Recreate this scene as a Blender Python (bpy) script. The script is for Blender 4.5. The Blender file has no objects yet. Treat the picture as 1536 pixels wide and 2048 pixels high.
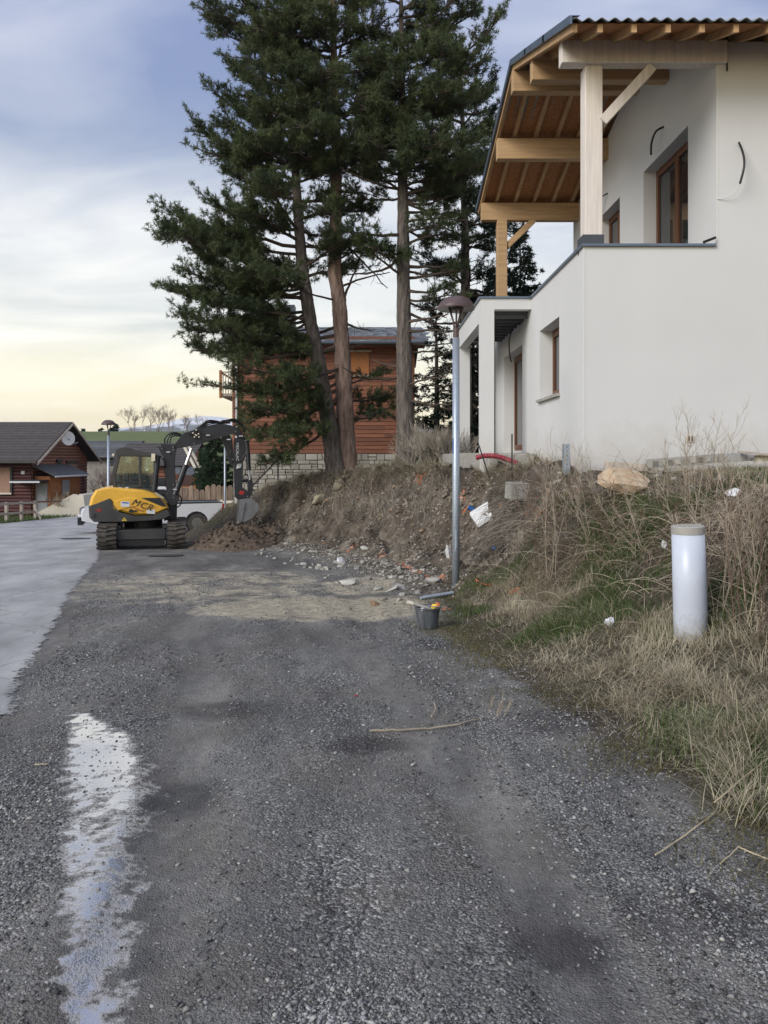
import bpy, bmesh, math, random
import numpy as np
from mathutils import Vector, Matrix, Euler
random.seed(7); RNG = np.random.default_rng(11)
SC = bpy.context.scene
COL = SC.collection
PI = math.pi
# ------------------------------------------------------------------ camera
F = 1540.0; CU = 738.0; CV = 920.0; EYE = 1.6
cd = bpy.data.cameras.new('camera'); cam = bpy.data.objects.new('camera', cd); COL.objects.link(cam)
cam.location = (0, 0, EYE); cam.rotation_euler = (PI/2, 0, 0)
cd.sensor_fit = 'VERTICAL'; cd.sensor_height = 24.0; cd.lens = 24.0*F/2048
cd.shift_x = (768-CU)/2048; cd.shift_y = -(1024-CV)/2048
cd.clip_start = 0.05; cd.clip_end = 12000
SC.camera = cam
# ------------------------------------------------------------------ sky, sun, exposure
SUN_EL = math.radians(30); SUN_AZ = math.radians(227)      # azimuth from +Y, clockwise: behind the camera, left
w = bpy.data.worlds.new('World'); SC.world = w; w.use_nodes = True
nt = w.node_tree; nt.nodes.clear()
def N(t, typ, **kw):
    n = t.nodes.new(typ)
    for k, v in kw.items(): setattr(n, k, v)
    return n
def setin(n, **kw):
    for k, v in kw.items(): n.inputs[k.replace('_', ' ')].default_value = v
out = N(nt, 'ShaderNodeOutputWorld'); bg = N(nt, 'ShaderNodeBackground'); bg.inputs[1].default_value = 0.1
sky = N(nt, 'ShaderNodeTexSky', sky_type='NISHITA', sun_disc=False)
sky.sun_elevation = SUN_EL; sky.sun_rotation = SUN_AZ; sky.altitude = 1500; sky.dust_density = 2.0
tc = N(nt, 'ShaderNodeTexCoord'); sep = N(nt, 'ShaderNodeSeparateXYZ'); nt.links.new(tc.outputs['Generated'], sep.inputs[0])
# thin cloud sheet: project the view direction on a plane overhead so that clouds flatten towards the horizon
zz = N(nt, 'ShaderNodeMath', operation='MAXIMUM'); nt.links.new(sep.outputs[2], zz.inputs[0]); zz.inputs[1].default_value = 0.0
za = N(nt, 'ShaderNodeMath', operation='ADD'); nt.links.new(zz.outputs[0], za.inputs[0]); za.inputs[1].default_value = 0.22
dv = N(nt, 'ShaderNodeVectorMath', operation='DIVIDE'); nt.links.new(tc.outputs['Generated'], dv.inputs[0])
cz = N(nt, 'ShaderNodeCombineXYZ')
for i in range(3): nt.links.new(za.outputs[0], cz.inputs[i])
nt.links.new(cz.outputs[0], dv.inputs[1])
mp = N(nt, 'ShaderNodeMapping'); mp.inputs['Scale'].default_value = (0.7, 1.3, 0.15); mp.inputs['Location'].default_value = (4.4, 4.4, 0.0)
mp.inputs['Rotation'].default_value = (0, 0, 0.2)
nt.links.new(dv.outputs[0], mp.inputs[0])
cn = N(nt, 'ShaderNodeTexNoise'); setin(cn, Scale=1.9, Detail=9.0, Roughness=0.52, Distortion=0.6)
nt.links.new(mp.outputs[0], cn.inputs['Vector'])
cr = N(nt, 'ShaderNodeValToRGB'); cr.color_ramp.elements[0].position = 0.38; cr.color_ramp.elements[1].position = 0.70
cr.color_ramp.elements[0].color = (0.0,)*3+(1,); cr.color_ramp.elements[1].color = (1.0,)*3+(1,)
nt.links.new(cn.outputs['Fac'], cr.inputs[0])
# sheet colour by height above the horizon: warm low, pale grey, then lavender blue aloft
er = N(nt, 'ShaderNodeValToRGB'); e = er.color_ramp
stops = [(0.0, (0.98, 0.76, 0.40)), (0.045, (1.05, 0.87, 0.48)), (0.10, (0.95, 0.86, 0.58)), (0.17, (0.60, 0.62, 0.58)), (0.27, (0.39, 0.445, 0.53)), (0.43, (0.215, 0.27, 0.44)), (0.60, (0.20, 0.25, 0.45)), (1.0, (0.45, 0.50, 0.66))]
while len(e.elements) < len(stops): e.elements.new(0.5)
for el, (p, c) in zip(e.elements, stops): el.position = p; el.color = (c[0], c[1], c[2], 1)
nt.links.new(sep.outputs[2], er.inputs[0])
er2 = N(nt, 'ShaderNodeValToRGB'); e = er2.color_ramp
stops = [(0.0, (1.0, 0.80, 0.50)), (0.06, (1.1, 0.98, 0.70)), (0.16, (0.98, 0.95, 0.85)), (0.34, (0.66, 0.675, 0.71)), (0.6, (0.36, 0.41, 0.58)), (1.0, (0.85, 0.86, 0.92))]
while len(e.elements) < len(stops): e.elements.new(0.5)
for el, (p, c) in zip(e.elements, stops): el.position = p; el.color = (c[0], c[1], c[2], 1)
nt.links.new(sep.outputs[2], er2.inputs[0])
cm = N(nt, 'ShaderNodeMix', data_type='RGBA'); nt.links.new(cr.outputs[0], cm.inputs[0]); nt.links.new(er.outputs[0], cm.inputs[6]); nt.links.new(er2.outputs[0], cm.inputs[7])
c10 = N(nt, 'ShaderNodeVectorMath', operation='SCALE'); nt.links.new(cm.outputs[2], c10.inputs[0]); c10.inputs[3].default_value = 10.0
mx = N(nt, 'ShaderNodeMix', data_type='RGBA'); mx.inputs[0].default_value = 0.86
nt.links.new(sky.outputs[0], mx.inputs[6]); nt.links.new(c10.outputs[0], mx.inputs[7])
nt.links.new(mx.outputs[2], bg.inputs[0]); nt.links.new(bg.outputs[0], out.inputs[0])
sl = bpy.data.lights.new('sun', 'SUN'); so = bpy.data.objects.new('sun', sl); COL.objects.link(so)  # soft lamp added behind the camera for the house walls; true glow is ahead
sl.energy = 2.0; sl.angle = math.radians(30); sl.color = (1.0, 0.96, 0.905)
sdir = Vector((math.sin(SUN_AZ)*math.cos(SUN_EL), math.cos(SUN_AZ)*math.cos(SUN_EL), math.sin(SUN_EL)))
so.rotation_euler = sdir.to_track_quat('Z', 'Y').to_euler(); so.location = sdir*60
SC.view_settings.view_transform = 'Standard'; SC.view_settings.look = 'None'; SC.view_settings.exposure = 0.50; SC.view_settings.gamma = 1.0
SC.cycles.max_bounces = 6; SC.cycles.transparent_max_bounces = 12; SC.cycles.use_denoising = True
SC.cycles.caustics_reflective = False; SC.cycles.caustics_refractive = False
# ------------------------------------------------------------------ helpers
LOC = {}
def P(u, v, D): return Vector(((u-CU)/F*D, D, EYE+(CV-v)/F*D))
def tag(o, label=None, cat=None, group=None, kind=None):
    if label: o['label'] = label
    if cat: o['category'] = cat
    if group: o['group'] = group
    if kind: o['kind'] = kind
    return o
def thing(name, label, cat, loc=(0, 0, 0), rz=0.0, group=None, parent=None):
    o = bpy.data.objects.new(name, None); COL.objects.link(o); o.location = loc; o.rotation_euler = (0, 0, rz)
    o.empty_display_size = 0.2; LOC[o] = Vector(loc)
    return tag(o, label, cat, group)
def copy_tree(o, parent=None):
    c = o.copy(); COL.objects.link(c); c.parent = parent
    if o in LOC: LOC[c] = LOC[o].copy()
    for ch in list(o.children): copy_tree(ch, c)
    return c
class MB:
    def __init__(s): s.v = []; s.f = []
    def add(s, vs, fs):
        b = len(s.v); s.v.extend([tuple(p) for p in vs]); s.f.extend([tuple(b+i for i in f) for f in fs]); return s
    def box(s, x0, x1, y0, y1, z0, z1):
        return s.add([(x0,y0,z0),(x1,y0,z0),(x1,y1,z0),(x0,y1,z0),(x0,y0,z1),(x1,y0,z1),(x1,y1,z1),(x0,y1,z1)],
                     [(3,2,1,0),(4,5,6,7),(0,1,5,4),(1,2,6,5),(2,3,7,6),(3,0,4,7)])
    def obox(s, c, ax, ay, az):       # oriented box: centre and three half-extent vectors
        c, ax, ay, az = Vector(c), Vector(ax), Vector(ay), Vector(az)
        vs = [c+ax*i+ay*j+az*k for k in (-1,1) for i, j in ((-1,-1),(1,-1),(1,1),(-1,1))]
        return s.add(vs, [(3,2,1,0),(4,5,6,7),(0,1,5,4),(1,2,6,5),(2,3,7,6),(3,0,4,7)])
    def beam(s, a, b, wd, hd, up=(0,0,1)):
        a, b = Vector(a), Vector(b); d = (b-a); L = d.length; d.normalize()
        sd = d.cross(Vector(up)).normalized(); u2 = sd.cross(d).normalized()
        return s.obox((a+b)/2, d*L/2, sd*wd/2, u2*hd/2)
    def prism(s, poly, y0, y1, ax='y', inset=0.0):   # polygon in (a,b) extruded along an axis; ax='y': (x,z)
        n = len(poly)
        def pt(p, t): return (p[0], t, p[1]) if ax == 'y' else ((t, p[0], p[1]) if ax == 'x' else (p[0], p[1], t))
        if inset:
            cx = sum(p[0] for p in poly)/n; cy = sum(p[1] for p in poly)/n
            sm = []
            for p in poly:
                d = math.hypot(p[0]-cx, p[1]-cy) or 1; k = max(0, 1-inset/d); sm.append((cx+(p[0]-cx)*k, cy+(p[1]-cy)*k))
            t = inset if y1 > y0 else -inset
            rings = [(sm, y0), (poly, y0+t), (poly, y1-t), (sm, y1)]
        else: rings = [(poly, y0), (poly, y1)]
        vs = [pt(p, t) for pl, t in rings for p in pl]; fs = []
        for r in range(len(rings)-1):
            for i in range(n): j = (i+1) % n; fs.append((r*n+i, r*n+j, (r+1)*n+j, (r+1)*n+i))
        fs.append(tuple(range(n))[::-1]); fs.append(tuple((len(rings)-1)*n+i for i in range(n)))
        return s.add(vs, fs)
    def tube(s, pts, r, n=6, cap=True):
        pts = [Vector(p) for p in pts]; m = len(pts)
        if not isinstance(r, (list, tuple)): r = [r]*m
        vs = []; prev = None
        for i, p in enumerate(pts):
            d = (pts[min(i+1, m-1)]-pts[max(i-1, 0)]);
            if d.length < 1e-9: d = Vector((0,0,1))
            d.normalize()
            if prev is None:
                a = d.orthogonal().normalized()
            else:
                a = prev-d*prev.dot(d)
                if a.length < 1e-6: a = d.orthogonal()
                a.normalize()
            prev = a; b = d.cross(a)
            for k in range(n):
                t = 2*PI*k/n; vs.append(p+(a*math.cos(t)+b*math.sin(t))*r[i])
        fs = [(i*n+k, i*n+(k+1)%n, (i+1)*n+(k+1)%n, (i+1)*n+k) for i in range(m-1) for k in range(n)]
        if cap: fs.append(tuple(range(n))[::-1]); fs.append(tuple((m-1)*n+k for k in range(n)))
        return s.add(vs, fs)
    def lathe(s, c, prof, n=24, cap=True):       # profile [(r,z)] about a vertical axis at c
        c = Vector(c); vs = [c+Vector((r*math.cos(2*PI*k/n), r*math.sin(2*PI*k/n), z)) for r, z in prof for k in range(n)]; m = len(prof)
        fs = [(i*n+k, i*n+(k+1)%n, (i+1)*n+(k+1)%n, (i+1)*n+k) for i in range(m-1) for k in range(n)]
        if cap: fs.append(tuple(range(n))[::-1]); fs.append(tuple((m-1)*n+k for k in range(n)))
        return s.add(vs, fs)
    def disc(s, c, axis, r, th, n=16):
        c = Vector(c); axis = Vector(axis).normalized(); return s.tube([c-axis*th/2, c+axis*th/2], r, n)
    def build(s, name, m, parent=None, local=False, smooth=False, bevel=0.0, off=None, kind=None):
        me = bpy.data.meshes.new(name)
        o3 = Vector((0,0,0))
        if parent is not None and not local: o3 = LOC[parent]
        if off is not None: o3 = Vector(off)
        me.from_pydata([(p[0]-o3[0], p[1]-o3[1], p[2]-o3[2]) for p in s.v], [], s.f); me.update()
        bm = bmesh.new(); bm.from_mesh(me); bmesh.ops.recalc_face_normals(bm, faces=bm.faces)
        if bevel: bmesh.ops.bevel(bm, geom=bm.edges[:], offset=bevel, segments=1, affect='EDGES', profile=0.7, clamp_overlap=True)
        bm.to_mesh(me); bm.free()
        return mesh_obj(name, me, m, parent, smooth, o3, kind)
def mesh_obj(name, me, m, parent=None, smooth=False, o3=(0,0,0), kind=None):
    if m is not None: me.materials.append(M[m] if isinstance(m, str) else m)
    if smooth: me.polygons.foreach_set('use_smooth', [True]*len(me.polygons)); 
    o = bpy.data.objects.new(name, me); COL.objects.link(o)
    if parent is not None: o.parent = parent; LOC[o] = Vector(o3)
    else:
        LOC[o] = Vector(o3); o.location = o3
    if kind: o['kind'] = kind
    return o
def np_mesh(name, V, T, m, parent=None, kind=None, smooth=False):
    me = bpy.data.meshes.new(name); V = np.asarray(V, np.float32); T = np.asarray(T, np.int32); k = T.shape[1]
    me.vertices.add(len(V)); me.vertices.foreach_set('co', V.ravel())
    me.loops.add(T.size); me.loops.foreach_set('vertex_index', T.ravel())
    me.polygons.add(len(T)); me.polygons.foreach_set('loop_start', np.arange(0, T.size, k, dtype=np.int32)); me.polygons.foreach_set('loop_total', np.full(len(T), k, np.int32))
    me.update(calc_edges=True); me.validate()
    return mesh_obj(name, me, m, parent, smooth, (0,0,0), kind)
def text_obj(name, s, size, m, parent, loc, rot, ext=0.003, shear=0.0, align='CENTER', space=1.0):
    cu = bpy.data.curves.new(name, 'FONT'); cu.body = s; cu.size = size; cu.extrude = ext; cu.shear = shear; cu.align_x = align; cu.align_y = 'CENTER'; cu.space_character = space
    cu.resolution_u = 2
    t = bpy.data.objects.new(name+'_tmp', cu); COL.objects.link(t)
    dg = bpy.context.evaluated_depsgraph_get(); me = bpy.data.meshes.new_from_object(t.evaluated_get(dg)); bpy.data.objects.remove(t); bpy.data.curves.remove(cu)
    me.materials.clear(); me.name = name
    o = mesh_obj(name, me, m, parent); o.location = loc; o.rotation_euler = rot
    return o
# ------------------------------------------------------------------ numpy noise
def _h(ix, iy, s):
    n = (ix.astype(np.int64)*374761393 + iy.astype(np.int64)*668265263 + s*144665) & 0xffffffff
    n = ((n ^ (n >> 13))*1274126177) & 0xffffffff
    return ((n ^ (n >> 16)) & 0xffff)/65535.0
def vnoise(x, y, s=0):
    x = np.asarray(x, float); y = np.asarray(y, float)
    ix = np.floor(x); iy = np.floor(y); fx = x-ix; fy = y-iy; fx = fx*fx*(3-2*fx); fy = fy*fy*(3-2*fy)
    a = _h(ix, iy, s); b = _h(ix+1, iy, s); c = _h(ix, iy+1, s); d = _h(ix+1, iy+1, s)
    return (a*(1-fx)+b*fx)*(1-fy)+(c*(1-fx)+d*fx)*fy
def fbm(x, y, s=0, o=4):
    t = 0; a = 0.5
    for i in range(o): t = t+a*vnoise(np.asarray(x)*2**i, np.asarray(y)*2**i, s+i*17); a *= 0.5
    return t/(1-0.5**o)
def sstep(a, b, x): t = np.clip((np.asarray(x, float)-a)/(b-a), 0, 1); return t*t*(3-2*t)
# ------------------------------------------------------------------ materials
M = {}
def mat(name, col, rough=0.8, metal=0.0, var=0.15, scale=6.0, bump=0.0, bscale=60.0, stretch=(1,1,1), island=0.0, spec=0.5, col2=None, trans=0.0, coat=0.0, detail=5.0, world=False, bdist=0.02):
    m = bpy.data.materials.new(name); m.use_nodes = True; t = m.node_tree; b = t.nodes['Principled BSDF']
    b.inputs['Roughness'].default_value = rough; b.inputs['Metallic'].default_value = metal; b.inputs['Specular IOR Level'].default_value = spec
    if coat: b.inputs['Coat Weight'].default_value = coat; b.inputs['Coat Roughness'].default_value = 0.12
    tx = N(t, 'ShaderNodeTexCoord'); mp = N(t, 'ShaderNodeMapping'); mp.inputs['Scale'].default_value = stretch
    if world:
        ge = N(t, 'ShaderNodeNewGeometry'); t.links.new(ge.outputs['Position'], mp.inputs[0])
    else: t.links.new(tx.outputs['Object'], mp.inputs[0])
    nz = N(t, 'ShaderNodeTexNoise'); setin(nz, Scale=scale, Detail=detail, Roughness=0.6); t.links.new(mp.outputs[0], nz.inputs['Vector'])
    rp = N(t, 'ShaderNodeValToRGB'); rp.color_ramp.elements[0].position = 0.3; rp.color_ramp.elements[1].position = 0.7
    c2 = col2 or tuple(min(1, c*(1+var)) for c in col); c1 = tuple(c*(1-var) for c in col) if col2 is None else col
    rp.color_ramp.elements[0].color = (*c1, 1); rp.color_ramp.elements[1].color = (*c2, 1)
    t.links.new(nz.outputs['Fac'], rp.inputs[0]); last = rp.outputs[0]
    if island:
        ge2 = N(t, 'ShaderNodeNewGeometry'); oi = N(t, 'ShaderNodeObjectInfo')
        ad = N(t, 'ShaderNodeMath', operation='ADD'); t.links.new(ge2.outputs['Random Per Island'], ad.inputs[0]); t.links.new(oi.outputs['Random'], ad.inputs[1])
        fr = N(t, 'ShaderNodeMath', operation='FRACT'); t.links.new(ad.outputs[0], fr.inputs[0])
        mr = N(t, 'ShaderNodeMapRange'); mr.inputs[3].default_value = 1-island; mr.inputs[4].default_value = 1+island; t.links.new(fr.outputs[0], mr.inputs[0])
        vm = N(t, 'ShaderNodeVectorMath', operation='SCALE'); t.links.new(last, vm.inputs[0]); t.links.new(mr.outputs[0], vm.inputs[3]); last = vm.outputs[0]
    t.links.new(last, b.inputs['Base Color'])
    if trans: b.inputs['Transmission Weight'].default_value = trans
    if bump:
        n2 = N(t, 'ShaderNodeTexNoise'); setin(n2, Scale=bscale, Detail=4.0, Roughness=0.65); t.links.new(mp.outputs[0], n2.inputs['Vector'])
        bp = N(t, 'ShaderNodeBump'); bp.inputs['Strength'].default_value = bump; bp.inputs['Distance'].default_value = bdist
        t.links.new(n2.outputs['Fac'], bp.inputs['Height']); t.links.new(bp.outputs[0], b.inputs['Normal'])
    M[name] = m; return m
def leafmat(name, col, col2, island=0.35, back=0.35):
    m = mat(name, col, 0.6, var=0.2, col2=col2, scale=1.3, island=island, spec=0.25, world=True)
    t = m.node_tree; b = t.nodes['Principled BSDF']; o = t.nodes['Material Output']
    tl = N(t, 'ShaderNodeBsdfTranslucent'); mxs = N(t, 'ShaderNodeMixShader'); mxs.inputs[0].default_value = back
    src = b.inputs['Base Color'].links[0].from_socket; t.links.new(src, tl.inputs[0])
    t.links.new(b.outputs[0], mxs.inputs[1]); t.links.new(tl.outputs[0], mxs.inputs[2]); t.links.new(mxs.outputs[0], o.inputs[0])
def glassmat(name, tint, fac=0.12):
    m = bpy.data.materials.new(name); m.use_nodes = True; t = m.node_tree; t.nodes.clear()
    o = N(t, 'ShaderNodeOutputMaterial'); tr = N(t, 'ShaderNodeBsdfTransparent'); tr.inputs[0].default_value = (*tint, 1)
    gl = N(t, 'ShaderNodeBsdfGlossy'); gl.inputs['Roughness'].default_value = 0.03
    fr = N(t, 'ShaderNodeFresnel'); fr.inputs[0].default_value = 1.5
    ad = N(t, 'ShaderNodeMath', operation='ADD'); ad.inputs[1].default_value = fac; t.links.new(fr.outputs[0], ad.inputs[0])
    mxs = N(t, 'ShaderNodeMixShader'); t.links.new(ad.outputs[0], mxs.inputs[0]); t.links.new(tr.outputs[0], mxs.inputs[1]); t.links.new(gl.outputs[0], mxs.inputs[2]); t.links.new(mxs.outputs[0], o.inputs[0])
    M[name] = m
mat('render_white', (0.635, 0.64, 0.635), 0.92, var=0.035, scale=0.7, bump=0.12, bscale=140, spec=0.2, detail=8)
m = M['render_white']; t = m.node_tree; b = t.nodes['Principled BSDF']; src = b.inputs['Base Color'].links[0].from_socket
gg = N(t, 'ShaderNodeNewGeometry'); sx = N(t, 'ShaderNodeSeparateXYZ'); t.links.new(gg.outputs['Position'], sx.inputs[0])
nn = N(t, 'ShaderNodeTexNoise'); setin(nn, Scale=2.6, Detail=9.0, Roughness=0.7); t.links.new(gg.outputs['Position'], nn.inputs['Vector'])
ma = N(t, 'ShaderNodeMath', operation='MULTIPLY_ADD'); t.links.new(nn.outputs['Fac'], ma.inputs[0]); ma.inputs[1].default_value = 1.5; t.links.new(sx.outputs[2], ma.inputs[2])
rr_ = N(t, 'ShaderNodeMapRange'); rr_.inputs[1].default_value = 2.15; rr_.inputs[2].default_value = 2.95; rr_.inputs[3].default_value = 0.42; rr_.inputs[4].default_value = 0.0; t.links.new(ma.outputs[0], rr_.inputs[0])
mm_ = N(t, 'ShaderNodeMix', data_type='RGBA'); t.links.new(rr_.outputs[0], mm_.inputs[0]); t.links.new(src, mm_.inputs[6]); mm_.inputs[7].default_value = (0.42, 0.37, 0.30, 1); t.links.new(mm_.outputs[2], b.inputs['Base Color'])
mat('wood_pale', (0.70, 0.645, 0.585), 0.7, var=0.12, scale=3, stretch=(6, 6, 0.5), bump=0.08, bscale=20, island=0.05)
mat('wood_beam', (0.45, 0.295, 0.155), 0.65, var=0.18, scale=3, stretch=(0.5, 6, 6), bump=0.08, bscale=20, island=0.1)
mat('wood_rafter', (0.44, 0.28, 0.14), 0.7, var=0.2, scale=3, stretch=(6, 0.5, 6), island=0.12)
mat('osb', (0.24, 0.088, 0.026), 0.75, col2=(0.46, 0.215, 0.075), scale=16, stretch=(1, 2.4, 1), detail=2, bump=0.3, bscale=30)
mat('metal_dark', (0.055, 0.065, 0.08), 0.45, metal=0.0, var=0.1)
mat('flashing', (0.13, 0.17, 0.23), 0.35, metal=0.3, var=0.12, scale=2)
mat('fibre_sheet', (0.19, 0.20, 0.19), 0.85, var=0.2, scale=4, bump=0.1)
mat('frame_brown', (0.13, 0.052, 0.022), 0.45, var=0.15, scale=5, stretch=(8, 8, 0.6))
mat('glass_dark', (0.025, 0.028, 0.03), 0.04, var=0.3, scale=0.8, spec=0.9)
mat('galv', (0.36, 0.41, 0.47), 0.45, metal=0.55, var=0.14, scale=30, bump=0.03, bscale=50)
mat('lamp_brown', (0.085, 0.055, 0.055), 0.45, var=0.15, scale=6)
mat('lamp_lens', (0.45, 0.45, 0.46), 0.3, var=0.1)
mat('concrete', (0.34, 0.33, 0.30), 0.92, var=0.2, scale=5, bump=0.3, bscale=60)
mat('steel_deck', (0.10, 0.105, 0.11), 0.5, metal=0.4, var=0.3, scale=8)
mat('black_plastic', (0.012, 0.012, 0.014), 0.45, var=0.2)
mat('white_cable', (0.7, 0.7, 0.68), 0.5, var=0.05)
mat('exc_yellow', (0.66, 0.35, 0.035), 0.36, col2=(0.82, 0.48, 0.05), scale=3.5, coat=0.2, spec=0.5, detail=10)
mat('exc_grey', (0.030, 0.031, 0.035), 0.42, col2=(0.062, 0.059, 0.056), scale=2.5, bump=0.03, bscale=30, detail=10)
mat('exc_black', (0.014, 0.015, 0.018), 0.5, var=0.3, scale=5)
mat('exc_boom', (0.020, 0.022, 0.028), 0.42, var=0.2, scale=4)
mat('rubber', (0.028, 0.027, 0.027), 0.85, col2=(0.105, 0.09, 0.072), scale=5, bump=0.2, bscale=40, detail=9, world=True)
mat('hose', (0.01, 0.01, 0.011), 0.4, var=0.2)
mat('chrome', (0.62, 0.63, 0.65), 0.2, metal=0.9, var=0.08)
mat('bucket_steel', (0.20, 0.205, 0.215), 0.42, metal=0.35, var=0.25, scale=5, bump=0.06)
mat('red_paint', (0.42, 0.02, 0.025), 0.4, var=0.1)
mat('decal_white', (0.62, 0.64, 0.66), 0.5, var=0.12, scale=30)
mat('decal_yellow', (0.75, 0.55, 0.04), 0.5, var=0.05)
mat('blue_paint', (0.03, 0.12, 0.35), 0.5, var=0.1)
glassmat('cab_glass', (0.84, 0.93, 0.89), 0.05)
glassmat('car_glass', (0.30, 0.36, 0.36), 0.08)
mat('car_white', (0.72, 0.73, 0.75), 0.25, var=0.02, coat=0.4)
mat('tail_red', (0.35, 0.012, 0.015), 0.25, var=0.1)
mat('headlamp', (0.5, 0.52, 0.55), 0.12, var=0.2, scale=20)
mat('log_brown', (0.215, 0.09, 0.055), 0.75, var=0.28, scale=3, stretch=(0.6, 0.6, 6), island=0.2, bump=0.08)
mat('log_dark', (0.085, 0.028, 0.026), 0.7, var=0.22, scale=3, stretch=(0.5, 5, 5), island=0.18)
mat('board_red', (0.215, 0.085, 0.048), 0.72, var=0.28, scale=2.2, stretch=(0.35, 5, 6), island=0.22, bump=0.06)
mat('wood_orange', (0.34, 0.13, 0.04), 0.7, var=0.2, scale=3, stretch=(0.5, 0.5, 5), island=0.15)
mat('wood_weather', (0.40, 0.35, 0.29), 0.85, var=0.25, scale=4, stretch=(2, 2, 0.6), island=0.2, bump=0.15)
mat('palisade_wood', (0.12, 0.085, 0.06), 0.85, col2=(0.27, 0.20, 0.145), scale=5, stretch=(2, 2, 0.4), island=0.25)
mat('tile_dark', (0.060, 0.052, 0.050), 0.7, var=0.25, scale=3, island=0.15)
mat('slate', (0.15, 0.165, 0.185), 0.6, var=0.3, scale=4, island=0.35)
mat('slate_far', (0.085, 0.090, 0.095), 0.6, var=0.3, scale=4, island=0.25)
mat('stone_block', (0.27, 0.245, 0.205), 0.9, col2=(0.44, 0.42, 0.37), scale=0.9, island=0.32, bump=0.3, bscale=14, world=True)
mat('mortar', (0.20, 0.185, 0.16), 0.95, var=0.15, bump=0.2)
mat('stone_far', (0.24, 0.22, 0.19), 0.95, col2=(0.42, 0.39, 0.34), scale=3.2, bump=0.5, bscale=6)
mat('shutter', (0.33, 0.20, 0.14), 0.7, var=0.1)
mat('door_grey', (0.28, 0.29, 0.30), 0.6, var=0.1)
mat('wall_cream', (0.62, 0.58, 0.48), 0.9, var=0.08, scale=2)
mat('dish_white', (0.7, 0.7, 0.68), 0.5, var=0.04)
mat('bin_green', (0.02, 0.06, 0.04), 0.5, var=0.1)
mat('pvc_white', (0.53, 0.575, 0.66), 0.34, var=0.06, scale=4, spec=0.5, detail=9)
m = M['pvc_white']; t = m.node_tree; b = t.nodes['Principled BSDF']; src = b.inputs['Base Color'].links[0].from_socket
to = N(t, 'ShaderNodeTexCoord'); sx = N(t, 'ShaderNodeSeparateXYZ'); t.links.new(to.outputs['Object'], sx.inputs[0]); nn = N(t, 'ShaderNodeTexNoise'); setin(nn, Scale=14.0, Detail=9.0, Roughness=0.7); t.links.new(to.outputs['Object'], nn.inputs['Vector'])
ma = N(t, 'ShaderNodeMath', operation='MULTIPLY_ADD'); t.links.new(nn.outputs['Fac'], ma.inputs[0]); ma.inputs[1].default_value = 0.5; t.links.new(sx.outputs[2], ma.inputs[2])
rr_ = N(t, 'ShaderNodeMapRange'); rr_.inputs[1].default_value = 0.20; rr_.inputs[2].default_value = 0.50; rr_.inputs[3].default_value = 0.7; rr_.inputs[4].default_value = 0.0; t.links.new(ma.outputs[0], rr_.inputs[0])
mm_ = N(t, 'ShaderNodeMix', data_type='RGBA'); t.links.new(rr_.outputs[0], mm_.inputs[0]); t.links.new(src, mm_.inputs[6]); mm_.inputs[7].default_value = (0.30, 0.27, 0.22, 1); t.links.new(mm_.outputs[2], b.inputs['Base Color'])
mat('pvc_grey', (0.34, 0.33, 0.30), 0.7, var=0.12)
mat('conduit_red', (0.27, 0.028, 0.05), 0.5, var=0.12, scale=10)
mat('bucket_black', (0.03, 0.035, 0.042), 0.6, var=0.2, col2=(0.13, 0.14, 0.15), scale=9, stretch=(2, 2, 0.5))
mat('orange_plastic', (0.62, 0.17, 0.06), 0.6, var=0.15)
mat('orange_spray', (0.48, 0.20, 0.11), 0.9, var=0.25, scale=30)
mat('yellow_plastic', (0.75, 0.50, 0.03), 0.6, var=0.15)
mat('rag', (0.62, 0.63, 0.63), 0.85, var=0.12, scale=9)
mat('plastic_bag', (0.72, 0.74, 0.78), 0.5, var=0.1, scale=12)
mat('straw', (0.50, 0.42, 0.27), 0.8, var=0.15, scale=20)
mat('boulder', (0.42, 0.28, 0.17), 0.92, col2=(0.54, 0.46, 0.33), scale=2.6, bump=0.7, bscale=12)
mat('rock_pale', (0.22, 0.21, 0.185), 0.92, col2=(0.42, 0.41, 0.37), scale=5, island=0.32, bump=0.5, bscale=22, world=True)
mat('rock_brown', (0.26, 0.17, 0.10), 0.92, col2=(0.34, 0.25, 0.17), scale=6, bump=0.5, bscale=25)
mat('ledge_rock', (0.22, 0.185, 0.12), 0.92, col2=(0.38, 0.34, 0.25), scale=3, bump=0.6, bscale=12, stretch=(1, 1, 3))
mat('soil_fresh', (0.062, 0.045, 0.032), 0.95, col2=(0.145, 0.108, 0.078), scale=7, bump=1.0, bscale=12, world=True, bdist=0.06, island=0.2)
mat('gravel_stone', (0.155, 0.155, 0.152), 0.65, var=0.3, scale=3, island=0.9, spec=0.4, world=True)
mat('rubble_grit', (0.27, 0.255, 0.225), 0.9, var=0.3, scale=3, island=0.6, world=True)
mat('bark_pine', (0.12, 0.078, 0.06), 0.95, col2=(0.40, 0.29, 0.235), scale=9, stretch=(1, 1, 0.22), bump=1.0, bscale=12, bdist=0.09)
mat('bark_grey', (0.06, 0.05, 0.045), 0.95, col2=(0.22, 0.19, 0.165), scale=11, stretch=(1, 1, 0.22), bump=1.0, bscale=14, bdist=0.09)
mat('twig', (0.075, 0.055, 0.042), 0.9, var=0.3, scale=2, island=0.3)
mat('twig_bare', (0.27, 0.215, 0.18), 0.9, var=0.2, scale=2, island=0.3)
leafmat('needle', (0.032, 0.052, 0.026), (0.125, 0.155, 0.065), 0.40, 0.30)
leafmat('needle_dark', (0.010, 0.024, 0.013), (0.026, 0.047, 0.020), 0.35, 0.25)
leafmat('needle_far', (0.018, 0.040, 0.020), (0.04, 0.07, 0.03), 0.35, 0.25)
leafmat('dry_blade', (0.30, 0.255, 0.165), (0.56, 0.50, 0.37), 0.40, 0.3)
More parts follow.
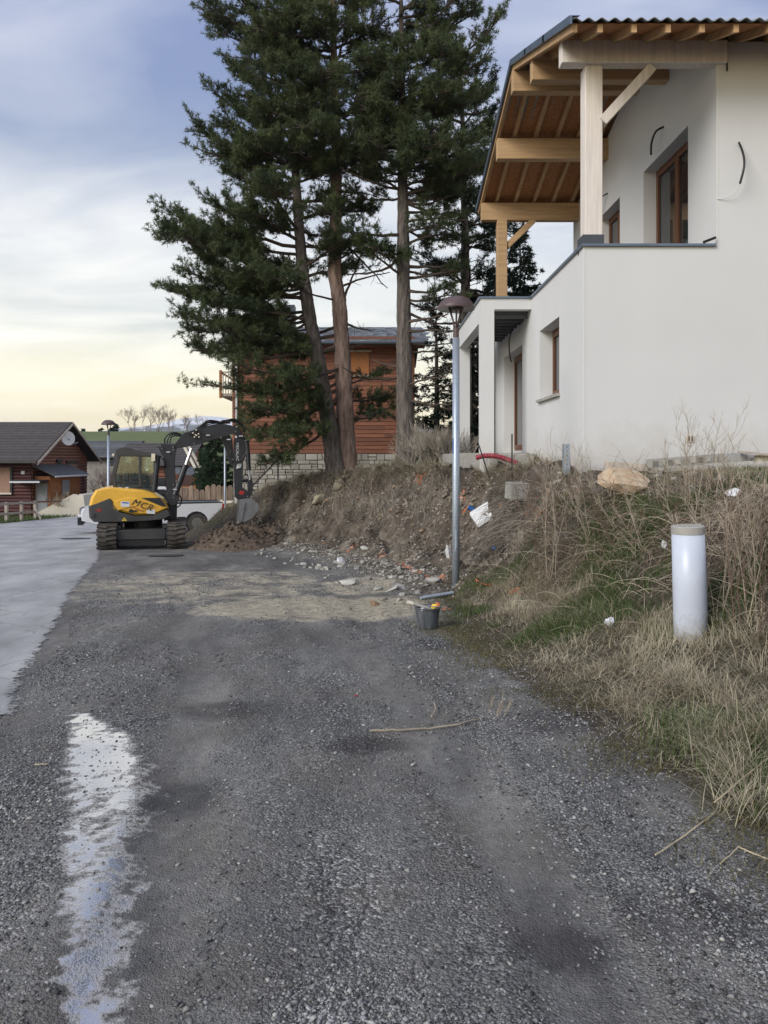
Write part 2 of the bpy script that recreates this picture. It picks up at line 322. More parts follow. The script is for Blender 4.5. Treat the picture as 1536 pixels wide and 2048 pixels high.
leafmat('green_blade', (0.055, 0.105, 0.022), (0.12, 0.165, 0.05), 0.40, 0.35)
leafmat('moss_blade', (0.11, 0.10, 0.045), (0.19, 0.165, 0.07), 0.35, 0.3)
mat('weed_stem', (0.34, 0.285, 0.215), 0.85, var=0.25, scale=3, island=0.25)
mat('weed_red', (0.13, 0.085, 0.062), 0.85, var=0.25, scale=3, island=0.25)
mat('brush_grey', (0.27, 0.24, 0.195), 0.9, var=0.25, scale=3, island=0.35)
mat('cloth_dark', (0.02, 0.022, 0.028), 0.9, var=0.2)
mat('skin', (0.42, 0.25, 0.18), 0.6, var=0.1)
mat('seat_black', (0.015, 0.015, 0.016), 0.7, var=0.2)
# ------------------------------------------------------------------ terrain
TOE = np.array([(3.4,-3),(2.6,0),(2.05,2.2),(1.80,3.45),(1.50,4.9),(1.14,6.8),(0.95,8.7),(1.28,11.2),(1.2,12.5),(0.5,15),(-0.45,18.2),(-1.6,20.5),(-3.0,21.9),(-4.9,23.5),(-6.4,24.9),(-6.5,27),(-5.4,29.5),(-5.2,34),(-5.4,40),(-6,52)], float)
def base_z(y): return np.interp(y, [-50,0,3,8.5,11,21.5,29,36,50,75,100,190,235,420,4000], [0.6,0.0,-0.06,-0.26,-0.34,-0.84,-1.2,-1.43,-1.9,-2.2,-1.0,8.7,9.0,2,-30])
def bank_d(x, y):
    best = np.full(x.shape, 1e9); sg = np.ones(x.shape); ty = np.zeros(x.shape)
    for (ax, ay), (bx, by) in zip(TOE[:-1], TOE[1:]):
        dx, dy = bx-ax, by-ay; L2 = dx*dx+dy*dy
        t = np.clip(((x-ax)*dx+(y-ay)*dy)/L2, 0, 1); px = ax+t*dx; py = ay+t*dy
        d = np.hypot(x-px, y-py); m = d < best-1e-9
        cr = (x-ax)*dy-(y-ay)*dx
        best = np.where(m, d, best); sg = np.where(m, np.where(cr >= 0, 1.0, -1.0), sg); ty = np.where(m, py, ty)
    return best*sg, ty
def terrain_info(x, y):
    x = np.asarray(x, float); y = np.asarray(y, float)
    b = base_z(y); d, ty = bank_d(x, y)
    top = np.interp(ty, [-3,0,4,6,8,12,16,19,20.3,21.8,23.4,24.9,27,30,36,52], [0.9,1.0,1.15,1.28,1.38,1.42,1.42,1.38,1.32,1.15,0.75,0.20,-0.2,-0.3,-0.5,-1.4])
    pn = np.interp(d, [0,0.5,1.2,2.3,3,4], [0,0.07,0.24,0.86,0.98,1.0])
    pc = np.interp(d, [0,0.2,0.6,0.95,1.25,1.6,2.2], [0,0.07,0.28,0.58,0.90,0.985,1])
    pf = np.interp(d, [0,0.6,1.5,2.5,4], [0,0.25,0.70,0.93,1])
    wn = 1-sstep(8.7, 11.3, ty); wf = sstep(21.5, 25, ty)
    p = pn*wn+(1-wn)*(pc*(1-wf)+pf*wf)
    cut = (1-wn)*(1-wf)
    fade = 1-sstep(48, 85, y)
    face = cut*sstep(-0.25, 0.15, d)*(1-sstep(1.5, 2.3, d))
    apron = cut*0.16*sstep(-1.5, 0, d)*(1-sstep(0, 0.6, d))
    z = b+np.maximum(top-b, 0)*p*fade+apron
    z = z+face*((fbm(x*1.7, y*1.7, 5, 4)-0.5)*0.62+(fbm(x*5, y*5, 9, 3)-0.5)*0.30-np.abs(fbm(x*2.6+7, y*2.6, 15, 3)-0.5)*0.9+0.10)
    veg = sstep(0.1, 0.9, d)*fade*(y < 60)
    z = z+veg*((fbm(x*1.4, y*1.4, 21, 3)-0.5)*0.16)
    z = z+apron/0.16*(fbm(x*4, y*4, 31, 3)-0.5)*0.14
    rough = (1-veg)*(y < 30)*(x > -9)
    z = z+rough*(fbm(x*1.1, y*0.8, 41, 3)-0.5)*0.03
    td = track_d(x, y)*1.0; z = z+(np.exp(-((td-0.24)/0.07)**2)*0.012-(1-sstep(0.12, 0.22, td))*0.014)*(0.4+fbm(x*0.7, y*0.4, 57, 2))*(d < -0.2)
    return z, d, ty, p, face, wn, wf
TRK = [[(0.75,1.5),(0.55,3.5),(0.15,6),(-0.55,9),(-1.9,13),(-3.6,17.5),(-5.2,20.5)], [(-0.75,1.5),(-0.95,3.5),(-1.35,6),(-2.05,9),(-3.4,13),(-5.0,17),(-6.5,20)], [(1.5,2.2),(1.05,4.5),(0.45,7.5),(-0.2,10.5),(-1.6,14.5)]]
def track_d(x, y):
    o = np.full(np.shape(x), 9.0)
    for tp in TRK:
        px = np.interp(y, [p[1] for p in tp], [p[0] for p in tp])+(fbm(np.zeros_like(y)+3.1, y*0.35, 51, 2)-0.5)*0.5
        o = np.minimum(o, np.abs(x-px)+10*(y > tp[-1][1]))
    return o
def axis(parts):
    a = []
    for s, e, st in parts: a.extend(np.arange(s, e-1e-6, st))
    a.append(parts[-1][1]); return np.array(a)
xs = axis([(-3000,-400,400),(-400,-60,40),(-60,-20,4),(-20,-9,0.8),(-9,-4.5,0.25),(-4.5,5.2,0.075),(5.2,9,0.4),(9,30,2),(30,100,14),(100,3000,300)])
ys = axis([(-30,1,2.0),(1,1.8,0.2),(1.8,13,0.075),(13,20,0.08),(20,24,0.11),(24,34,0.3),(34,60,1.3),(60,260,6),(260,420,40),(420,3600,400)])
X, Y = np.meshgrid(xs, ys); Xf = X.ravel(); Yf = Y.ravel()
Z, Dd, TY, Pp, FACE, WN, WF = terrain_info(Xf, Yf)
ZG = Z.reshape(len(ys), len(xs)); XL = xs.tolist(); YL = ys.tolist()
import bisect
def zt(x, y):
    i = min(max(bisect.bisect_right(XL, x)-1, 0), len(XL)-2); j = min(max(bisect.bisect_right(YL, y)-1, 0), len(YL)-2)
    a = (x-XL[i])/(XL[i+1]-XL[i]); c = (y-YL[j])/(YL[j+1]-YL[j])
    return float((ZG[j,i]*(1-a)+ZG[j,i+1]*a)*(1-c)+(ZG[j+1,i]*(1-a)+ZG[j+1,i+1]*a)*c)
def grid_z(x, y):
    i = np.clip(np.searchsorted(xs, x, 'right')-1, 0, len(xs)-2); j = np.clip(np.searchsorted(ys, y, 'right')-1, 0, len(ys)-2)
    a = (x-xs[i])/(xs[i+1]-xs[i]); c = (y-ys[j])/(ys[j+1]-ys[j])
    return (ZG[j,i]*(1-a)+ZG[j,i+1]*a)*(1-c)+(ZG[j+1,i]*(1-a)+ZG[j+1,i+1]*a)*c
def G(u, v, dmin=1.6, dmax=70):
    D = np.concatenate([np.arange(dmin, 12, 0.012), np.arange(12, 30, 0.03), np.arange(30, dmax, 0.2)]); x = (u-CU)/F*D; z = EYE+(CV-v)/F*D
    tz = grid_z(x, D); k = int(np.argmax(tz >= z))
    if not (tz >= z).any(): k = len(D)-1
    a = float(D[k]); return Vector(((u-CU)/F*a, a, float(tz[k])))
def dist_poly(x, y, pts, wd):
    best = np.full(x.shape, 9.0)
    for (ax, ay), (bx, by), w0, w1 in zip(pts[:-1], pts[1:], wd[:-1], wd[1:]):
        dx, dy = bx-ax, by-ay; t = np.clip(((x-ax)*dx+(y-ay)*dy)/(dx*dx+dy*dy), 0, 1)
        best = np.minimum(best, np.hypot(x-ax-t*dx, y-ay-t*dy)/(w0+(w1-w0)*t))
    return best
WETP = [tuple(G(u, v)[:2]) for u, v in [(160,1430),(195,1480),(215,1560),(195,1690),(178,1800),(168,1920),(165,2046)]]
WETW = [0.05, 0.17, 0.19, 0.13, 0.09, 0.08, 0.05]
WET2 = [tuple(G(u, v)[:2]) for u, v in [(300,1530),(250,1660),(232,1800),(215,1960),(215,2046)]]
def wet_mask(x, y):
    a = 1-sstep(0.55, 1.7, dist_poly(x, y, WETP, WETW)); b = 1-sstep(0.3, 1.6, dist_poly(x, y, WET2, [0.10,0.14,0.12,0.12,0.1]))
    return np.maximum(a*(0.84+0.2*sstep(3.6, 4.3, y)), b*0.55)
nx, ny = len(xs), len(ys); idx = np.arange(nx*ny).reshape(ny, nx)
Q = np.stack([idx[:-1,:-1].ravel(), idx[:-1,1:].ravel(), idx[1:,1:].ravel(), idx[1:,:-1].ravel()], 1)
near = (Yf < 60)
grass = np.clip(np.where(Dd > 0, sstep(-0.35, 0.35, Dd), 0)*(1-FACE), 0, 1)
grass = np.maximum(grass, sstep(-0.45, 0.25, Dd)*WN*0.9)
verge = sstep(-17.6, -18.2, Xf)*(Yf > 20)
far = sstep(56, 66, Yf)
grass = np.maximum(np.maximum(grass, verge), far)
n1 = fbm(Xf*0.9, Yf*0.9, 61, 3)
dirt = np.clip(FACE+0.8*sstep(-1.6, -0.2, Dd)*(1-WN)*(1-sstep(0.2, 1, Dd)), 0, 1)
top_bare = sstep(1.9, 2.7, Dd)*WN*(1-sstep(8.6, 9.4, TY)*0)*(Yf > 7.4)      # rubbly terrace by the house
dirt = np.maximum(dirt, 0.75*top_bare)
sand = np.maximum((1-sstep(0.25, 1.25, np.hypot((Xf+0.65)/1.8, (Yf-10.0)/1.2))), 0.75*(1-sstep(0.3, 1.2, np.hypot((Xf-0.1)/1.2, (Yf-12.2)/1.6))))
sand = np.maximum(sand, 0.48*(1-sstep(0.4, 1.3, np.hypot((Xf+2.6)/2.8, (Yf-12.5)/3.0))))
wet = wet_mask(Xf, Yf)*(Yf < 8)
me = bpy.data.meshes.new('ground'); 
ground = np_mesh('ground', np.stack([Xf, Yf, Z], 1), Q, None, kind='structure', smooth=True)
gm = ground.data
stain = np.zeros_like(Xf)
for u_, v_, rx_, ry2 in ((735,1490,.40,.26),(1400,1830,.42,.30),(1130,1900,.3,.2),(450,1420,.45,.3),(880,1290,.5,.4),(1100,1440,.45,.4),(360,1600,.3,.35)):
    g_ = G(u_, v_); stain = np.maximum(stain, 1-sstep(0.2, 1.3, np.hypot((Xf-g_.x)/rx_, (Yf-g_.y)/ry2)))
for nm, arr in (('mask_c', (stain, stain, stain)), ('mask_a', (grass, dirt, sand)), ('mask_b', (wet, far, (1-sstep(0.10, 0.26, track_d(Xf, Yf)))*np.clip(fbm(Xf*0.8, Yf*0.35, 59, 3)*2.2-0.35, 0, 1)))):
    at = gm.color_attributes.new(nm, 'FLOAT_COLOR', 'POINT')
    at.data.foreach_set('color', np.stack([arr[0], arr[1], arr[2], np.ones_like(arr[0])], 1).astype(np.float32).ravel())
m = bpy.data.materials.new('ground'); m.use_nodes = True; t = m.node_tree; b = t.nodes['Principled BSDF']; L = t.links.new
geo = N(t, 'ShaderNodeNewGeometry'); A = N(t, 'ShaderNodeVertexColor', layer_name='mask_a'); B = N(t, 'ShaderNodeVertexColor', layer_name='mask_b')
sa = N(t, 'ShaderNodeSeparateColor'); L(A.outputs[0], sa.inputs[0]); sb = N(t, 'ShaderNodeSeparateColor'); L(B.outputs[0], sb.inputs[0])
def noise(scale, detail=5, rough=0.6, stretch=None):
    n = N(t, 'ShaderNodeTexNoise'); setin(n, Scale=scale, Detail=float(detail), Roughness=rough)
    if stretch:
        mm = N(t, 'ShaderNodeMapping'); mm.inputs['Scale'].default_value = stretch; L(geo.outputs['Position'], mm.inputs[0]); L(mm.outputs[0], n.inputs['Vector'])
    else: L(geo.outputs['Position'], n.inputs['Vector'])
    return n.outputs['Fac']
def math2(op, a, c):
    n = N(t, 'ShaderNodeMath', operation=op)
    for i, q in enumerate((a, c)):
        if isinstance(q, (int, float)): n.inputs[i].default_value = q
        else: L(q, n.inputs[i])
    return n.outputs[0]
def ramp(f, *st):
    n = N(t, 'ShaderNodeValToRGB'); e = n.color_ramp
    while len(e.elements) < len(st): e.elements.new(0.5)
    for el, (p, c) in zip(e.elements, st): el.position = p; el.color = (*c, 1) if not isinstance(c, (int, float)) else (c, c, c, 1)
    L(f, n.inputs[0]); return n.outputs[0]
def mixc(f, a, c, bt='MIX'):
    n = N(t, 'ShaderNodeMix', data_type='RGBA', blend_type=bt)
    for i, q in ((0, f), (6, a), (7, c)):
        if isinstance(q, (int, float)): n.inputs[i].default_value = q
        elif isinstance(q, tuple): n.inputs[i].default_value = (*q, 1)
        else: L(q, n.inputs[i])
    return n.outputs[2]
def edge(mask, ns, k=0.7, lo=0.4, hi=0.62):
    return ramp(math2('ADD', mask, math2('MULTIPLY', math2('SUBTRACT', ns, 0.5), k)), (lo, 0.0), (hi, 1.0))
def voro(scale, feat='F1', outn='Distance'):
    n = N(t, 'ShaderNodeTexVoronoi', feature=feat); n.inputs['Scale'].default_value = scale; L(geo.outputs['Position'], n.inputs['Vector']); return n
v1 = voro(75.0); v2 = voro(150.0)
cell = N(t, 'ShaderNodeSeparateColor'); L(v1.outputs['Color'], cell.inputs[0])
cell2 = N(t, 'ShaderNodeSeparateColor'); L(v2.outputs['Color'], cell2.inputs[0])
grv = ramp(cell.outputs[0], (0.0, (0.040, 0.040, 0.041)), (0.5, (0.125, 0.125, 0.122)), (0.86, (0.26, 0.258, 0.25)), (1.0, (0.52, 0.515, 0.49)))
grv2 = ramp(cell2.outputs[0], (0.0, (0.055, 0.055, 0.054)), (0.7, (0.165, 0.164, 0.158)), (1.0, (0.38, 0.375, 0.355)))
dust = ramp(noise(14, 6), (0.3, (0.14, 0.136, 0.126)), (0.7, (0.235, 0.228, 0.212)))
patch = noise(0.9, 6, 0.6, (1.7, 0.25, 1)); patch2 = noise(2.3, 6, 0.6, (1.0, 0.8, 1))
gcol = mixc(ramp(patch2, (0.4, 0.0), (0.62, 1.0)), grv, grv2)
gcol = mixc(math2('MULTIPLY', ramp(patch, (0.42, 0.0), (0.60, 1.0)), 0.8), gcol, dust)
gcol = mixc(math2('MULTIPLY', sb.outputs[2], 0.8), gcol, dust)
dk = ramp(noise(1.3, 8, 0.68, (1.3, 0.45, 1)), (0.34, (0.55, 0.55, 0.58)), (0.50, (0.95, 0.95, 0.95)), (0.66, (1.42, 1.40, 1.36)))
gcol = mixc(1.0, gcol, dk, 'MULTIPLY')
brn = ramp(noise(1.6, 5), (0.46, 0.0), (0.70, 0.5)); gcol = mixc(brn, gcol, (0.135, 0.115, 0.09))
sandc = ramp(noise(7, 7, 0.65, (1, 2.0, 1)), (0.32, (0.24, 0.21, 0.165)), (0.46, (0.46, 0.41, 0.31)), (0.64, (0.60, 0.535, 0.41)))
dirtc = ramp(noise(3.0, 9, 0.68), (0.30, (0.055, 0.044, 0.035)), (0.44, (0.155, 0.13, 0.102)), (0.56, (0.24, 0.21, 0.168)), (0.70, (0.38, 0.35, 0.29)))
dirtc = mixc(1.0, dirtc, ramp(noise(0.9, 5, 0.6, (1,1,1.6)), (0.36, (0.34, 0.30, 0.28)), (0.52, (0.76, 0.73, 0.70)), (0.66, (1.1, 1.07, 1.03))), 'MULTIPLY')  # mottled soil tone, its dark blotches deepened in colour to suggest shadowed hollows
lit = ramp(noise(11, 8, 0.75), (0.32, (0.030, 0.023, 0.016)), (0.48, (0.085, 0.066, 0.045)), (0.66, (0.22, 0.185, 0.135)))
grn = ramp(noise(1.2, 5), (0.48, 0.0), (0.66, 0.75)); lit = mixc(grn, lit, (0.055, 0.07, 0.022))
fg = ramp(noise(0.05, 8, 0.7), (0.3, (0.085, 0.12, 0.035)), (0.55, (0.13, 0.155, 0.05)), (0.75, (0.19, 0.175, 0.075)))
lit = mixc(sb.outputs[1], lit, fg)
ne = noise(5, 6, 0.65); ne2 = noise(2.2, 6, 0.65)
c = mixc(edge(sa.outputs[2], ne2, 1.5, 0.28, 0.62), gcol, sandc)
c = mixc(edge(sa.outputs[1], ne, 0.7), c, dirtc)
c = mixc(edge(sa.outputs[0], ne, 0.9), c, lit)
wn_ = math2('ADD', math2('ADD', math2('MULTIPLY', noise(5.5, 6, 0.65, (1.1, 0.9, 1)), 0.5), math2('MULTIPLY', noise(17, 4, 0.6, (0.8, 1.1, 1)), 0.38)), math2('MULTIPLY', noise(60, 2, 0.6), 0.12))
wetf = ramp(math2('ADD', sb.outputs[0], math2('MULTIPLY', math2('SUBTRACT', wn_, 0.5), 3.6)), (0.36, 0.0), (1.22, 1.0))
CC = N(t, 'ShaderNodeVertexColor', layer_name='mask_c'); stf = edge(CC.outputs[0], noise(6, 7, 0.7), 1.3, 0.35, 0.85); c = mixc(math2('MULTIPLY', stf, 0.8), c, mixc(1.0, c, (0.40, 0.40, 0.43), 'MULTIPLY'))
damp = ramp(sb.outputs[0], (0.0, (1, 1, 1)), (0.5, (0.70, 0.70, 0.72)))
c = mixc(1.0, c, damp, 'MULTIPLY')
c = mixc(wetf, c, mixc(1.0, c, (0.6, 0.6, 0.62), 'MULTIPLY'))
film = ramp(wetf, (0.18, 0.0), (0.85, 0.85)); c = mixc(film, c, (0.80, 0.775, 0.735))
L(c, b.inputs['Base Color']); L(film, b.inputs['Metallic'])
rg_ = math2('MULTIPLY', ramp(wetf, (0.0, 0.82), (0.5, 0.22), (1.0, 0.10)), ramp(sb.outputs[0], (0.05, 1.0), (0.6, 0.62))); L(rg_, b.inputs['Roughness'])
L(ramp(wetf, (0.0, 0.4), (1.0, 1.0)), b.inputs['Specular IOR Level'])
io = N(t, 'ShaderNodeMapRange'); io.inputs[3].default_value = 1.45; io.inputs[4].default_value = 1.5; L(wetf, io.inputs[0]); L(io.outputs[0], b.inputs['IOR'])
hgt = math2('ADD', math2('MULTIPLY', v1.outputs['Distance'], -60.0), math2('MULTIPLY', noise(45, 4), 1.2))
hv = math2('ADD', math2('MULTIPLY', noise(6, 8, 0.7), 9.0), math2('MULTIPLY', noise(40, 3), 2.0))
gmx = N(t, 'ShaderNodeMix', data_type='FLOAT'); L(ramp(math2('ADD', math2('ADD', sa.outputs[0], sa.outputs[1]), sa.outputs[2]), (0.2, 0.0), (0.6, 1.0)), gmx.inputs[0])
smf = math2('SUBTRACT', 1.0, math2('MAXIMUM', math2('MULTIPLY', sb.outputs[2], 0.8), math2('MULTIPLY', ramp(patch, (0.42, 0.0), (0.60, 1.0)), 0.7)))
hg2 = math2('ADD', math2('MULTIPLY', math2('MULTIPLY', v1.outputs['Distance'], smf), -0.95), math2('ADD', math2('MULTIPLY', noise(45, 4), 0.6), math2('MULTIPLY', v2.outputs['Distance'], -0.3)))
L(hg2, gmx.inputs[2]); L(hv, gmx.inputs[3])
bp = N(t, 'ShaderNodeBump'); bp.inputs['Distance'].default_value = 0.02
L(ramp(wetf, (0.0, 0.95), (0.35, 0.45), (0.8, 0.05), (1.0, 0.025)), bp.inputs['Strength']); L(gmx.outputs[0], bp.inputs['Height']); L(bp.outputs[0], b.inputs['Normal'])
gm.materials.append(m); M['ground'] = m
# ------------------------------------------------------------------ road
EDGE = [(-2.2,5.05),(-2.45,5.6),(-2.75,6.4),(-3.05,7.5),(-3.5,9.0),(-4.15,11),(-5.0,14),(-6.0,17.5),(-7.2,21),(-8.6,25),(-9.6,30),(-9.0,38),(-8,50),(-7,62)]
ey = np.array([p[1] for p in EDGE]); ex = np.array([p[0] for p in EDGE])
ry = axis([(5.0,14,0.05),(14,26,0.15),(26,62,0.8)]); V = []; ncol = 44
for y in ry:
    r = np.interp(y, ey, ex)+(float(fbm(y*2.2, 3.3, 71, 4))-0.5)*0.22*min(1, 5/max(y, 5)+0.35)
    l = -17.6 if y > 20 else -17.6
    tt = np.linspace(0, 1, ncol)**2.2
    xx = r+(l-r)*tt
    yy = np.full(ncol, y)
    k = max(0, 1-(y-5.0)/1.0)
    yy = yy+k*(fbm(xx*2.3, np.full(ncol, 8.0), 77, 4)-0.35)*0.55*(xx < r-0.02)
    zz_ = terrain_info(xx, yy)[0]+0.012-0.011*np.exp(-(r-xx)*9)*1.0
    V.append(np.stack([xx, yy, zz_], 1))
V = np.concatenate(V); ii = np.arange(len(ry)*ncol).reshape(len(ry), ncol)
Q = np.stack([ii[:-1,1:].ravel(), ii[:-1,:-1].ravel(), ii[1:,:-1].ravel(), ii[1:,1:].ravel()], 1)
am = mat('asphalt', (0.285, 0.284, 0.278), 0.56, col2=(0.475, 0.472, 0.462), scale=1.6, stretch=(1, 0.45, 1), bump=0.5, bscale=160, world=True, detail=12, spec=0.55)
t = am.node_tree; b = t.nodes['Principled BSDF']; L = t.links.new; geo = N(t, 'ShaderNodeNewGeometry'); ea = N(t, 'ShaderNodeAttribute', attribute_name='edge_in')
ef = math2('ADD', ea.outputs['Fac'], math2('MULTIPLY', math2('SUBTRACT', math2('ADD', math2('MULTIPLY', noise(4, 5, 0.65), 0.5), math2('MULTIPLY', noise(28, 5, 0.7), 0.5)), 0.5), 1.5))
L(ramp(ef, (0.27, 0.0), (0.40, 1.0)), b.inputs['Alpha'])
src = b.inputs['Base Color'].links[0].from_socket
g1_ = ramp(noise(90, 3, 0.7), (0.3, (0.72, 0.72, 0.73)), (0.7, (1.22, 1.22, 1.21)))
g2_ = ramp(noise(0.9, 9, 0.7, (1.6, 0.5, 1)), (0.36, (0.70, 0.70, 0.71)), (0.55, (1.0, 1.0, 1.0)), (0.72, (1.12, 1.11, 1.09)))
vc = N(t, 'ShaderNodeTexVoronoi', feature='DISTANCE_TO_EDGE'); vc.inputs['Scale'].default_value = 0.55; wv = N(t, 'ShaderNodeVectorMath', operation='ADD'); nz_ = N(t, 'ShaderNodeTexNoise'); setin(nz_, Scale=1.4, Detail=6.0); L(geo.outputs['Position'], nz_.inputs['Vector'])
L(geo.outputs['Position'], wv.inputs[0]); L(nz_.outputs['Color'], wv.inputs[1]); L(wv.outputs[0], vc.inputs['Vector'])
crk = ramp(vc.outputs['Distance'], (0.003, (0.66, 0.66, 0.66)), (0.010, (1, 1, 1)))
L(mixc(1.0, mixc(1.0, mixc(1.0, src, g1_, 'MULTIPLY'), g2_, 'MULTIPLY'), crk, 'MULTIPLY'), b.inputs['Base Color'])
road = np_mesh('road', V, Q, 'asphalt', kind='structure', smooth=True)
rxx = V[:,0]; ryy = V[:,1]; red = np.interp(ryy, ey, ex)
ein = np.clip(np.minimum((red-rxx)/0.45, (ryy-5.0)/0.45*np.where(rxx < -1, 1, 1)), 0, 1); ein = np.where(ryy > 30, 1.0, ein)
road.data.attributes.new('edge_in', 'FLOAT', 'POINT').data.foreach_set('value', ein.astype(np.float32))
# cracked darker repair patches on the road
for k, (u0, v0, w_, l_) in enumerate([(150,1078,0.55,0.5),(330,1112,0.45,0.3)]):
    g = G(u0, v0); pb = MB(); n = 18; ring = []
    for i in range(n):
        a = 2*PI*i/n; rr = 1+0.35*(random.random()-0.5); x = g.x+math.cos(a)*w_*rr; y = g.y+math.sin(a)*l_*rr; ring.append((x, y, zt(x, y)+0.02))
    pb.add([(g.x, g.y, zt(g.x, g.y)+0.02)]+ring, [(0, i+1, (i+1) % n+1) for i in range(n)])
    mat('patch%d' % k, (0.055, 0.05, 0.046), 0.9, var=0.3, scale=8, bump=0.4)
    tag(pb.build('pothole_patch', 'patch%d' % k), kind='structure')
# ------------------------------------------------------------------ mountains far off and the air between
mx_ = np.linspace(-3600, 3600, 260); mv = []
def mtn_h(x):
    u = CU+x/3000*F
    v = np.interp(u, [-1200,-400,0,100,150,190,230,280,330,380,430,480,560,700,1000,1500,2600], [830,850,862,864,858,850,848,842,828,824,827,836,842,850,846,830,815])
    return EYE+(CV-v)/F*3000
rows = 26
for j in range(rows):
    s = j/(rows-1)
    for x in mx_:
        h = mtn_h(x)*math.sin(min(1, s/0.62)*PI/2)*(1 if s < 0.62 else 1-(s-0.62)*1.2)
        n_ = (float(fbm(x*0.006, s*7, 91, 4))-0.5)
        mv.append((x, 2750+s*1000 if s < 0.62 else 2750+s*1000, h+n_*24*min(1, s*2)-(8 if j == 0 else 0)))
mi = np.arange(rows*260).reshape(rows, 260); Q = np.stack([mi[:-1,:-1].ravel(), mi[:-1,1:].ravel(), mi[1:,1:].ravel(), mi[1:,:-1].ravel()], 1)
mm = mat('mountain', (0.05, 0.065, 0.06), 0.95, var=0.3, scale=0.01, world=True)
t = mm.node_tree; b = t.nodes['Principled BSDF']; L = t.links.new
geo = N(t, 'ShaderNodeNewGeometry'); sp = N(t, 'ShaderNodeSeparateXYZ'); L(geo.outputs['Position'], sp.inputs[0])
f = math2('ADD', math2('MULTIPLY', sp.outputs[2], 0.0042), math2('MULTIPLY', noise(0.012, 8, 0.7), 0.75))
snow = ramp(f, (0.92, 0.0), (1.04, 1.0))
L(mixc(snow, ramp(noise(0.02, 8, 0.7), (0.35, (0.035, 0.05, 0.045)), (0.65, (0.10, 0.10, 0.085))), (0.75, 0.77, 0.82)), b.inputs['Base Color'])
np_mesh('mountain', mv, Q, 'mountain', kind='structure', smooth=True)
hz = MB().box(-3900, 3900, -60, 3990, -40, 215).build('haze', None, kind='stuff')
hm = bpy.data.materials.new('haze'); hm.use_nodes = True; t = hm.node_tree; t.nodes.clear(); o_ = N(t, 'ShaderNodeOutputMaterial'); pv = N(t, 'ShaderNodeVolumePrincipled')
pv.inputs['Color'].default_value = (0.80, 0.87, 0.97, 1); pv.inputs['Density'].default_value = 0.00016; pv.inputs['Anisotropy'].default_value = 0.2
t.links.new(pv.outputs[0], o_.inputs['Volume']); hz.data.materials.append(hm)
# ------------------------------------------------------------------ the new white house
HX, HY = 3.18, 11.4; UX = 5.15; HB = 19.4; PZ = 4.76
def zb(y): return 9.06-0.385*(14.75-y) if y < 14.75 else 9.06-0.27*(y-14.75)
H = thing('new_house', 'unfinished white rendered two storey house with timber balcony roof above the dirt bank', 'house', (HX, HY, 1.2))
wl = MB()
wl.box(HX, 14.5, HY, HY+0.35, 0.9, 4.7)                                   # front, lower
wl.box(UX, 14.5, HY, HY+0.35, 4.7, zb(HY)+0.02)                           # front, upper
wl.box(HX, UX, HY, HY+0.25, 4.7, PZ)
lo = HY+0.35
for y0, y1, z0, z1 in [(lo,12.87,0.9,PZ),(12.87,14.34,0.9,2.72),(12.87,14.34,4.0,PZ),(14.34,15.97,0.9,PZ),(15.97,18.1,0.9,1.80),(15.97,18.1,4.0,PZ),(18.1,HB,0.9,PZ)]: wl.box(HX, HX+0.35, y0, y1, z0, z1)
for y0, y1, z1 in [(lo,12.43,None),(12.43,14.45,7.0),(14.45,15.81,None),(15.81,17.3,7.0),(17.3,HB,None)]:
    zlo = z1 if z1 else 3.6
    cuts = [y0]+([14.75] if y0 < 14.75 < y1 else [])+[y1]
    for a, c_ in zip(cuts[:-1], cuts[1:]): wl.prism([(a, zlo), (c_, zlo), (c_, zb(c_)+0.02), (a, zb(a)+0.02)], UX, UX+0.35, 'x')
wall = wl.build('wall', 'render_white', H)
MB().box(HX+0.35, UX, HY+0.35, HB, 3.7, 3.9).build('balcony_floor', 'concrete', H)
bd = MB()
bd.box(HX-0.006, HX+0.012, HY-0.006, HY+0.012, 1.2, PZ); bd.build('corner_bead', 'white_cable', H); bd = MB(); bd.box(UX-0.006, UX+0.012, HY-0.006, HY+0.012, PZ+0.05, 7.6)
bd.build('corner_bead', 'white_cable', H)
cp = MB(); cp.box(HX-0.04, UX-0.03, HY-0.045, HY+0.40, PZ, PZ+0.035); cp.build('parapet_cap', 'flashing', H)
cp = MB(); cp.box(HX-0.04, HX+0.40, HY+0.403, HB, PZ, PZ+0.035); cp.build('parapet_cap', 'flashing', H)
cb = MB().tube([(UX-0.22, HY-0.05, PZ+0.05), (UX-0.04, HY-0.05, PZ+0.12)], 0.02).build('cap_offcut', 'black_plastic', H)
def window(y0, y1, z0, z1, x, leaves, sill=False, dy=0.24):
    fr = MB(); fx = x+dy; t_ = 0.07
    fr.box(fx, fx+0.08, y0, y0+t_, z0, z1); fr.box(fx, fx+0.08, y1-t_, y1, z0, z1); fr.box(fx, fx+0.08, y0+t_, y1-t_, z1-t_, z1); fr.box(fx, fx+0.08, y0+t_, y1-t_, z0, z0+t_)
    wo = fr.build('window', 'frame_brown', H)
    ww = (y1-y0-2*t_)/leaves
    for i in range(leaves):
        a = y0+t_+i*ww; c_ = a+ww; s = MB(); q = 0.075; f2 = fx-0.02
        s.box(f2, f2+0.07, a+0.004, a+q, z0+t_, z1-t_); s.box(f2, f2+0.07, c_-q, c_-0.004, z0+t_, z1-t_); s.box(f2, f2+0.07, a+q, c_-q, z1-t_-q, z1-t_); s.box(f2, f2+0.07, a+q, c_-q, z0+t_, z0+t_+q)
        s.build('sash', 'frame_brown', wo)
        MB().box(f2+0.03, f2+0.05, a+q, c_-q, z0+t_+q, z1-t_-q).build('pane', 'glass_dark', wo)
    if sill: MB().box(x-0.06, fx, y0-0.06, y1+0.06, z0-0.055, z0-0.005).build('sill', 'concrete', wo)
    return wo
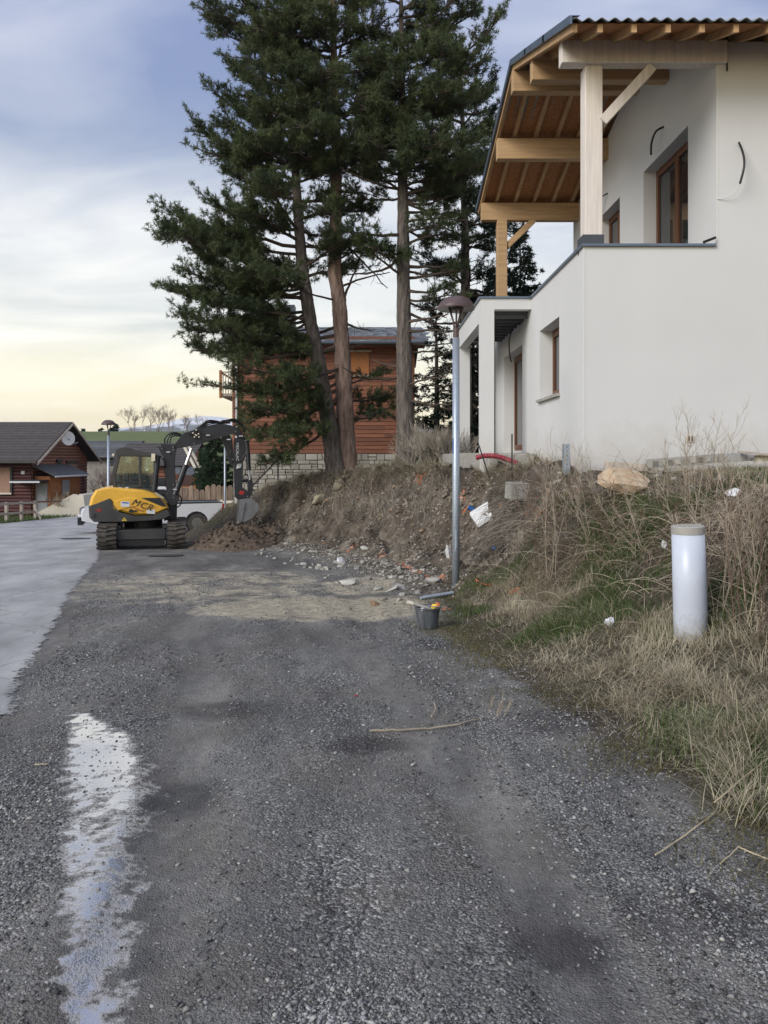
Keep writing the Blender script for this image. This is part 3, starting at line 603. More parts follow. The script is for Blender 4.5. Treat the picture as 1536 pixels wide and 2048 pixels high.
window(12.87, 14.34, 2.72, 4.0, HX, 1, True)
window(15.97, 18.1, 1.80, 4.0, HX, 2).name = 'glazed_door'
window(12.43, 14.45, 3.9, 7.0, UX, 2); window(15.81, 17.3, 3.9, 7.0, UX, 2)
# porch: roof slab frame, columns, steel deck
po = MB(); PX = 2.19; PY = 15.07; PE = 18.95
po.box(PX, HX-0.002, PY, PY+0.2, 4.55, PZ); po.box(PX, PX+0.2, PY+0.2, PE, 4.32, PZ); po.box(PX+0.2, HX-0.002, PE-0.2, PE, 4.5, PZ)
po.build('porch_frame', 'render_white', H)
MB().box(PX-0.035, HX-0.045, PY-0.035, PE+0.03, PZ+0.002, PZ+0.036).build('porch_cap', 'flashing', H)
for y0 in (PY-0.004, PE-0.256):
    MB().box(PX-0.004, PX+0.26, y0, y0+0.26, 0.9, 4.55 if y0 < 16 else 4.32).build('column', 'render_white', H)
for i in range(9):
    y = PY+0.32+i*0.37; j = MB(); j.box(PX+0.2, HX, y, y+0.17, 4.52, 4.60); j.box(PX+0.2, HX, y+0.05, y+0.12, 4.44, 4.52); j.build('deck_rib', 'steel_deck', H)
MB().box(1.75, HX-0.01, 15.2, 19.0, 1.0, 1.74).build('porch_slab', 'concrete', H)
MB().box(2.25, HX-0.01, 14.55, 15.18, 1.0, 1.72).build('porch_step', 'concrete', H, bevel=0.02)
# timber
def beam(name, y0, y1, z1, h, x0, x1, m='wood_beam'): return MB().box(x0, x1, y0, y1, z1-h, z1).build(name, m, H, bevel=0.006)
beam('purlin', 11.33, 11.53, zb(11.43), 0.33, 2.84, 5.28, 'wood_pale'); beam('purlin', 13.2, 13.4, zb(13.25), 0.36, 2.80, UX+0.02); beam('ridge_beam', 14.65, 14.85, zb(14.65), 0.40, 2.74, UX+0.02)
beam('purlin', 16.55, 16.75, zb(16.75), 0.44, 2.76, UX+0.02); beam('purlin', 18.85, 19.05, zb(19.05), 0.42, 2.76, UX+0.02)
MB().box(3.20, 3.46, 11.40, 11.66, PZ+0.036, zb(11.43)-0.334).build('post', 'wood_pale', H, bevel=0.008)
MB().box(3.16, 3.47, 11.365, 11.68, PZ+0.037, PZ+0.17).build('post_shoe', 'metal_dark', H)
MB().box(3.14, 3.38, 18.82, 19.06, PZ+0.036, zb(19.05)-0.424).build('post', 'wood_beam', H, bevel=0.008)
MB().beam((3.46, 11.47, 6.62), (4.20, 11.47, 7.43), 0.14, 0.18, (0, 1, 0)).build('brace', 'wood_pale', H, bevel=0.005)
MB().beam((3.38, 18.95, 6.85), (4.05, 18.95, 7.5), 0.14, 0.18, (0, 1, 0)).build('brace', 'wood_beam', H, bevel=0.005)
YE, YB = 10.45, 19.45
rx = [2.79, 3.14]+[3.60+0.462*i for i in range(24)]
for i, x in enumerate(rx):
    MB().prism([(YE, zb(YE)), (14.75, zb(14.75)), (14.75, zb(14.75)+0.11), (YE, zb(YE)+0.11)], x-0.035, x+0.035, 'x').build('rafter', 'wood_rafter', H)
    MB().prism([(14.751, zb(14.751)), (YB, zb(YB)), (YB, zb(YB)+0.11), (14.751, zb(14.751)+0.11)], x-0.035, x+0.035, 'x').build('rafter', 'wood_rafter', H)
for k in range(5):
    x0 = 2.76+k*2.44; x1 = x0+2.435
    for a, c_ in ((YE+0.02, 12.6), (12.604, 14.745), (14.755, 17.1), (17.104, YB-0.02)):
        MB().prism([(a, zb(a)+0.112), (c_, zb(c_)+0.112), (c_, zb(c_)+0.130), (a, zb(a)+0.130)], x0, x1, 'x').build('osb_panel', 'osb', H)
for k in range(14):                                                        # wavy fibre cement sheets
    x0 = 2.74+k*0.885
    for a, c_ in ((YE-0.08, 14.80), (14.70, YB+0.05)):
        s = MB(); n = 40; vs = []
        lift = (0.004 if k % 2 else 0)
        for y in (a, c_):
            yy = min(max(y, YE-0.2), YB+0.2)
            for th in (0.0, 0.009):
                for i in range(n+1):
                    x = x0+0.885*i/n*1.02; vs.append((x, y, zb(yy)+0.156+lift+th+0.024*math.sin(2*PI*(x-2.74)/0.177)))
        q = n+1; fs = []
        for i in range(n): fs += [(i, i+1, 2*q+i+1, 2*q+i), (q+i+1, q+i, 3*q+i, 3*q+i+1), (i+1, i, q+i, q+i+1), (2*q+i, 2*q+i+1, 3*q+i+1, 3*q+i)]
        s.add(vs, fs).build('roof_sheet', 'fibre_sheet', H, smooth=False)
for a, c_ in ((YE-0.09, 12.0), (11.9, 13.4), (13.3, 14.76), (14.74, 17.0), (16.9, YB+0.06)):
    MB().prism([(a, zb(a)+0.10), (c_, zb(c_)+0.10), (c_, zb(c_)+0.215), (a, zb(a)+0.215)], 2.70, 2.735, 'x').build('verge_flashing', 'flashing', H)
    MB().prism([(a, zb(a)+0.206), (c_, zb(c_)+0.206), (c_, zb(c_)+0.216), (a, zb(a)+0.216)], 2.7352, 2.84, 'x').build('verge_flashing', 'flashing', H)
MB().box(5.285, 5.30, 11.37, 11.39, 7.35, 7.85).build('gap_filler', 'black_plastic', H)
# cables left sticking out of the walls, socket
def cable(pts, r, m='black_plastic', name='cable'):
    q = [Vector(p) for p in pts]; o = []
    for i in range(len(q)-1):
        p0, p1, p2, p3 = q[max(i-1, 0)], q[i], q[i+1], q[min(i+2, len(q)-1)]
        for k in range(5):
            s = k/5; o.append(0.5*((2*p1)+(-p0+p2)*s+(2*p0-5*p1+4*p2-p3)*s*s+(-p0+3*p1-3*p2+p3)*s**3))
    o.append(q[-1]); return MB().tube(o, r, 6).build(name, m, H, smooth=True)
cable([P(1478,285,11.38), P(1487,310,11.25), P(1488,335,11.2), P(1480,367,11.25)], 0.016)
cable([P(1480,367,11.26), P(1468,385,11.3), P(1450,396,11.36), P(1434,398,11.395)], 0.006, 'white_cable')
def ps(y, z, x=UX): return (x, y, z)
cable([ps(13.45, 7.42), ps(13.5, 7.36, UX-0.12), ps(13.6, 7.2, UX-0.16), ps(13.68, 7.02, UX-0.14)], 0.018)
cable([ps(16.6, 7.35), ps(16.7, 7.28, UX-0.12), ps(16.8, 7.05, UX-0.15)], 0.014)
cable([(HX, 16.0, 4.45), (HX-0.12, 16.15, 4.42), (HX-0.2, 16.3, 4.2), (HX-0.2, 16.35, 3.9), (HX-0.16, 16.35, 3.68)], 0.016)
c0 = P(1380, 877, HY)
sk = MB().box(c0.x-0.055, c0.x+0.055, HY-0.02, HY, c0.z-0.05, c0.z+0.05).build('wall_socket', 'wall_cream', H)
for s in (-0.024, 0.024): MB().box(c0.x+s-0.014, c0.x+s+0.014, HY-0.023, HY-0.019, c0.z-0.035, c0.z+0.035).build('socket_slot', 'black_plastic', sk)
# ------------------------------------------------------------------ excavator
ED = 21.8; EXX = (287-CU)/F*ED; EZ = zt(EXX, ED-1.2)-0.03
X0 = thing('excavator', 'yellow and charcoal tracked excavator with articulated black boom digging beside the road', 'excavator', (EXX, ED, EZ), 0.24)
S_ = 70.5
def E(zx, zy): return ((160+zx*0.1497-287)/S_, (1094-(880+zy*0.1497))/S_)
def EA(zx, zy): return ((300+zx*0.1497-287)/S_, (1094-(830+zy*0.1497))/S_)
def bl(mb, name, m, parent=X0, **k): return mb.build(name, m, parent, local=True, **k)
# tracks
for sx in (-1, 1):
    cx = 0.02+sx*0.90; hw = 0.255
    prof = []; r = 0.33; y0, y1 = -1.05, 1.05
    for i in range(13): a = -PI/2-PI*i/12; prof.append((y0+r*math.cos(a), 0.36+r*math.sin(a)))
    for i in range(13): a = PI/2-PI*i/12; prof.append((y1+r*math.cos(a), 0.36+r*math.sin(a)))
    tk = bl(MB().prism(prof, cx-hw+0.03, cx+hw-0.03, 'x'), 'track', 'rubber')
    per = []; L_ = 0
    loop = prof+[prof[0]]
    seg = [math.dist(loop[i], loop[i+1]) for i in range(len(loop)-1)]; tot = sum(seg); n = 52
    def at(s):
        s %= tot
        for i, q in enumerate(seg):
            if s <= q: f = s/q; a, c_ = loop[i], loop[i+1]; return (a[0]+(c_[0]-a[0])*f, a[1]+(c_[1]-a[1])*f), ((c_[0]-a[0])/q, (c_[1]-a[1])/q)
            s -= q
        return loop[0], (1, 0)
    for k in range(n):
        for half in (-1, 1):
            (py, pz), (dy, dz) = at(tot*k/n+(0.035 if half > 0 else 0)); nx_, nz_ = -dz, dy
            cy, cz = py-0.36*0, pz
            # outward normal = away from track centre
            if (py-max(min(py, y1), y0))*nx_+(pz-0.36)*nz_ < 0: nx_, nz_ = -nx_, -nz_
            g = MB(); xa = cx+half*hw*0.5
            g.obox((xa, py+nx_*0.018, pz+nz_*0.018), (hw*0.5-0.004, half*dy*0.018, half*dz*0.018), (0, dy*0.028, dz*0.028), (0, nx_*0.022, nz_*0.022))
            bl(g, 'track_lug', 'rubber', tk)
    for y in (-1.05, 1.05): bl(MB().disc((cx-sx*(hw+0.005), y, 0.36), (1,0,0), 0.24, 0.05, 18), 'idler', 'exc_black')
    bl(MB().box(cx-0.16, cx+0.16, -1.0, 1.0, 0.22, 0.5), 'track_frame', 'exc_black')
    bl(MB().disc((cx-sx*0.29, -1.18, 0.40), (0,1,0), 0.035, 0.03, 10), 'grease_cap', 'blue_paint')
ch = MB(); ch.box(-0.68, 0.70, -0.85, 0.85, 0.36, 0.56); ch.box(-0.62, 0.64, -0.75, 0.75, 0.22, 0.36)
bl(ch, 'chassis', 'exc_grey', bevel=0.02)
bl(MB().box(-0.62, 0.62, -1.22, -1.16, 0.30, 0.56), 'chassis_plate', 'exc_grey', bevel=0.01)
bl(MB().box(-0.58, 0.6, -1.19, -1.15, 0.14, 0.29), 'blade_bar', 'exc_black')
bl(MB().lathe((0, 0, 0), [(0.52, 0.56), (0.52, 0.74)], 28), 'slew_ring', 'exc_black')
for sx in (-1, 1): bl(MB().box(sx*0.66-0.12, sx*0.66+0.12, -1.0, -0.5, 0.57, 0.66), 'step_bracket', 'exc_grey')
# upper body: charcoal shell below, yellow hood above
low = [E(*p) for p in [(205,868),(440,762),(552,938),(770,998),(1010,995),(1180,915),(1215,1000),(1130,1045),(900,1068),(590,1080),(270,1066),(215,1010)]]
bl(MB().prism(low, -1.02, 0.98, inset=0.05), 'lower_shell', 'exc_grey')
hood = [E(*p) for p in [(210,858),(232,760),(285,665),(430,632),(560,640),(720,655),(880,675),(1000,715),(1110,790),(1178,905),(1012,985),(770,988),(556,930),(440,768)]]
bl(MB().prism(hood, -1.0, 0.30, inset=0.07), 'engine_hood', 'exc_yellow')
hd2 = [E(*p) for p in [(210,858),(232,760),(285,665),(430,632),(520,640),(560,930),(440,768)]]
bl(MB().prism(hd2, 0.302, 0.96, inset=0.06), 'rear_hood', 'exc_yellow')
bl(MB().prism([E(*p) for p in [(840,768),(1075,770),(1150,878),(1110,884)]], -1.012, -0.9), 'side_vent', 'exc_black')
ridge = [E(*p) for p in [(490,845),(560,790),(680,762),(800,775),(870,830),(930,905),(860,925),(780,870),(640,900),(545,925),(505,900)]]
bl(MB().prism(ridge, -1.02, -0.95, inset=0.012), 'hood_panel', 'exc_yellow')
bl(MB().prism([E(*p) for p in [(700,870),(730,872),(880,940),(840,938)]], -1.026, -1.0), 'hood_crease', 'wood_orange')
bl(MB().prism([E(*p) for p in [(596,808),(702,812),(700,880),(596,876)]], -1.028, -1.0), 'warning_decal', 'decal_white')
bl(MB().prism([E(*p) for p in [(610,818),(690,822),(690,838),(610,834)]], -1.03, -1.0), 'decal_bar', 'blue_paint')
bl(MB().prism([E(*p) for p in [(908,918),(1012,922),(1010,975),(908,968)]], -1.012, -0.95), 'maker_decal', 'decal_white')
tri = bl(MB().prism([E(*p) for p in [(605,1056),(668,1056),(636,1010)]], -1.026, -1.0), 'hazard_triangle', 'decal_yellow')
bl(MB().prism([E(*p) for p in [(630,1048),(642,1048),(640,1025),(633,1025)]], -1.03, -1.02), 'hazard_mark', 'exc_black', tri)
for p in ([(285,918),(375,885),(335,905),(375,905)], [(285,920),(375,912),(340,922),(370,940)]): bl(MB().prism([E(*q) for q in p], -1.026, -1.0), 'arrow_mark', 'red_paint')
lx, lz = E(850, 858)
text_obj('model_lettering', 'MCR', 0.25, 'exc_black', X0, (lx, -1.03, lz), Euler((PI/2, math.radians(20), 0)), 0.004, 0.35, space=1.15)
lx, lz = E(745, 933)
lo_ = bl(MB().lathe((0,0,0), [(0.055,-0.004),(0.055,0.004)], 14), 'round_logo', 'exc_black'); lo_.location = (lx-0.06, -1.026, lz); lo_.rotation_euler = (PI/2, 0, 0)
bl(MB().prism([E(*p) for p in [(730,925),(795,922),(780,945),(725,945)]], -1.03, -1.0), 'logo_bar', 'exc_black')
lx, lz = E(275, 985)
pk = bl(MB().lathe((0,0,0), [(0.06,-0.006),(0.045,0.006)], 14), 'fuel_cap', 'exc_black'); pk.location = (lx, -1.024, lz); pk.rotation_euler = (PI/2, 0, 0)
for p in (570, 660): bl(MB().lathe((E(p, 650)[0], -0.6, E(p, 650)[1]-0.03), [(0.05,0),(0.05,0.05),(0.03,0.06)], 12), 'hood_knob', 'decal_white')
# cab (far side of the hood)
CY0, CY1 = -0.35, 0.95
def bar(a, c_, r, y, m='exc_grey', nm='cab_pillar'): bl(MB().beam((a[0], y, a[1]), (c_[0], y, c_[1]), r, r, (0, 1, 0)), nm, m, bevel=0.012)
pts = {'rb': E(500, 640), 'rm': E(482, 480), 'rt': E(545, 215), 'ft': E(1005, 225), 'fb': E(1000, 690), 'mt': E(812, 205), 'mb': E(815, 640)}
for y in (CY0, CY1):
    bar(pts['rb'], pts['rm'], 0.10, y); bar(pts['rm'], pts['rt'], 0.11, y); bar(pts['ft'], pts['fb'], 0.09, y); bar(pts['mt'], pts['mb'], 0.075, y)
    bar((pts['rt'][0], pts['rt'][1]), pts['ft'], 0.09, y, nm='cab_rail'); bar(pts['rb'], pts['fb'], 0.09, y, nm='cab_rail')
    bl(MB().prism([(p[0], p[1]) for p in (pts['rb'], pts['rm'], pts['rt'], pts['mt'], pts['mb'])], y+0.005, y+0.015), 'cab_window', 'cab_glass')
    bl(MB().prism([(p[0], p[1]) for p in (pts['mb'], pts['mt'], pts['ft'], pts['fb'])], y+0.005, y+0.015), 'cab_window', 'cab_glass')
bl(MB().beam((pts['ft'][0], (CY0+CY1)/2, pts['ft'][1]), (pts['fb'][0], (CY0+CY1)/2, pts['fb'][1]), CY1-CY0-0.1, 0.012, (1, 0, 0)), 'windscreen', 'cab_glass')
roof = [E(*p) for p in [(490,215),(505,145),(590,116),(700,125),(830,165),(960,198),(1010,225),(1005,248),(800,222),(560,225)]]
bl(MB().prism(roof, CY0-0.05, CY1+0.05, inset=0.03), 'cab_roof', 'exc_grey')
lx, lz = E(487, 215); bl(MB().lathe((lx-0.01, CY0, lz-0.05), [(0.02,0),(0.05,0.02),(0.05,0.07),(0.02,0.08)], 12), 'work_light', 'chrome')
fx, fz = pts['rb']; bl(MB().box(pts['rb'][0]+0.05, pts['fb'][0]-0.05, CY0+0.06, CY1-0.06, E(0, 690)[1], E(0, 640)[1]), 'cab_floor', 'exc_black')
st = MB(); sxz = [E(*p) for p in [(590,560),(800,570),(805,620),(600,615)]]
st.prism(sxz, 0.05, 0.55, inset=0.03); st.prism([E(*p) for p in [(588,560),(590,400),(640,400),(655,565)]], 0.06, 0.54, inset=0.03); st.prism([E(*p) for p in [(600,390),(605,325),(650,322),(655,392)]], 0.18, 0.42, inset=0.02)
bl(st, 'operator_seat', 'seat_black')
bl(MB().tube([(*E(870,640)[:1], 0.3, E(870,640)[1]), (E(885,470)[0], 0.3, E(885,470)[1]), (E(850,400)[0], 0.3, E(850,400)[1])], 0.02, 6), 'control_lever', 'black_plastic')
mr = E(862, 600); bl(MB().box(mr[0]-0.05, mr[0]+0.04, CY0+0.05, CY0+0.1, mr[1]-0.05, mr[1]+0.07), 'joystick_console', 'exc_black')
bl(MB().box(E(520,0)[0], E(575,0)[0], CY0-0.1, CY0-0.04, E(0,600)[1], E(0,565)[1]), 'side_marker', 'exc_black')
# boom: in the plane just in front of the cab's front
BY = -0.30
def plate(pl, nm, m='exc_boom', y=BY, hw=0.14, ins=0.02, fn=EA): return bl(MB().prism([fn(*p) for p in pl], y-hw, y+hw, inset=ins), nm, m)
plate([(100,440),(135,405),(300,415),(345,470),(330,540),(320,640),(330,900),(320,1000),(215,1050),(185,760),(180,600)], 'boom_base', hw=0.17)
plate([(215,1060),(240,1010),(300,985),(345,1010),(375,1060),(370,1150),(330,1220),(270,1235),(225,1190),(205,1110)], 'boom_foot', hw=0.22)
plate([(215,1190),(350,1200),(345,1400),(180,1420),(190,1300)], 'swing_bracket', 'exc_black', hw=0.16)
bl(MB().tube([(EA(105,560)[0], BY-0.24, EA(105,560)[1]), (EA(60,1020)[0], BY-0.24, EA(60,1020)[1])], 0.075, 12), 'boom_cylinder', 'exc_boom', smooth=False)
plate([(295,440),(430,262),(500,240),(700,170),(900,128),(1040,150),(1150,185),(1205,260),(1190,320),(1080,262),(920,322),(760,372),(540,432),(335,470)], 'main_boom', hw=0.13)
plate([(920,322),(1040,280),(1075,340),(1105,660),(1075,700),(1030,640),(960,400)], 'boom_link_arm', hw=0.08, y=BY+0.16)
plate([(1095,330),(1210,285),(1270,330),(1265,520),(1215,640),(1205,1000),(1300,1060),(1310,1130),(1140,1150),(1105,1120),(1090,700)], 'stick', hw=0.10)
bl(MB().tube([(EA(1262,340)[0], BY-0.12, EA(1262,340)[1]), (EA(1290,760)[0], BY-0.12, EA(1290,760)[1])], 0.065, 10), 'stick_cylinder', 'exc_boom')
bl(MB().tube([(EA(1290,760)[0], BY-0.12, EA(1290,760)[1]), (EA(1302,890)[0], BY-0.12, EA(1302,890)[1])], 0.035, 8), 'cylinder_rod', 'chrome')
plate([(1285,850),(1330,860),(1345,930),(1330,1080),(1300,1120),(1282,1080),(1275,960)], 'bucket_link', hw=0.09, ins=0.012)
bl(MB().tube([(EA(1210,905)[0], BY, EA(1210,905)[1]), (EA(1330,890)[0], BY, EA(1330,890)[1])], 0.045, 8), 'link_pin_bar', 'exc_boom')
bl(MB().tube([(EA(535,470)[0], BY-0.16, EA(535,470)[1]), (EA(455,700)[0], BY-0.16, EA(455,700)[1])], 0.05, 10), 'cylinder_rod', 'chrome')
bl(MB().tube([(EA(462,680)[0], BY-0.16, EA(462,680)[1]), (EA(320,1080)[0], BY-0.16, EA(320,1080)[1])], 0.085, 12), 'lift_cylinder', 'exc_boom')
vb = MB()
for k in range(9):
    zx = 500+random.random()*150; zy = 210+random.random()*140; p = EA(zx, zy); q = 0.02+random.random()*0.05; vb.box(p[0]-q, p[0]+q, BY-0.2, BY-0.12, p[1]-q*0.7, p[1]+q*0.7)
bl(vb, 'valve_block', 'exc_black')
fit = MB()
for k in range(8):
    zx = 520+random.random()*110; zy = 215+random.random()*120; p = EA(zx, zy); fit.box(p[0]-0.02, p[0]+0.02, BY-0.225, BY-0.2, p[1]-0.014, p[1]+0.014)
bl(fit, 'valve_fittings', 'chrome')
for q in ((135,437),(155,468),(298,450),(302,485),(1108,240),(915,320),(1237,360),(300,1115),(300,945),(340,905),(1270,1112),(262,1328),(165,580),(565,405),(1072,612)):
    p = EA(*q); bl(MB().disc((p[0], BY-0.155, p[1]), (0,1,0), 0.020, 0.20, 10), 'pin', 'bucket_steel')
for q in ((235,515),(320,1005),(748,290),(1018,345),(1182,298)): p = EA(*q); bl(MB().box(p[0]-0.05, p[0]+0.05, BY-0.25, BY-0.13, p[1]-0.014, p[1]+0.014), 'pin_plate', 'decal_white')
bl(MB().prism([EA(*p) for p in [(1135,672),(1195,668),(1180,720),(1120,740)]], BY-0.125, BY-0.10), 'stick_decal', 'decal_white')
p = EA(1135, 510); text_obj('stick_lettering', 'MECALAC', 0.115, 'decal_white', X0, (p[0], BY-0.105, p[1]), Euler((PI/2, PI/2, 0)), 0.003)
p = EA(1195, 1058); bl(MB().prism([(p[0]-0.09, p[1]-0.03), (p[0]-0.04, p[1]+0.06), (p[0]+0.09, p[1]+0.02), (p[0]+0.02, p[1]-0.07)], BY-0.112, BY-0.09), 'stick_mark', 'red_paint')
def hose(pl, y=BY-0.05, r=0.02):
    q = [Vector((EA(*p)[0], y+random.uniform(-0.05, 0.05), EA(*p)[1])) for p in pl]; o = []
    for i in range(len(q)-1):
        p0, p1, p2, p3 = q[max(i-1, 0)], q[i], q[i+1], q[min(i+2, len(q)-1)]
        for k in range(5): s = k/5; o.append(0.5*((2*p1)+(-p0+p2)*s+(2*p0-5*p1+4*p2-p3)*s*s+(-p0+3*p1-3*p2+p3)*s**3))
    o.append(q[-1]); bl(MB().tube(o, r, 6), 'hydraulic_hose', 'hose', smooth=True)
for dx, dy, y in ((0,0,-0.1),(14,10,0.0),(26,22,0.08)):
    hose([(190+dx*2.4,400),(196+dx*2.4,330+dy),(260+dx,268+dy*1.6),(340+dx,262+dy*1.5),(410,290+dy)], BY+y, 0.022)
for dy, y in ((0,-0.06),(14,0.02),(24,0.08)):
    hose([(560,230+dy),(650,165+dy),(740,95+dy*1.3),(830,92+dy),(930,112+dy)], BY+y, 0.02)
    hose([(900,112+dy*0.6),(1010,82+dy),(1090,68+dy),(1170,105+dy),(1230,180+dy),(1238,260+dy*0.5),(1200,300)], BY+y, 0.02)
hose([(640,190),(740,150),(850,128),(960,112),(1060,100),(1180,140),(1225,250)], BY-0.1, 0.018)
hose([(1230,280),(1285,340),(1270,480),(1200,600),(1120,680)], BY-0.14, 0.018)
hose([(360,1080),(400,1120),(398,1190),(370,1235),(320,1250)], BY-0.1, 0.02)
hose([(80,590),(150,580),(190,650),(200,720)], BY-0.22, 0.02)
hose([(1200,860),(1240,815),(1280,830),(1290,880)], BY-0.05, 0.016)
hose([(1320,1040),(1345,1015),(1345,1050),(1320,1052)], BY-0.05, 0.016)
hose([(1040,440),(1060,480),(1045,540),(1080,640)], BY-0.02, 0.018)
p = EA(48, 585); bl(MB().box(p[0]-0.05, p[0]+0.05, BY-0.36, BY-0.26, p[1]-0.1, p[1]+0.1), 'mirror_clamp', 'chrome')
# digging bucket: curved shell with side plates
shell = [EA(*p) for p in [(1160,1148),(1290,1132),(1352,1160),(1400,1205),(1416,1255),(1392,1310),(1330,1392),(1240,1440),(1140,1478)]]
inner = [EA(*p) for p in [(1172,1170),(1285,1155),(1340,1180),(1382,1220),(1396,1258),(1372,1302),(1320,1375),(1238,1420),(1150,1455)]]
bk = MB(); n = len(shell); b0, b1 = BY-0.36, BY+0.30
vs = [(p[0], y, p[1]) for y in (b0, b1) for p in shell]+[(p[0], y, p[1]) for y in (b0, b1) for p in inner]
fs = [(i, i+1, n+i+1, n+i) for i in range(n-1)]+[(2*n+i+1, 2*n+i, 3*n+i, 3*n+i+1) for i in range(n-1)]+[(0, n, 3*n, 2*n), (n-1, 3*n-1, 4*n-1, 2*n-1)]
fs += [(i+1, i, 2*n+i, 2*n+i+1) for i in range(n-1)]+[(n+i, n+i+1, 3*n+i+1, 3*n+i) for i in range(n-1)]
bko = bl(bk.add(vs, fs), 'digging_bucket', 'bucket_steel')
for y in (b0-0.008, b1-0.008):
    bl(MB().prism(shell, y, y+0.02), 'side_plate', 'bucket_steel', bko)
bl(MB().beam((EA(1228,1180)[0], b0-0.014, EA(1228,1180)[1]), (EA(1175,1470)[0], b0-0.014, EA(1175,1470)[1]), 0.02, 0.045, (0, 1, 0)), 'bucket_rib', 'bucket_steel', bko)
for k in range(4):
    y = b0+0.08+k*0.17; p = EA(1150, 1470); bl(MB().prism([(p[0]-0.02, p[1]), (p[0]+0.1, p[1]+0.02), (p[0]-0.04, p[1]-0.1)], y, y+0.06), 'bucket_tooth', 'bucket_steel', bko)
# operator: one continuous body grown with a Skin modifier, seated facing the boom
def person(loc, parent=None):
    me = bpy.data.meshes.new('person')
    J = [((0,0,0.12),0.15),((0.02,0,0.30),0.16),((0.03,0,0.47),0.165),((0.05,0,0.57),0.07),((0.07,0,0.66),0.085),((0.08,0,0.74),0.10),((0.07,0,0.82),0.075),
         ((0.05,-0.19,0.47),0.07),((0.14,-0.23,0.27),0.055),((0.36,-0.22,0.24),0.042),((0.43,-0.22,0.25),0.045),
         ((0.05,0.19,0.47),0.07),((0.14,0.23,0.27),0.055),((0.36,0.22,0.24),0.042),((0.43,0.22,0.25),0.045),
         ((0.06,-0.10,0.09),0.10),((0.42,-0.12,0.10),0.075),((0.46,-0.12,-0.25),0.05),((0.56,-0.12,-0.28),0.04),
         ((0.06,0.10,0.09),0.10),((0.42,0.12,0.10),0.075),((0.46,0.12,-0.25),0.05),((0.56,0.12,-0.28),0.04), ((0.175,0,0.73),0.018)]
    Ed = [(0,1),(1,2),(2,3),(3,4),(4,5),(5,6),(2,7),(7,8),(8,9),(9,10),(2,11),(11,12),(12,13),(13,14),(0,15),(15,16),(16,17),(17,18),(0,19),(19,20),(20,21),(21,22),(5,23)]
    me.from_pydata([j[0] for j in J], Ed, []); o = bpy.data.objects.new('person', me); COL.objects.link(o); o.location = loc
    md = o.modifiers.new('skin', 'SKIN'); md.use_smooth_shade = True
    for k, (p, r) in enumerate(J): me.skin_vertices[0].data[k].radius = (r, r)
    me.skin_vertices[0].data[0].use_root = True
    s = o.modifiers.new('sub', 'SUBSURF'); s.levels = 2; s.render_levels = 2
    dg = bpy.context.evaluated_depsgraph_get(); m2 = bpy.data.meshes.new_from_object(o.evaluated_get(dg)); o.modifiers.clear(); o.data = m2; m2.name = 'person'
    m2.materials.clear(); m2.materials.append(M['cloth_dark']); m2.materials.append(M['skin'])
    for p in m2.polygons:
        c = p.center; head = c.z > 0.585; hand = c.x > 0.385 and 0.15 < c.z < 0.35 and abs(c.y) > 0.17
        p.material_index = 1 if (head or hand) else 0; p.use_smooth = True
    LOC[o] = Vector(loc)
    hr = MB(); prof = [(0.03,0.905),(0.075,0.885),(0.105,0.84),(0.115,0.78),(0.112,0.735)]
    hr.lathe((0.055, 0, 0), prof, 14, cap=False); hr.build('hair', 'exc_black', o, local=True, smooth=True)
    return o
sx_, sz_ = E(700, 560)
op = person((EXX+sx_*math.cos(.24)-0.30*math.sin(.24), ED+sx_*math.sin(.24)+0.30*math.cos(.24), EZ+sz_-0.02)); op.rotation_euler = (0, 0, 0.24)
tag(op, 'person in dark clothing seated at the excavator controls behind the cab glass', 'person')
# ------------------------------------------------------------------ soil heap by the digging bucket
MOUND = []
def mound(name, pl, h, mt, seed, steps=26, kind=None, amp=0.16):
    cx = sum(p[0] for p in pl)/len(pl); cy = sum(p[1] for p in pl)/len(pl); V_ = []; n = 40; fs = []
    ang = [math.atan2(p[1]-cy, p[0]-cx) for p in pl]; rad = [math.hypot(p[0]-cx, p[1]-cy) for p in pl]; od = sorted(range(len(pl)), key=lambda i: ang[i])
    aa = [ang[i] for i in od]; rr = [rad[i] for i in od]; aa = [aa[-1]-2*PI]+aa+[aa[0]+2*PI]; rr = [rr[-1]]+rr+[rr[0]]
    for j in range(steps+1):
        s = j/steps
        for k in range(n):
            a = -PI+2*PI*k/n; R = np.interp(a, aa, rr)*s; x = cx+R*math.cos(a); y = cy+R*math.sin(a)
            nn = float(fbm(x*3.1, y*3.1, seed, 4))-0.5; n2 = float(fbm(x*11, y*11, seed+5, 3))-0.5
            z = zt(x, y)+h*(1-s**1.6)+(nn*amp*2+n2*amp*0.9)*min(1, (1-s)*4)-0.05*(s > 0.97)
            V_.append((x, y, z))
    for j in range(steps):
        for k in range(n): fs.append((j*n+k, j*n+(k+1) % n, (j+1)*n+(k+1) % n, (j+1)*n+k))
    MOUND[:] = V_
    mb = MB().add(V_, fs); return mb.build(name, mt, smooth=True, off=(cx, cy, zt(cx, cy)))
def gp(u, v): g = G(u, v); return (g.x, g.y)
hp = [(-5.0,21.0),(-4.5,20.3),(-3.7,19.9),(-2.75,20.2),(-2.3,21.2),(-2.6,22.4),(-3.4,23.0),(-4.4,22.9),(-5.0,22.0)]
heap = mound('soil_heap', hp, 0.5, 'soil_fresh', 120, amp=0.26)
tag(heap, 'low heap of fresh brown soil under the excavator bucket', 'soil heap')
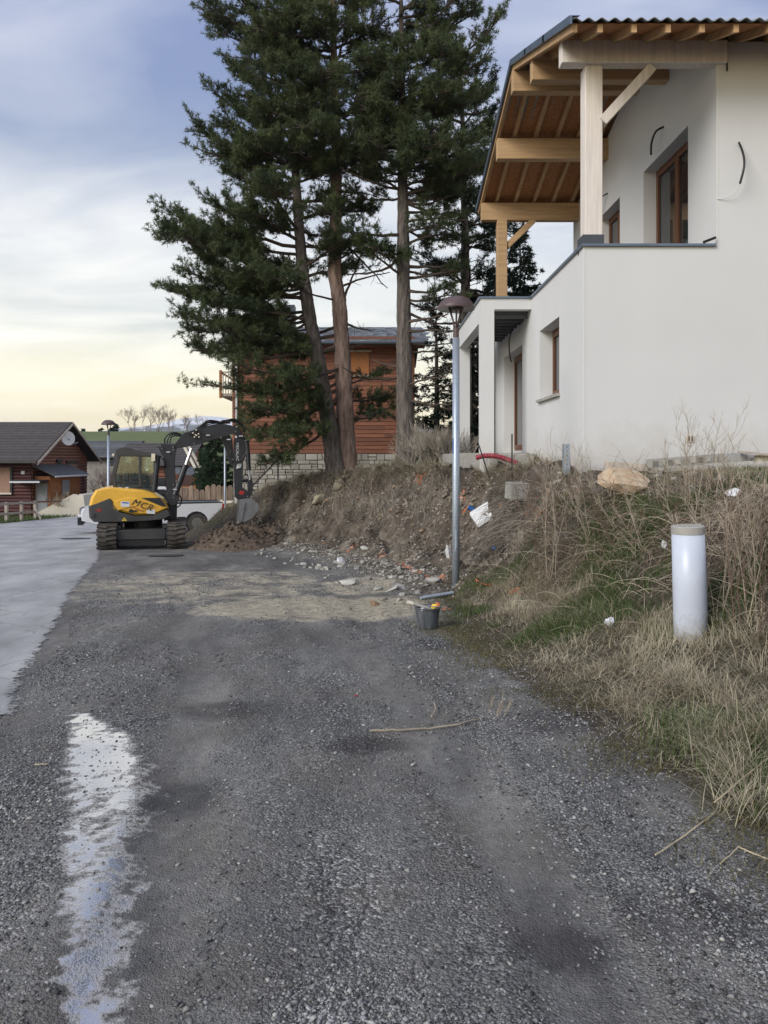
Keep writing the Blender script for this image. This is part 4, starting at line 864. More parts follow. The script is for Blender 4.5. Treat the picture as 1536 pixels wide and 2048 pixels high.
# ------------------------------------------------------------------ pickup truck
def pickup(loc, rz):
    T = thing('pickup_truck', 'white pickup truck parked behind the excavator with red tail light', 'pickup', loc, rz)
    def b_(mb, nm, m, parent=T, **k): return mb.build(nm, m, parent, local=True, **k)
    W = 0.92       # half width; +x is the rear, front at x=-2.65
    side = [(-2.60,0.55),(-2.62,0.95),(-2.50,1.05),(-1.55,1.16),(-1.35,1.16),(0.72,1.16),(0.74,1.10),(2.58,1.14),(2.62,1.05),(2.60,0.62),(2.15,0.55)]
    def arch(cx, r):
        return [(cx+r*math.cos(PI*i/8), 0.40+r*math.sin(PI*i/8)) for i in range(9)]
    body = [(-2.60,0.55),(-2.64,0.85),(-2.55,1.02),(-1.55,1.15),(0.70,1.17),(0.72,1.13),(2.60,1.15),(2.64,0.95),(2.60,0.55)]+arch(1.62, 0.44)+[(1.15,0.42)]+[(-1.1,0.42)]+arch(-1.62, 0.44)
    b_(MB().prism(body, -W, W, inset=0.03), 'body', 'car_white')
    b_(MB().prism([(-1.50,1.15),(-0.72,1.72),(0.40,1.76),(0.66,1.70),(0.72,1.16)], -W+0.10, W-0.10, inset=0.04), 'cabin', 'car_white')
    for y in (-W+0.085, W-0.085):
        b_(MB().prism([(-1.28,1.20),(-0.68,1.66),(-0.25,1.69),(-0.25,1.20)], y-0.02, y+0.02), 'side_window', 'glass_dark'); b_(MB().prism([(-0.17,1.20),(-0.17,1.69),(0.38,1.70),(0.58,1.62),(0.62,1.20)], y-0.02, y+0.02), 'side_window', 'glass_dark')
    b_(MB().beam((-1.46,0,1.19), (-0.76,0,1.70), 2*W-0.34, 0.03, (0,0,1)), 'windscreen', 'glass_dark')
    b_(MB().box(0.76,2.60,-W-0.005,-W+0.06,1.155,1.185), 'bed_rail', 'black_plastic'); b_(MB().box(0.76,2.60,W-0.06,W+0.005,1.155,1.185), 'bed_rail', 'black_plastic')
    b_(MB().box(0.80,2.54,-W+0.08,W-0.08,1.13,1.158), 'bed_floor', 'black_plastic')
    for cx in (-1.62, 1.62):
        for y in (-W+0.02, W-0.02):
            wd = b_(MB().disc((cx, y-0.10*(1 if y > 0 else -1), 0.37), (0,1,0), 0.37, 0.24, 22), 'wheel', 'rubber')
            b_(MB().disc((cx, y+0.025*(1 if y > 0 else -1), 0.37), (0,1,0), 0.22, 0.02, 16), 'rim', 'chrome', wd)
            b_(MB().disc((cx, y-0.04*(1 if y > 0 else -1), 0.42), (0,1,0), 0.455, 0.10, 22), 'wheel_arch', 'exc_black')
    gr = b_(MB().box(-2.70,-2.58,-0.56,0.56,0.78,1.00), 'grille', 'exc_black', bevel=0.02)
    for z in (0.82, 0.89, 0.96): b_(MB().box(-2.715,-2.69,-0.56,0.56,z-0.014,z+0.014), 'grille_bar', 'chrome', gr)
    em = b_(MB().lathe((0,0,0), [(0.085,-0.01),(0.085,0.01)], 18), 'emblem', 'chrome', gr); em.location = (-2.725, 0, 0.89); em.rotation_euler = (0, PI/2, 0)
    em = b_(MB().lathe((0,0,0), [(0.06,-0.012),(0.06,0.012)], 18), 'emblem_ring', 'exc_black', gr); em.location = (-2.728, 0, 0.89); em.rotation_euler = (0, PI/2, 0)
    for s in (-1, 1): b_(MB().prism([(-2.66,0.86),(-2.64,1.0),(-2.30,1.04),(-2.42,0.92)], s*0.60, s*0.88), 'headlight', 'headlamp')
    bm_ = b_(MB().box(-2.76,-2.56,-0.88,0.88,0.40,0.76), 'bumper', 'exc_black', bevel=0.03); b_(MB().box(-2.74,-2.50,-0.90,0.90,0.68,0.79), 'bumper_bar', 'car_white', bevel=0.02)
    pl_ = b_(MB().box(-2.775,-2.755,-0.26,0.26,0.50,0.61), 'number_plate', 'decal_white', bm_)
    b_(MB().box(-2.77,-2.55,-0.7,0.7,0.36,0.42), 'skid_bar', 'chrome')
    for s in (-1, 1): b_(MB().prism([(2.50,0.72),(2.655,0.72),(2.655,1.12),(2.60,1.12)], s*0.80, s*0.935), 'tail_light', 'tail_red')
    b_(MB().box(2.62,2.72,-0.85,0.85,0.45,0.60), 'rear_bumper', 'chrome')
    for s in (-1, 1): b_(MB().box(-1.12,-0.98,s*0.93-0.02 if s > 0 else -1.12,1.12 if s > 0 else -0.91,1.18,1.34), 'mirror', 'car_white', bevel=0.03)
    return T
px_ = (307-CU)/F*30.4
pickup((px_, 30.4, zt(px_, 30.4)+0.015), math.radians(17))
# ------------------------------------------------------------------ street lamps
def lamp(loc, h, label, sticker=True, rz=0.0):
    T = thing('street_lamp', label, 'street lamp', loc, rz, 'galvanised street lamps along the road')
    def b_(mb, nm, m, parent=T, **k): return mb.build(nm, m, parent, local=True, **k)
    pt = h-0.62
    b_(MB().lathe((0,0,0), [(0.052,-0.25),(0.052,1.2),(0.050,pt)], 20), 'pole', 'galv', smooth=True)
    b_(MB().lathe((0,0,0), [(0.0535,1.2),(0.0535,1.215)], 20), 'pole_seam', 'galv')
    hd_ = b_(MB().prism([(0.0535*math.cos(a), 0.0535*math.sin(a)) for a in [PI*1.38+0.09*i for i in range(6)]]+[(0.049*math.cos(a), 0.049*math.sin(a)) for a in [PI*1.38+0.09*(5-i) for i in range(6)]], 0.55, 0.85, 'z'), 'access_door', 'galv')
    b_(MB().disc((-0.004, -0.0545, 0.58), (0,1,0), 0.008, 0.004, 8), 'door_bolt', 'exc_black', hd_)
    b_(MB().lathe((0,0,0), [(0.10,-0.02),(0.10,0.012),(0.062,0.016),(0.058,0.05)], 16), 'base_collar', 'galv')
    b_(MB().lathe((0,0,0), [(0.042,pt),(0.044,pt+0.13),(0.038,pt+0.14)], 18), 'collar', 'lamp_brown', smooth=False)
    for k in range(3):
        a = 2*PI*k/3+0.5; c_, s_ = math.cos(a), math.sin(a)
        b_(MB().tube([(0.025*c_,0.025*s_,pt+0.12),(0.035*c_,0.035*s_,pt+0.22),(0.075*c_,0.075*s_,pt+0.34),(0.10*c_,0.10*s_,pt+0.44)], [0.014,0.013,0.015,0.022], 8), 'arm', 'lamp_brown', smooth=True)
    dm = b_(MB().lathe((0,0,pt+0.42), [(0.262,-0.02),(0.268,0.0),(0.255,0.03),(0.225,0.075),(0.218,0.085),(0.215,0.088),(0.16,0.135),(0.09,0.16),(0.0,0.168)], 40, cap=False), 'dome', 'lamp_brown', smooth=True)
    b_(MB().lathe((0,0,pt+0.42), [(0.26,-0.015),(0.20,0.012),(0.0,0.02)], 32, cap=False), 'reflector', 'lamp_lens', dm, smooth=True)
    b_(MB().box(-0.06,0.10,-0.05,0.05,pt+0.395,pt+0.425), 'led_module', 'lamp_brown', dm)
    if sticker: b_(MB().prism([(0.0528*math.cos(a), 0.0528*math.sin(a)) for a in [PI*1.10+0.09*i for i in range(6)]]+[(0.049*math.cos(a), 0.049*math.sin(a)) for a in [PI*1.10+0.09*(5-i) for i in range(6)]], 1.92, 2.14, 'z'), 'sticker', 'blue_paint')
    return T
g = G(912, 1190); g = Vector(((912-CU)/F*10.9, 10.9, zt((912-CU)/F*10.9, 10.9)))
lamp(g, EYE+(CV-588)/F*10.9-g.z, 'tall galvanised street lamp with brown dome standing beside the black bucket')
x = (217-CU)/F*29.2; lamp((x, 29.2, zt(x, 29.2)), EYE+(CV-838)/F*29.2-zt(x, 29.2), 'street lamp with brown dome behind the excavator cab', False)
x = (450-CU)/F*37; lamp((x, 37, zt(x, 37)), EYE+(CV-838)/F*37-zt(x, 37), 'slim galvanised street lamp pole behind the pickup tail light', False)
# ------------------------------------------------------------------ log chalet on the left
C = thing('log_chalet', 'dark red log chalet with tiled gable roof and satellite dish across the road', 'house', (-20.2, 46, -1.85))
GX = -20.2; YA, YZ = 46.0, 55.0; RY = 50.5; EV = 1.85; RZ = 4.0
def rz_(y): return EV+(RZ-EV)*(1-abs(y-RY)/(RY-YA))
wlc = MB(); wlc.box(-36, GX-0.06, YA+0.06, YZ, -2.3, EV); wlc.prism([(YA+0.06, EV), (YZ, EV), (RY, RZ-0.1)], -36, GX-0.06, 'x')
wlc.build('wall', 'log_brown', C)
lh = 0.2
z = -1.9
while z < EV-0.05:
    MB().tube([(-36, YA+0.05, z+lh/2), (GX+0.02, YA+0.05, z+lh/2)], lh*0.54, 7).build('log', 'log_dark', C)
    z += lh
z = -1.9
while z < RZ-0.25:
    t0 = max(0, (z+lh-EV)/(RZ-EV)); y0 = YA+t0*(RY-YA)+0.05; y1 = YZ-t0*(RY-YA)-0.05
    if y1-y0 > 0.3: MB().tube([(GX, y0, z+lh/2), (GX, y1, z+lh/2)], lh*0.54, 7).build('log', 'log_brown', C)
    z += lh
# roof in tile courses
nc = 15
for side in (-1, 1):
    for k in range(nc):
        f0 = k/nc; f1 = (k+1.15)/nc
        ya = RY+side*(RY-YA+0.9)*(1-f0); yb = RY+side*(RY-YA+0.9)*(1-min(1, f1)); sl = (RZ-EV)/(RY-YA)
        za = RZ+0.08-sl*abs(ya-RY); zb_ = RZ+0.08-sl*abs(yb-RY)
        MB().add([(-37,ya,za),(GX+0.75,ya,za),(GX+0.75,yb,zb_),(-37,yb,zb_),(-37,ya,za+0.09),(GX+0.75,ya,za+0.09),(GX+0.75,yb,zb_+0.02),(-37,yb,zb_+0.02)],
                 [(3,2,1,0),(4,5,6,7),(0,1,5,4),(1,2,6,5),(2,3,7,6),(3,0,4,7)]).build('tile_course', 'tile_dark', C)
    fa = MB(); sl = (RZ-EV)/(RY-YA); ya = RY+side*(RY-YA+0.92)
    fa.add([(GX+0.77,ya,RZ-sl*abs(ya-RY)-0.10),(GX+0.77,RY,RZ-0.10),(GX+0.77,RY,RZ+0.06),(GX+0.77,ya,RZ-sl*abs(ya-RY)+0.06),(GX+0.83,ya,RZ-sl*abs(ya-RY)-0.10),(GX+0.83,RY,RZ-0.10),(GX+0.83,RY,RZ+0.06),(GX+0.83,ya,RZ-sl*abs(ya-RY)+0.06)],[(0,1,2,3),(7,6,5,4),(0,4,5,1),(1,5,6,2),(2,6,7,3),(3,7,4,0)])
    fa.build('barge_board', 'wood_weather', C)
MB().box(-37, GX+0.75, YA-1.03, YA-0.88, EV-0.43, EV-0.31).build('gutter', 'tile_dark', C)
dish = MB(); dc = Vector((GX+0.9, 49.4, 3.0)); ax = Vector((0.75, -0.66, 0.1)).normalized(); a1 = ax.orthogonal().normalized(); a2 = ax.cross(a1)
vs = [dc-ax*0.08]; n = 22
for rr in (0.2, 0.36, 0.46): vs += [dc-ax*0.08*(1-(rr/0.46)**2)+(a1*math.cos(2*PI*k/n)+a2*math.sin(2*PI*k/n))*rr for k in range(n)]
fs = [(0, 1+k, 1+(k+1) % n) for k in range(n)]+[(1+r*n+k, 1+r*n+(k+1) % n, 1+(r+1)*n+(k+1) % n, 1+(r+1)*n+k) for r in range(2) for k in range(n)]
d_ = dish.add(vs, fs).build('satellite_dish', 'dish_white', C)
MB().tube([dc, dc+Vector((0.2,0.5,-0.35)), dc+Vector((0.35,0.75,-0.25))], 0.025, 6).build('dish_arm', 'galv', d_)
MB().tube([dc-ax*0.1, (GX+0.05, 49.4, 2.8)], 0.03, 6).build('dish_mount', 'exc_black', d_)
# windows with roller shutters
sh = MB().box(-23.6, -21.4, YA-0.09, YA-0.06, -0.35, 1.15).build('shutter', 'shutter', C); MB().box(-23.7, -21.3, YA-0.16, YA-0.06, -0.45, -0.35).build('sill', 'wall_cream', sh); MB().box(-21.4,-21.27,YA-0.12,YA-0.06,-0.35,1.25).build('frame', 'exc_black', sh)
for y0, y1, z0, z1, m_ in ((49.6,50.2,0.95,1.45,'exc_black'),(51.2,52.9,0.1,1.35,'shutter')):
    wn2 = MB().box(GX+0.08, GX+0.12, y0, y1, z0, z1).build('window', m_, C); MB().box(GX+0.08, GX+0.2, y0-0.1, y1+0.15, z1, z1+0.2).build('shutter_box', 'exc_black', wn2)
MB().box(-20.75,-20.55, YA-0.08, YA-0.05, 0.75, 0.95).build('house_number', 'decal_white', C)
# annex with lean-to roof, canopy and door
MB().box(GX+0.1, -19.2, 46.3, 51.0, -2.2, 0.62).build('annex_wall', 'wood_orange', C)
zz0 = -1.8
while zz0 < 0.5: MB().box(-19.2, -19.16, 46.32, 50.98, zz0, zz0+0.17).build('annex_board', 'wood_orange', C); zz0 += 0.18
MB().add([(GX+0.1,46.0,1.22),(-18.75,45.9,0.62),(-18.75,51.5,0.62),(GX+0.1,51.5,1.22),(GX+0.1,46.0,1.32),(-18.75,45.9,0.70),(-18.75,51.5,0.70),(GX+0.1,51.5,1.32)],[(3,2,1,0),(4,5,6,7),(0,1,5,4),(1,2,6,5),(2,3,7,6),(3,0,4,7)]).build('annex_roof', 'slate_far', C)
MB().box(-18.75,-18.68,45.95,51.45,0.56,0.66).build('annex_gutter', 'decal_white', C)
MB().box(-20.9,-19.25,44.9,46.28,0.28,0.42).build('door_canopy', 'exc_black', C); MB().box(-20.95,-19.2,44.84,44.9,0.27,0.36).build('canopy_trim', 'decal_white', C)
dr = MB().box(-20.02,-19.32,46.25,46.3,-1.75,0.2).build('door', 'door_grey', C); MB().box(-19.42,-19.38,46.2,46.25,-0.85,-0.7).build('handle', 'chrome', dr)
MB().box(-19.14,-19.10,48.0,49.1,-0.6,0.35).build('annex_window', 'door_grey', C)
MB().tube([(-19.0,51.2,0.5),(-19.0,51.2,-2)], 0.05, 6).build('downpipe', 'exc_black', C)
rl = MB(); rl.beam((-24,44.6,-0.95),(-17.9,44.8,-0.80),0.08,0.10); rl.build('porch_rail', 'log_dark', C)
# ------------------------------------------------------------------ houses behind
def gable_house(name, label, x0, x1, y0, y1, zg, ze, zr, wm, rm, nrow, roof_over=0.6):
    T = thing(name, label, 'house', ((x0+x1)/2, y0, zg)); ry_ = (y0+y1)/2; s = (zr-ze)/(ry_-y0)
    w_ = MB(); w_.box(x0, x1, y0, y1, zg-0.8, ze); w_.prism([(y0, ze), (y1, ze), (ry_, zr-0.1)], x0, x1, 'x'); w_.build('wall', wm, T)
    for side in (-1, 1):
        for k in range(nrow):
            f0 = k/nrow; f1 = min(1, (k+1.1)/nrow); ya = ry_+side*(ry_-y0+roof_over)*(1-f0); yb = ry_+side*(ry_-y0+roof_over)*(1-f1)
            za = zr+0.08-s*abs(ya-ry_); zc = zr+0.08-s*abs(yb-ry_); a, c_ = x0-roof_over, x1+roof_over
            MB().add([(a,ya,za),(c_,ya,za),(c_,yb,zc),(a,yb,zc),(a,ya,za+0.09),(c_,ya,za+0.09),(c_,yb,zc+0.02),(a,yb,zc+0.02)],[(3,2,1,0),(4,5,6,7),(0,1,5,4),(1,2,6,5),(2,3,7,6),(3,0,4,7)]).build('tile_course', rm, T)
    return T
h2 = gable_house('stone_house', 'stone walled house with dark ribbed tile roof behind the log chalet', -27, -19.9, 62, 70, -2.1, 1.9, 3.15, 'stone_far', 'slate_far', 11)
MB().add([(-19.25,61.5,1.75),(-19.25,66,3.15),(-19.25,70.5,1.75),(-19.2,61.5,1.55),(-19.2,66,2.95),(-19.2,70.5,1.55)],[(0,1,4,3),(1,2,5,4)]).build('barge_board', 'wood_weather', h2)
for y in (63.2, 66.5): MB().box(-19.91,-19.86,y,y+1.1,-0.6,0.6).build('window', 'glass_dark', h2)
h3 = gable_house('timber_chalet', 'weathered timber chalet with porch roof seen behind the excavator boom', -17.0, -12.6, 52, 60, -1.95, 1.3, 2.75, 'log_brown', 'tile_dark', 9, 0.5)
z = -1.7
while z < 1.2: MB().tube([(-17, 51.96, z), (-12.6, 51.96, z)], 0.12, 6).build('log', 'log_brown', h3); z += 0.23
MB().box(-14.5,-13.7,51.75,51.85,-1.0,0.4).build('window', 'glass_dark', h3)
d3 = MB().disc((-15.1,51.7,1.0),(0.2,-1,0.1),0.28,0.03,18).build('satellite_dish', 'dish_white', h3)
MB().add([(-13.3,50.3,0.75),(-11.2,50.3,0.55),(-11.2,52.0,1.05),(-13.3,52.0,1.2),(-13.3,50.3,0.83),(-11.2,50.3,0.63),(-11.2,52.0,1.13),(-13.3,52.0,1.28)],[(3,2,1,0),(4,5,6,7),(0,1,5,4),(1,2,6,5),(2,3,7,6),(3,0,4,7)]).build('porch_roof', 'slate_far', h3)
for x in (-13.1, -11.4): MB().box(x-0.09,x+0.09,50.4,50.58,-2,0.7).build('porch_post', 'wood_orange', h3)
for a, c_ in (((-12.0,51.2,2.55),(-11.0,51.2,0.7)),((-12.2,50.6,2.6),(-11.2,50.4,0.75))): MB().beam(a, c_, 0.12, 0.16).build('barge_board', 'wall_cream', h3)
z = -0.9
while z < -0.1: MB().box(-13.4,-11.6,50.3,50.38,z,z+0.13).build('porch_board', 'wood_orange', h3); z += 0.16
# vertical slab palisade
def palisade(x0, x1, y, n):
    T = thing('slab_fence', 'fence of rough vertical timber slabs standing beyond the pickup bed', 'fence', (x0, y, zt(x0, y)))
    for k in range(n):
        x = x0+(x1-x0)*(k+0.5)/n; wd = (x1-x0)/n*0.47; h = random.uniform(1.5, 1.9); zg = zt(x, y)-0.1
        MB().prism([(x-wd, zg), (x+wd, zg), (x+wd, zg+h), (x+wd*0.5, zg+h+0.12), (x-wd*0.5, zg+h+0.12), (x-wd, zg+h)], y-0.06, y+0.06, inset=0.02).build('slab', 'palisade_wood', T)
    MB().box(x0, x1, y+0.06, y+0.13, zt(x0, y)+0.7, zt(x0, y)+0.82).build('rail', 'palisade_wood', T)
pf = palisade(-11.2, -7.5, 42.5, 12)
# white post-and-rail fence behind the pickup tail
def railfence(name, label, pts, ph, rails, m_, step=1.5, r=0.05, group=None):
    T = thing(name, label, 'fence', (pts[0][0], pts[0][1], zt(*pts[0])))
    if group: T['group'] = group
    for (ax, ay), (bx, by) in zip(pts[:-1], pts[1:]):
        Ls = math.hypot(bx-ax, by-ay); n = max(1, int(Ls/step))
        for k in range(n+1):
            x = ax+(bx-ax)*k/n; y = ay+(by-ay)*k/n; z = zt(x, y); MB().box(x-r, x+r, y-r, y+r, z-0.2, z+ph).build('post', m_, T)
        for h in rails: MB().beam((ax, ay-r-0.02, zt(ax, ay)+h), (bx, by-r-0.02, zt(bx, by)+h), 0.04, 0.12).build('rail', m_, T)
    return T
railfence('white_fence', 'pale board rail fence between the lamp pole and the excavator stick', [(-7.2,37.6),(-4.9,37.0)], 1.15, (0.35, 0.68, 1.02), 'wall_cream', 0.9)
railfence('roadside_fence', 'weathered post and rail fence along the grass verge by the log chalet', [(-23,36.5),(-18.3,37.2),(-18.2,42.0)], 1.0, (0.42, 0.92), 'wood_weather', 1.3, 0.07)
tag(MB().beam((-18.2,41.8,zt(-18.2,41.8)+0.75),(-17.3,40.6,zt(-17.3,40.6)+0.03),0.06,0.10).build('fallen_rail', 'wood_weather'), 'loose grey rail leaning from the end of the roadside fence', 'rail')
# cream sloping garden wall
sw = MB().prism([(-19.9,-2.4),(-17.4,-2.4),(-17.4,-0.55),(-17.75,-0.45),(-20.3,-1.75)], 46.2, 46.5)
sw.prism([(-17.4,-2.4),(-16.9,-2.4),(-17.15,-0.5),(-17.4,-0.45)], 46.2, 49.0)
tag(sw.build('garden_wall', 'wall_cream', off=(-18.5,46.3,-2)), 'cream rendered wall with sloping top beside the log chalet', 'wall')
bn = thing('wheelie_bin', 'dark green wheeled bin behind the cream sloping wall', 'bin', (-17.2, 49.6, zt(-17.2, 49.6)))
bz = zt(-17.2, 49.6)
MB().add([(-17.5,49.3,bz),(-16.9,49.3,bz),(-16.9,49.9,bz),(-17.5,49.9,bz),(-17.6,49.2,bz+1.45),(-16.8,49.2,bz+1.45),(-16.8,50,bz+1.45),(-17.6,50,bz+1.45)],[(3,2,1,0),(4,5,6,7),(0,1,5,4),(1,2,6,5),(2,3,7,6),(3,0,4,7)]).build('bin_body', 'bin_green', bn, bevel=0.04)
MB().box(-17.64,-16.76,49.16,50.04,bz+1.46,bz+1.56).build('lid', 'bin_green', bn, bevel=0.03)
railfence('garden_rail', 'dark timber rail with a pale plank behind the pickup bonnet', [(-16.5,49.0),(-13.5,49.0)], 1.0, (0.55, 0.95), 'wood_weather', 1.5, 0.06)
# ------------------------------------------------------------------ red boarded house with stone base
R = thing('boarded_house', 'red brown boarded house on a pale stone base behind the pine trunks', 'house', (-2, 32, 0.3))
BX0, BX1, BYF, BYB = -5.65, 1.9, 32.0, 39.0; ZS = EYE+(CV-907)/F*32; ZE = EYE+(CV-692)/F*32
MB().box(BX0, BX1, BYF+0.04, BYB, ZS, ZE+0.4).build('wall', 'board_red', R)
nb = 27; bh = (ZE-ZS)/nb
for k in range(nb):
    cuts = [BX0]+sorted(random.uniform(BX0+1, BX1-1) for _ in range(2))+[BX1]
    for a, c_ in zip(cuts[:-1], cuts[1:]): MB().box(a+0.003, c_-0.003, BYF, BYF+0.045, ZS+k*bh+0.008, ZS+(k+1)*bh-0.012).build('board', 'board_red', R)
for k in range(nb): MB().box(BX0-0.045, BX0-0.002, BYF+0.06, BYB, ZS+k*bh+0.008, ZS+(k+1)*bh-0.012).build('board', 'board_red', R)
sbw = MB().box(BX0, BX1, BYF+0.05, BYB, -1.6, ZS-0.002).build('stone_base', 'mortar', R)
zc = -0.3; row = 0
while zc < ZS-0.06:
    hh = random.uniform(0.15, 0.27); hh = min(hh, ZS-0.01-zc)
    if ZS-0.01-(zc+hh) < 0.1: hh = ZS-0.01-zc
    x = BX0+random.uniform(0, 0.1)
    while x < 1.85:
        ww = random.uniform(0.18, 0.55); e_ = 0.011; j = [random.uniform(-0.012, 0.012) for _ in range(8)]; pr = random.uniform(0.0, 0.035)
        x1 = min(x+ww, 1.9); vs = []
        sub = 1 if (hh < 0.2 or random.random() < 0.7) else 2
        for q in range(sub):
            za = zc+hh*q/sub+e_; zc2 = zc+hh*(q+1)/sub-e_
            MB().prism([(x+e_, za+j[0]), (x1-e_, za+j[1]), (x1-e_+j[2], zc2+j[3]), (x+e_+j[4], zc2+j[5])], BYF-0.01-pr, BYF+0.08, inset=0.014).build('stone', 'stone_block', R)
        x = x1
    zc += hh; row += 1
ry_ = 35.5; s_r = (EYE+(CV-655)/F*35.5-(ZE+0.05))/(ry_-31.4)
sl_ = MB(); nr = 14
for k in range(nr):
    ya = 31.4+(ry_-31.4)*k/nr; yb = 31.4+(ry_-31.4)*(k+1.25)/nr; za = ZE+0.05+s_r*(ya-31.4); zc2 = ZE+0.05+s_r*(yb-31.4)
    x = BX0-0.5-random.random()*0.2
    while x < BX1+0.5:
        ww = random.uniform(0.22, 0.34); lf = random.uniform(0, 0.02)
        sl_.add([(x,ya,za),(x+ww-0.01,ya,za),(x+ww-0.01,yb,zc2),(x,yb,zc2),(x,ya-random.random()*0.03,za+0.03+lf),(x+ww-0.01,ya,za+0.03+lf),(x+ww-0.01,yb,zc2+0.01),(x,yb,zc2+0.01)],[(3,2,1,0),(4,5,6,7),(0,1,5,4),(1,2,6,5),(2,3,7,6),(3,0,4,7)]); x += ww
sl_.build('slates', 'slate', R, kind='stuff')
MB().prism([(31.4, ZE+0.0), (ry_, ZE+s_r*(ry_-31.4)), (39.6, ZE), (39.6, ZE+0.04), (ry_, ZE+0.04+s_r*(ry_-31.4)), (31.4, ZE+0.04)], BX0-0.5, BX1+0.5, 'x').build('roof_deck', 'exc_black', R)
MB().tube([(BX0-0.55, 31.3, ZE+0.02), (BX1+0.5, 31.3, ZE+0.02)], 0.075, 8).build('gutter', 'metal_dark', R)
MB().box(BX0-0.4, BX1+0.4, 31.45, 32.02, ZE-0.1, ZE-0.04).build('soffit', 'board_red', R)
MB().tube([(BX0+0.16, BYF-0.08, ZE-0.1), (BX0+0.16, BYF-0.08, -0.5)], 0.045, 8).build('downpipe', 'decal_white', R)
chx = (575-CU)/F*35
ck = MB().box(chx-0.35, chx+0.35, 34.7, 35.4, ZE+0.8, EYE+(CV-612)/F*35).build('chimney', 'metal_dark', R)
wx0 = (702-CU)/F*32; wz0 = EYE+(CV-750)/F*32; wz1 = EYE+(CV-704)/F*32
wd = MB().box(wx0, wx0+0.75, BYF-0.03, BYF+0.0, wz0, wz1).build('window_shutter', 'wood_orange', R); MB().box(wx0-0.1, wx0+0.85, BYF-0.09, BYF-0.0, wz0-0.07, wz0-0.01).build('sill', 'wood_weather', wd); MB().box(wx0-0.1, wx0+0.85, BYF-0.07, BYF, wz1+0.01, wz1+0.06).build('lintel', 'wall_cream', wd)
# balcony on the far left corner
bx1 = BX0-0.05; bx0 = bx1-0.75
bz0 = EYE+(CV-790)/F*34; bz1 = EYE+(CV-747)/F*34
bal = MB().box(bx0, bx1, 33.2, 37, bz0-0.12, bz0).build('balcony', 'wood_weather', R)
MB().box(bx0, bx1, 33.2, 33.27, bz1-0.06, bz1).build('handrail', 'wood_weather', bal); MB().box(bx0, bx0+0.07, 33.28, 37, bz1-0.06, bz1).build('handrail', 'wood_weather', bal)
for k in range(7): x = bx0+0.02+k*0.115; MB().box(x, x+0.035, 33.21, 33.25, bz0, bz1-0.06).build('baluster', 'wood_weather', bal)
MB().box(bx0, bx0+0.1, 33.15, 33.27, bz0-0.2, bz1+0.05).build('balcony_post', 'wood_orange', bal)
# handrail on the ramp in front of the stone wall, cellar vent
hr = thing('ramp_handrail', 'dark sloping handrail in front of the pale stone base', 'handrail', (-4.6, 31, 0))
MB().beam(P(500,977,31), P(561,914,31), 0.045, 0.06).build('rail', 'exc_black', hr)
for u, v in ((503,974),(556,919)): p = P(u, v, 31); MB().box(p.x-0.03, p.x+0.03, 30.99, 31.05, zt(p.x, 31)-0.1, p.z).build('post', 'exc_black', hr)
p0 = P(566, 974, 31.95); p1 = P(592, 966, 31.95); MB().box(p0.x, p1.x, 31.9, 32.0, p0.z, p1.z).build('cellar_vent', 'exc_black', R)
# ------------------------------------------------------------------ conifers
def rdir(): 
    v = RNG.normal(size=3); return Vector(v/np.linalg.norm(v))
def needles(tp, td, K, ln, wd, seed, back=0.55):
    """tufts at tp pointing along td: K thin needle faces each"""
    r = np.random.default_rng(seed); tp = np.asarray(tp); td = np.asarray(td); n = len(tp)
    P0 = np.repeat(tp, K, 0); Dr = np.repeat(td, K, 0)
    rv = r.normal(size=(n*K, 3)); rv /= np.linalg.norm(rv, axis=1)[:, None]
    d = Dr*back+rv*0.85; d /= np.linalg.norm(d, axis=1)[:, None]
    st = P0+Dr*(r.random((n*K, 1))*ln*0.9-ln*0.2)
    L_ = ln*(0.6+0.6*r.random((n*K, 1)))
    sd = np.cross(d, r.normal(size=(n*K, 3))); sd /= np.linalg.norm(sd, axis=1)[:, None]
    w2 = wd*(0.7+0.6*r.random((n*K, 1)))
    V_ = np.empty((n*K*3, 3)); V_[0::3] = st-sd*w2*0.5; V_[1::3] = st+sd*w2*0.5; V_[2::3] = st+d*L_
    return V_, np.arange(n*K*3).reshape(-1, 3)
def limb_curve(p0, p1, sag, n=8):
    p0, p1 = Vector(p0), Vector(p1); d = p1-p0; out_ = []
    side = Vector((-d.y, d.x, 0)); side = side.normalized() if side.length > 1e-6 else Vector((1,0,0)); wv = random.uniform(-0.06, 0.06)*d.length
    for i in range(n+1):
        s = i/n; out_.append(p0+d*s+Vector((0,0,1))*(sag*4*s*(1-s)*d.length)+side*wv*math.sin(PI*s*1.4)+rdir()*0.012*d.length*(0 < i < n))
    return out_
KN = [random.Random(i).uniform(-0.5, 0.5) for i in range(997)]
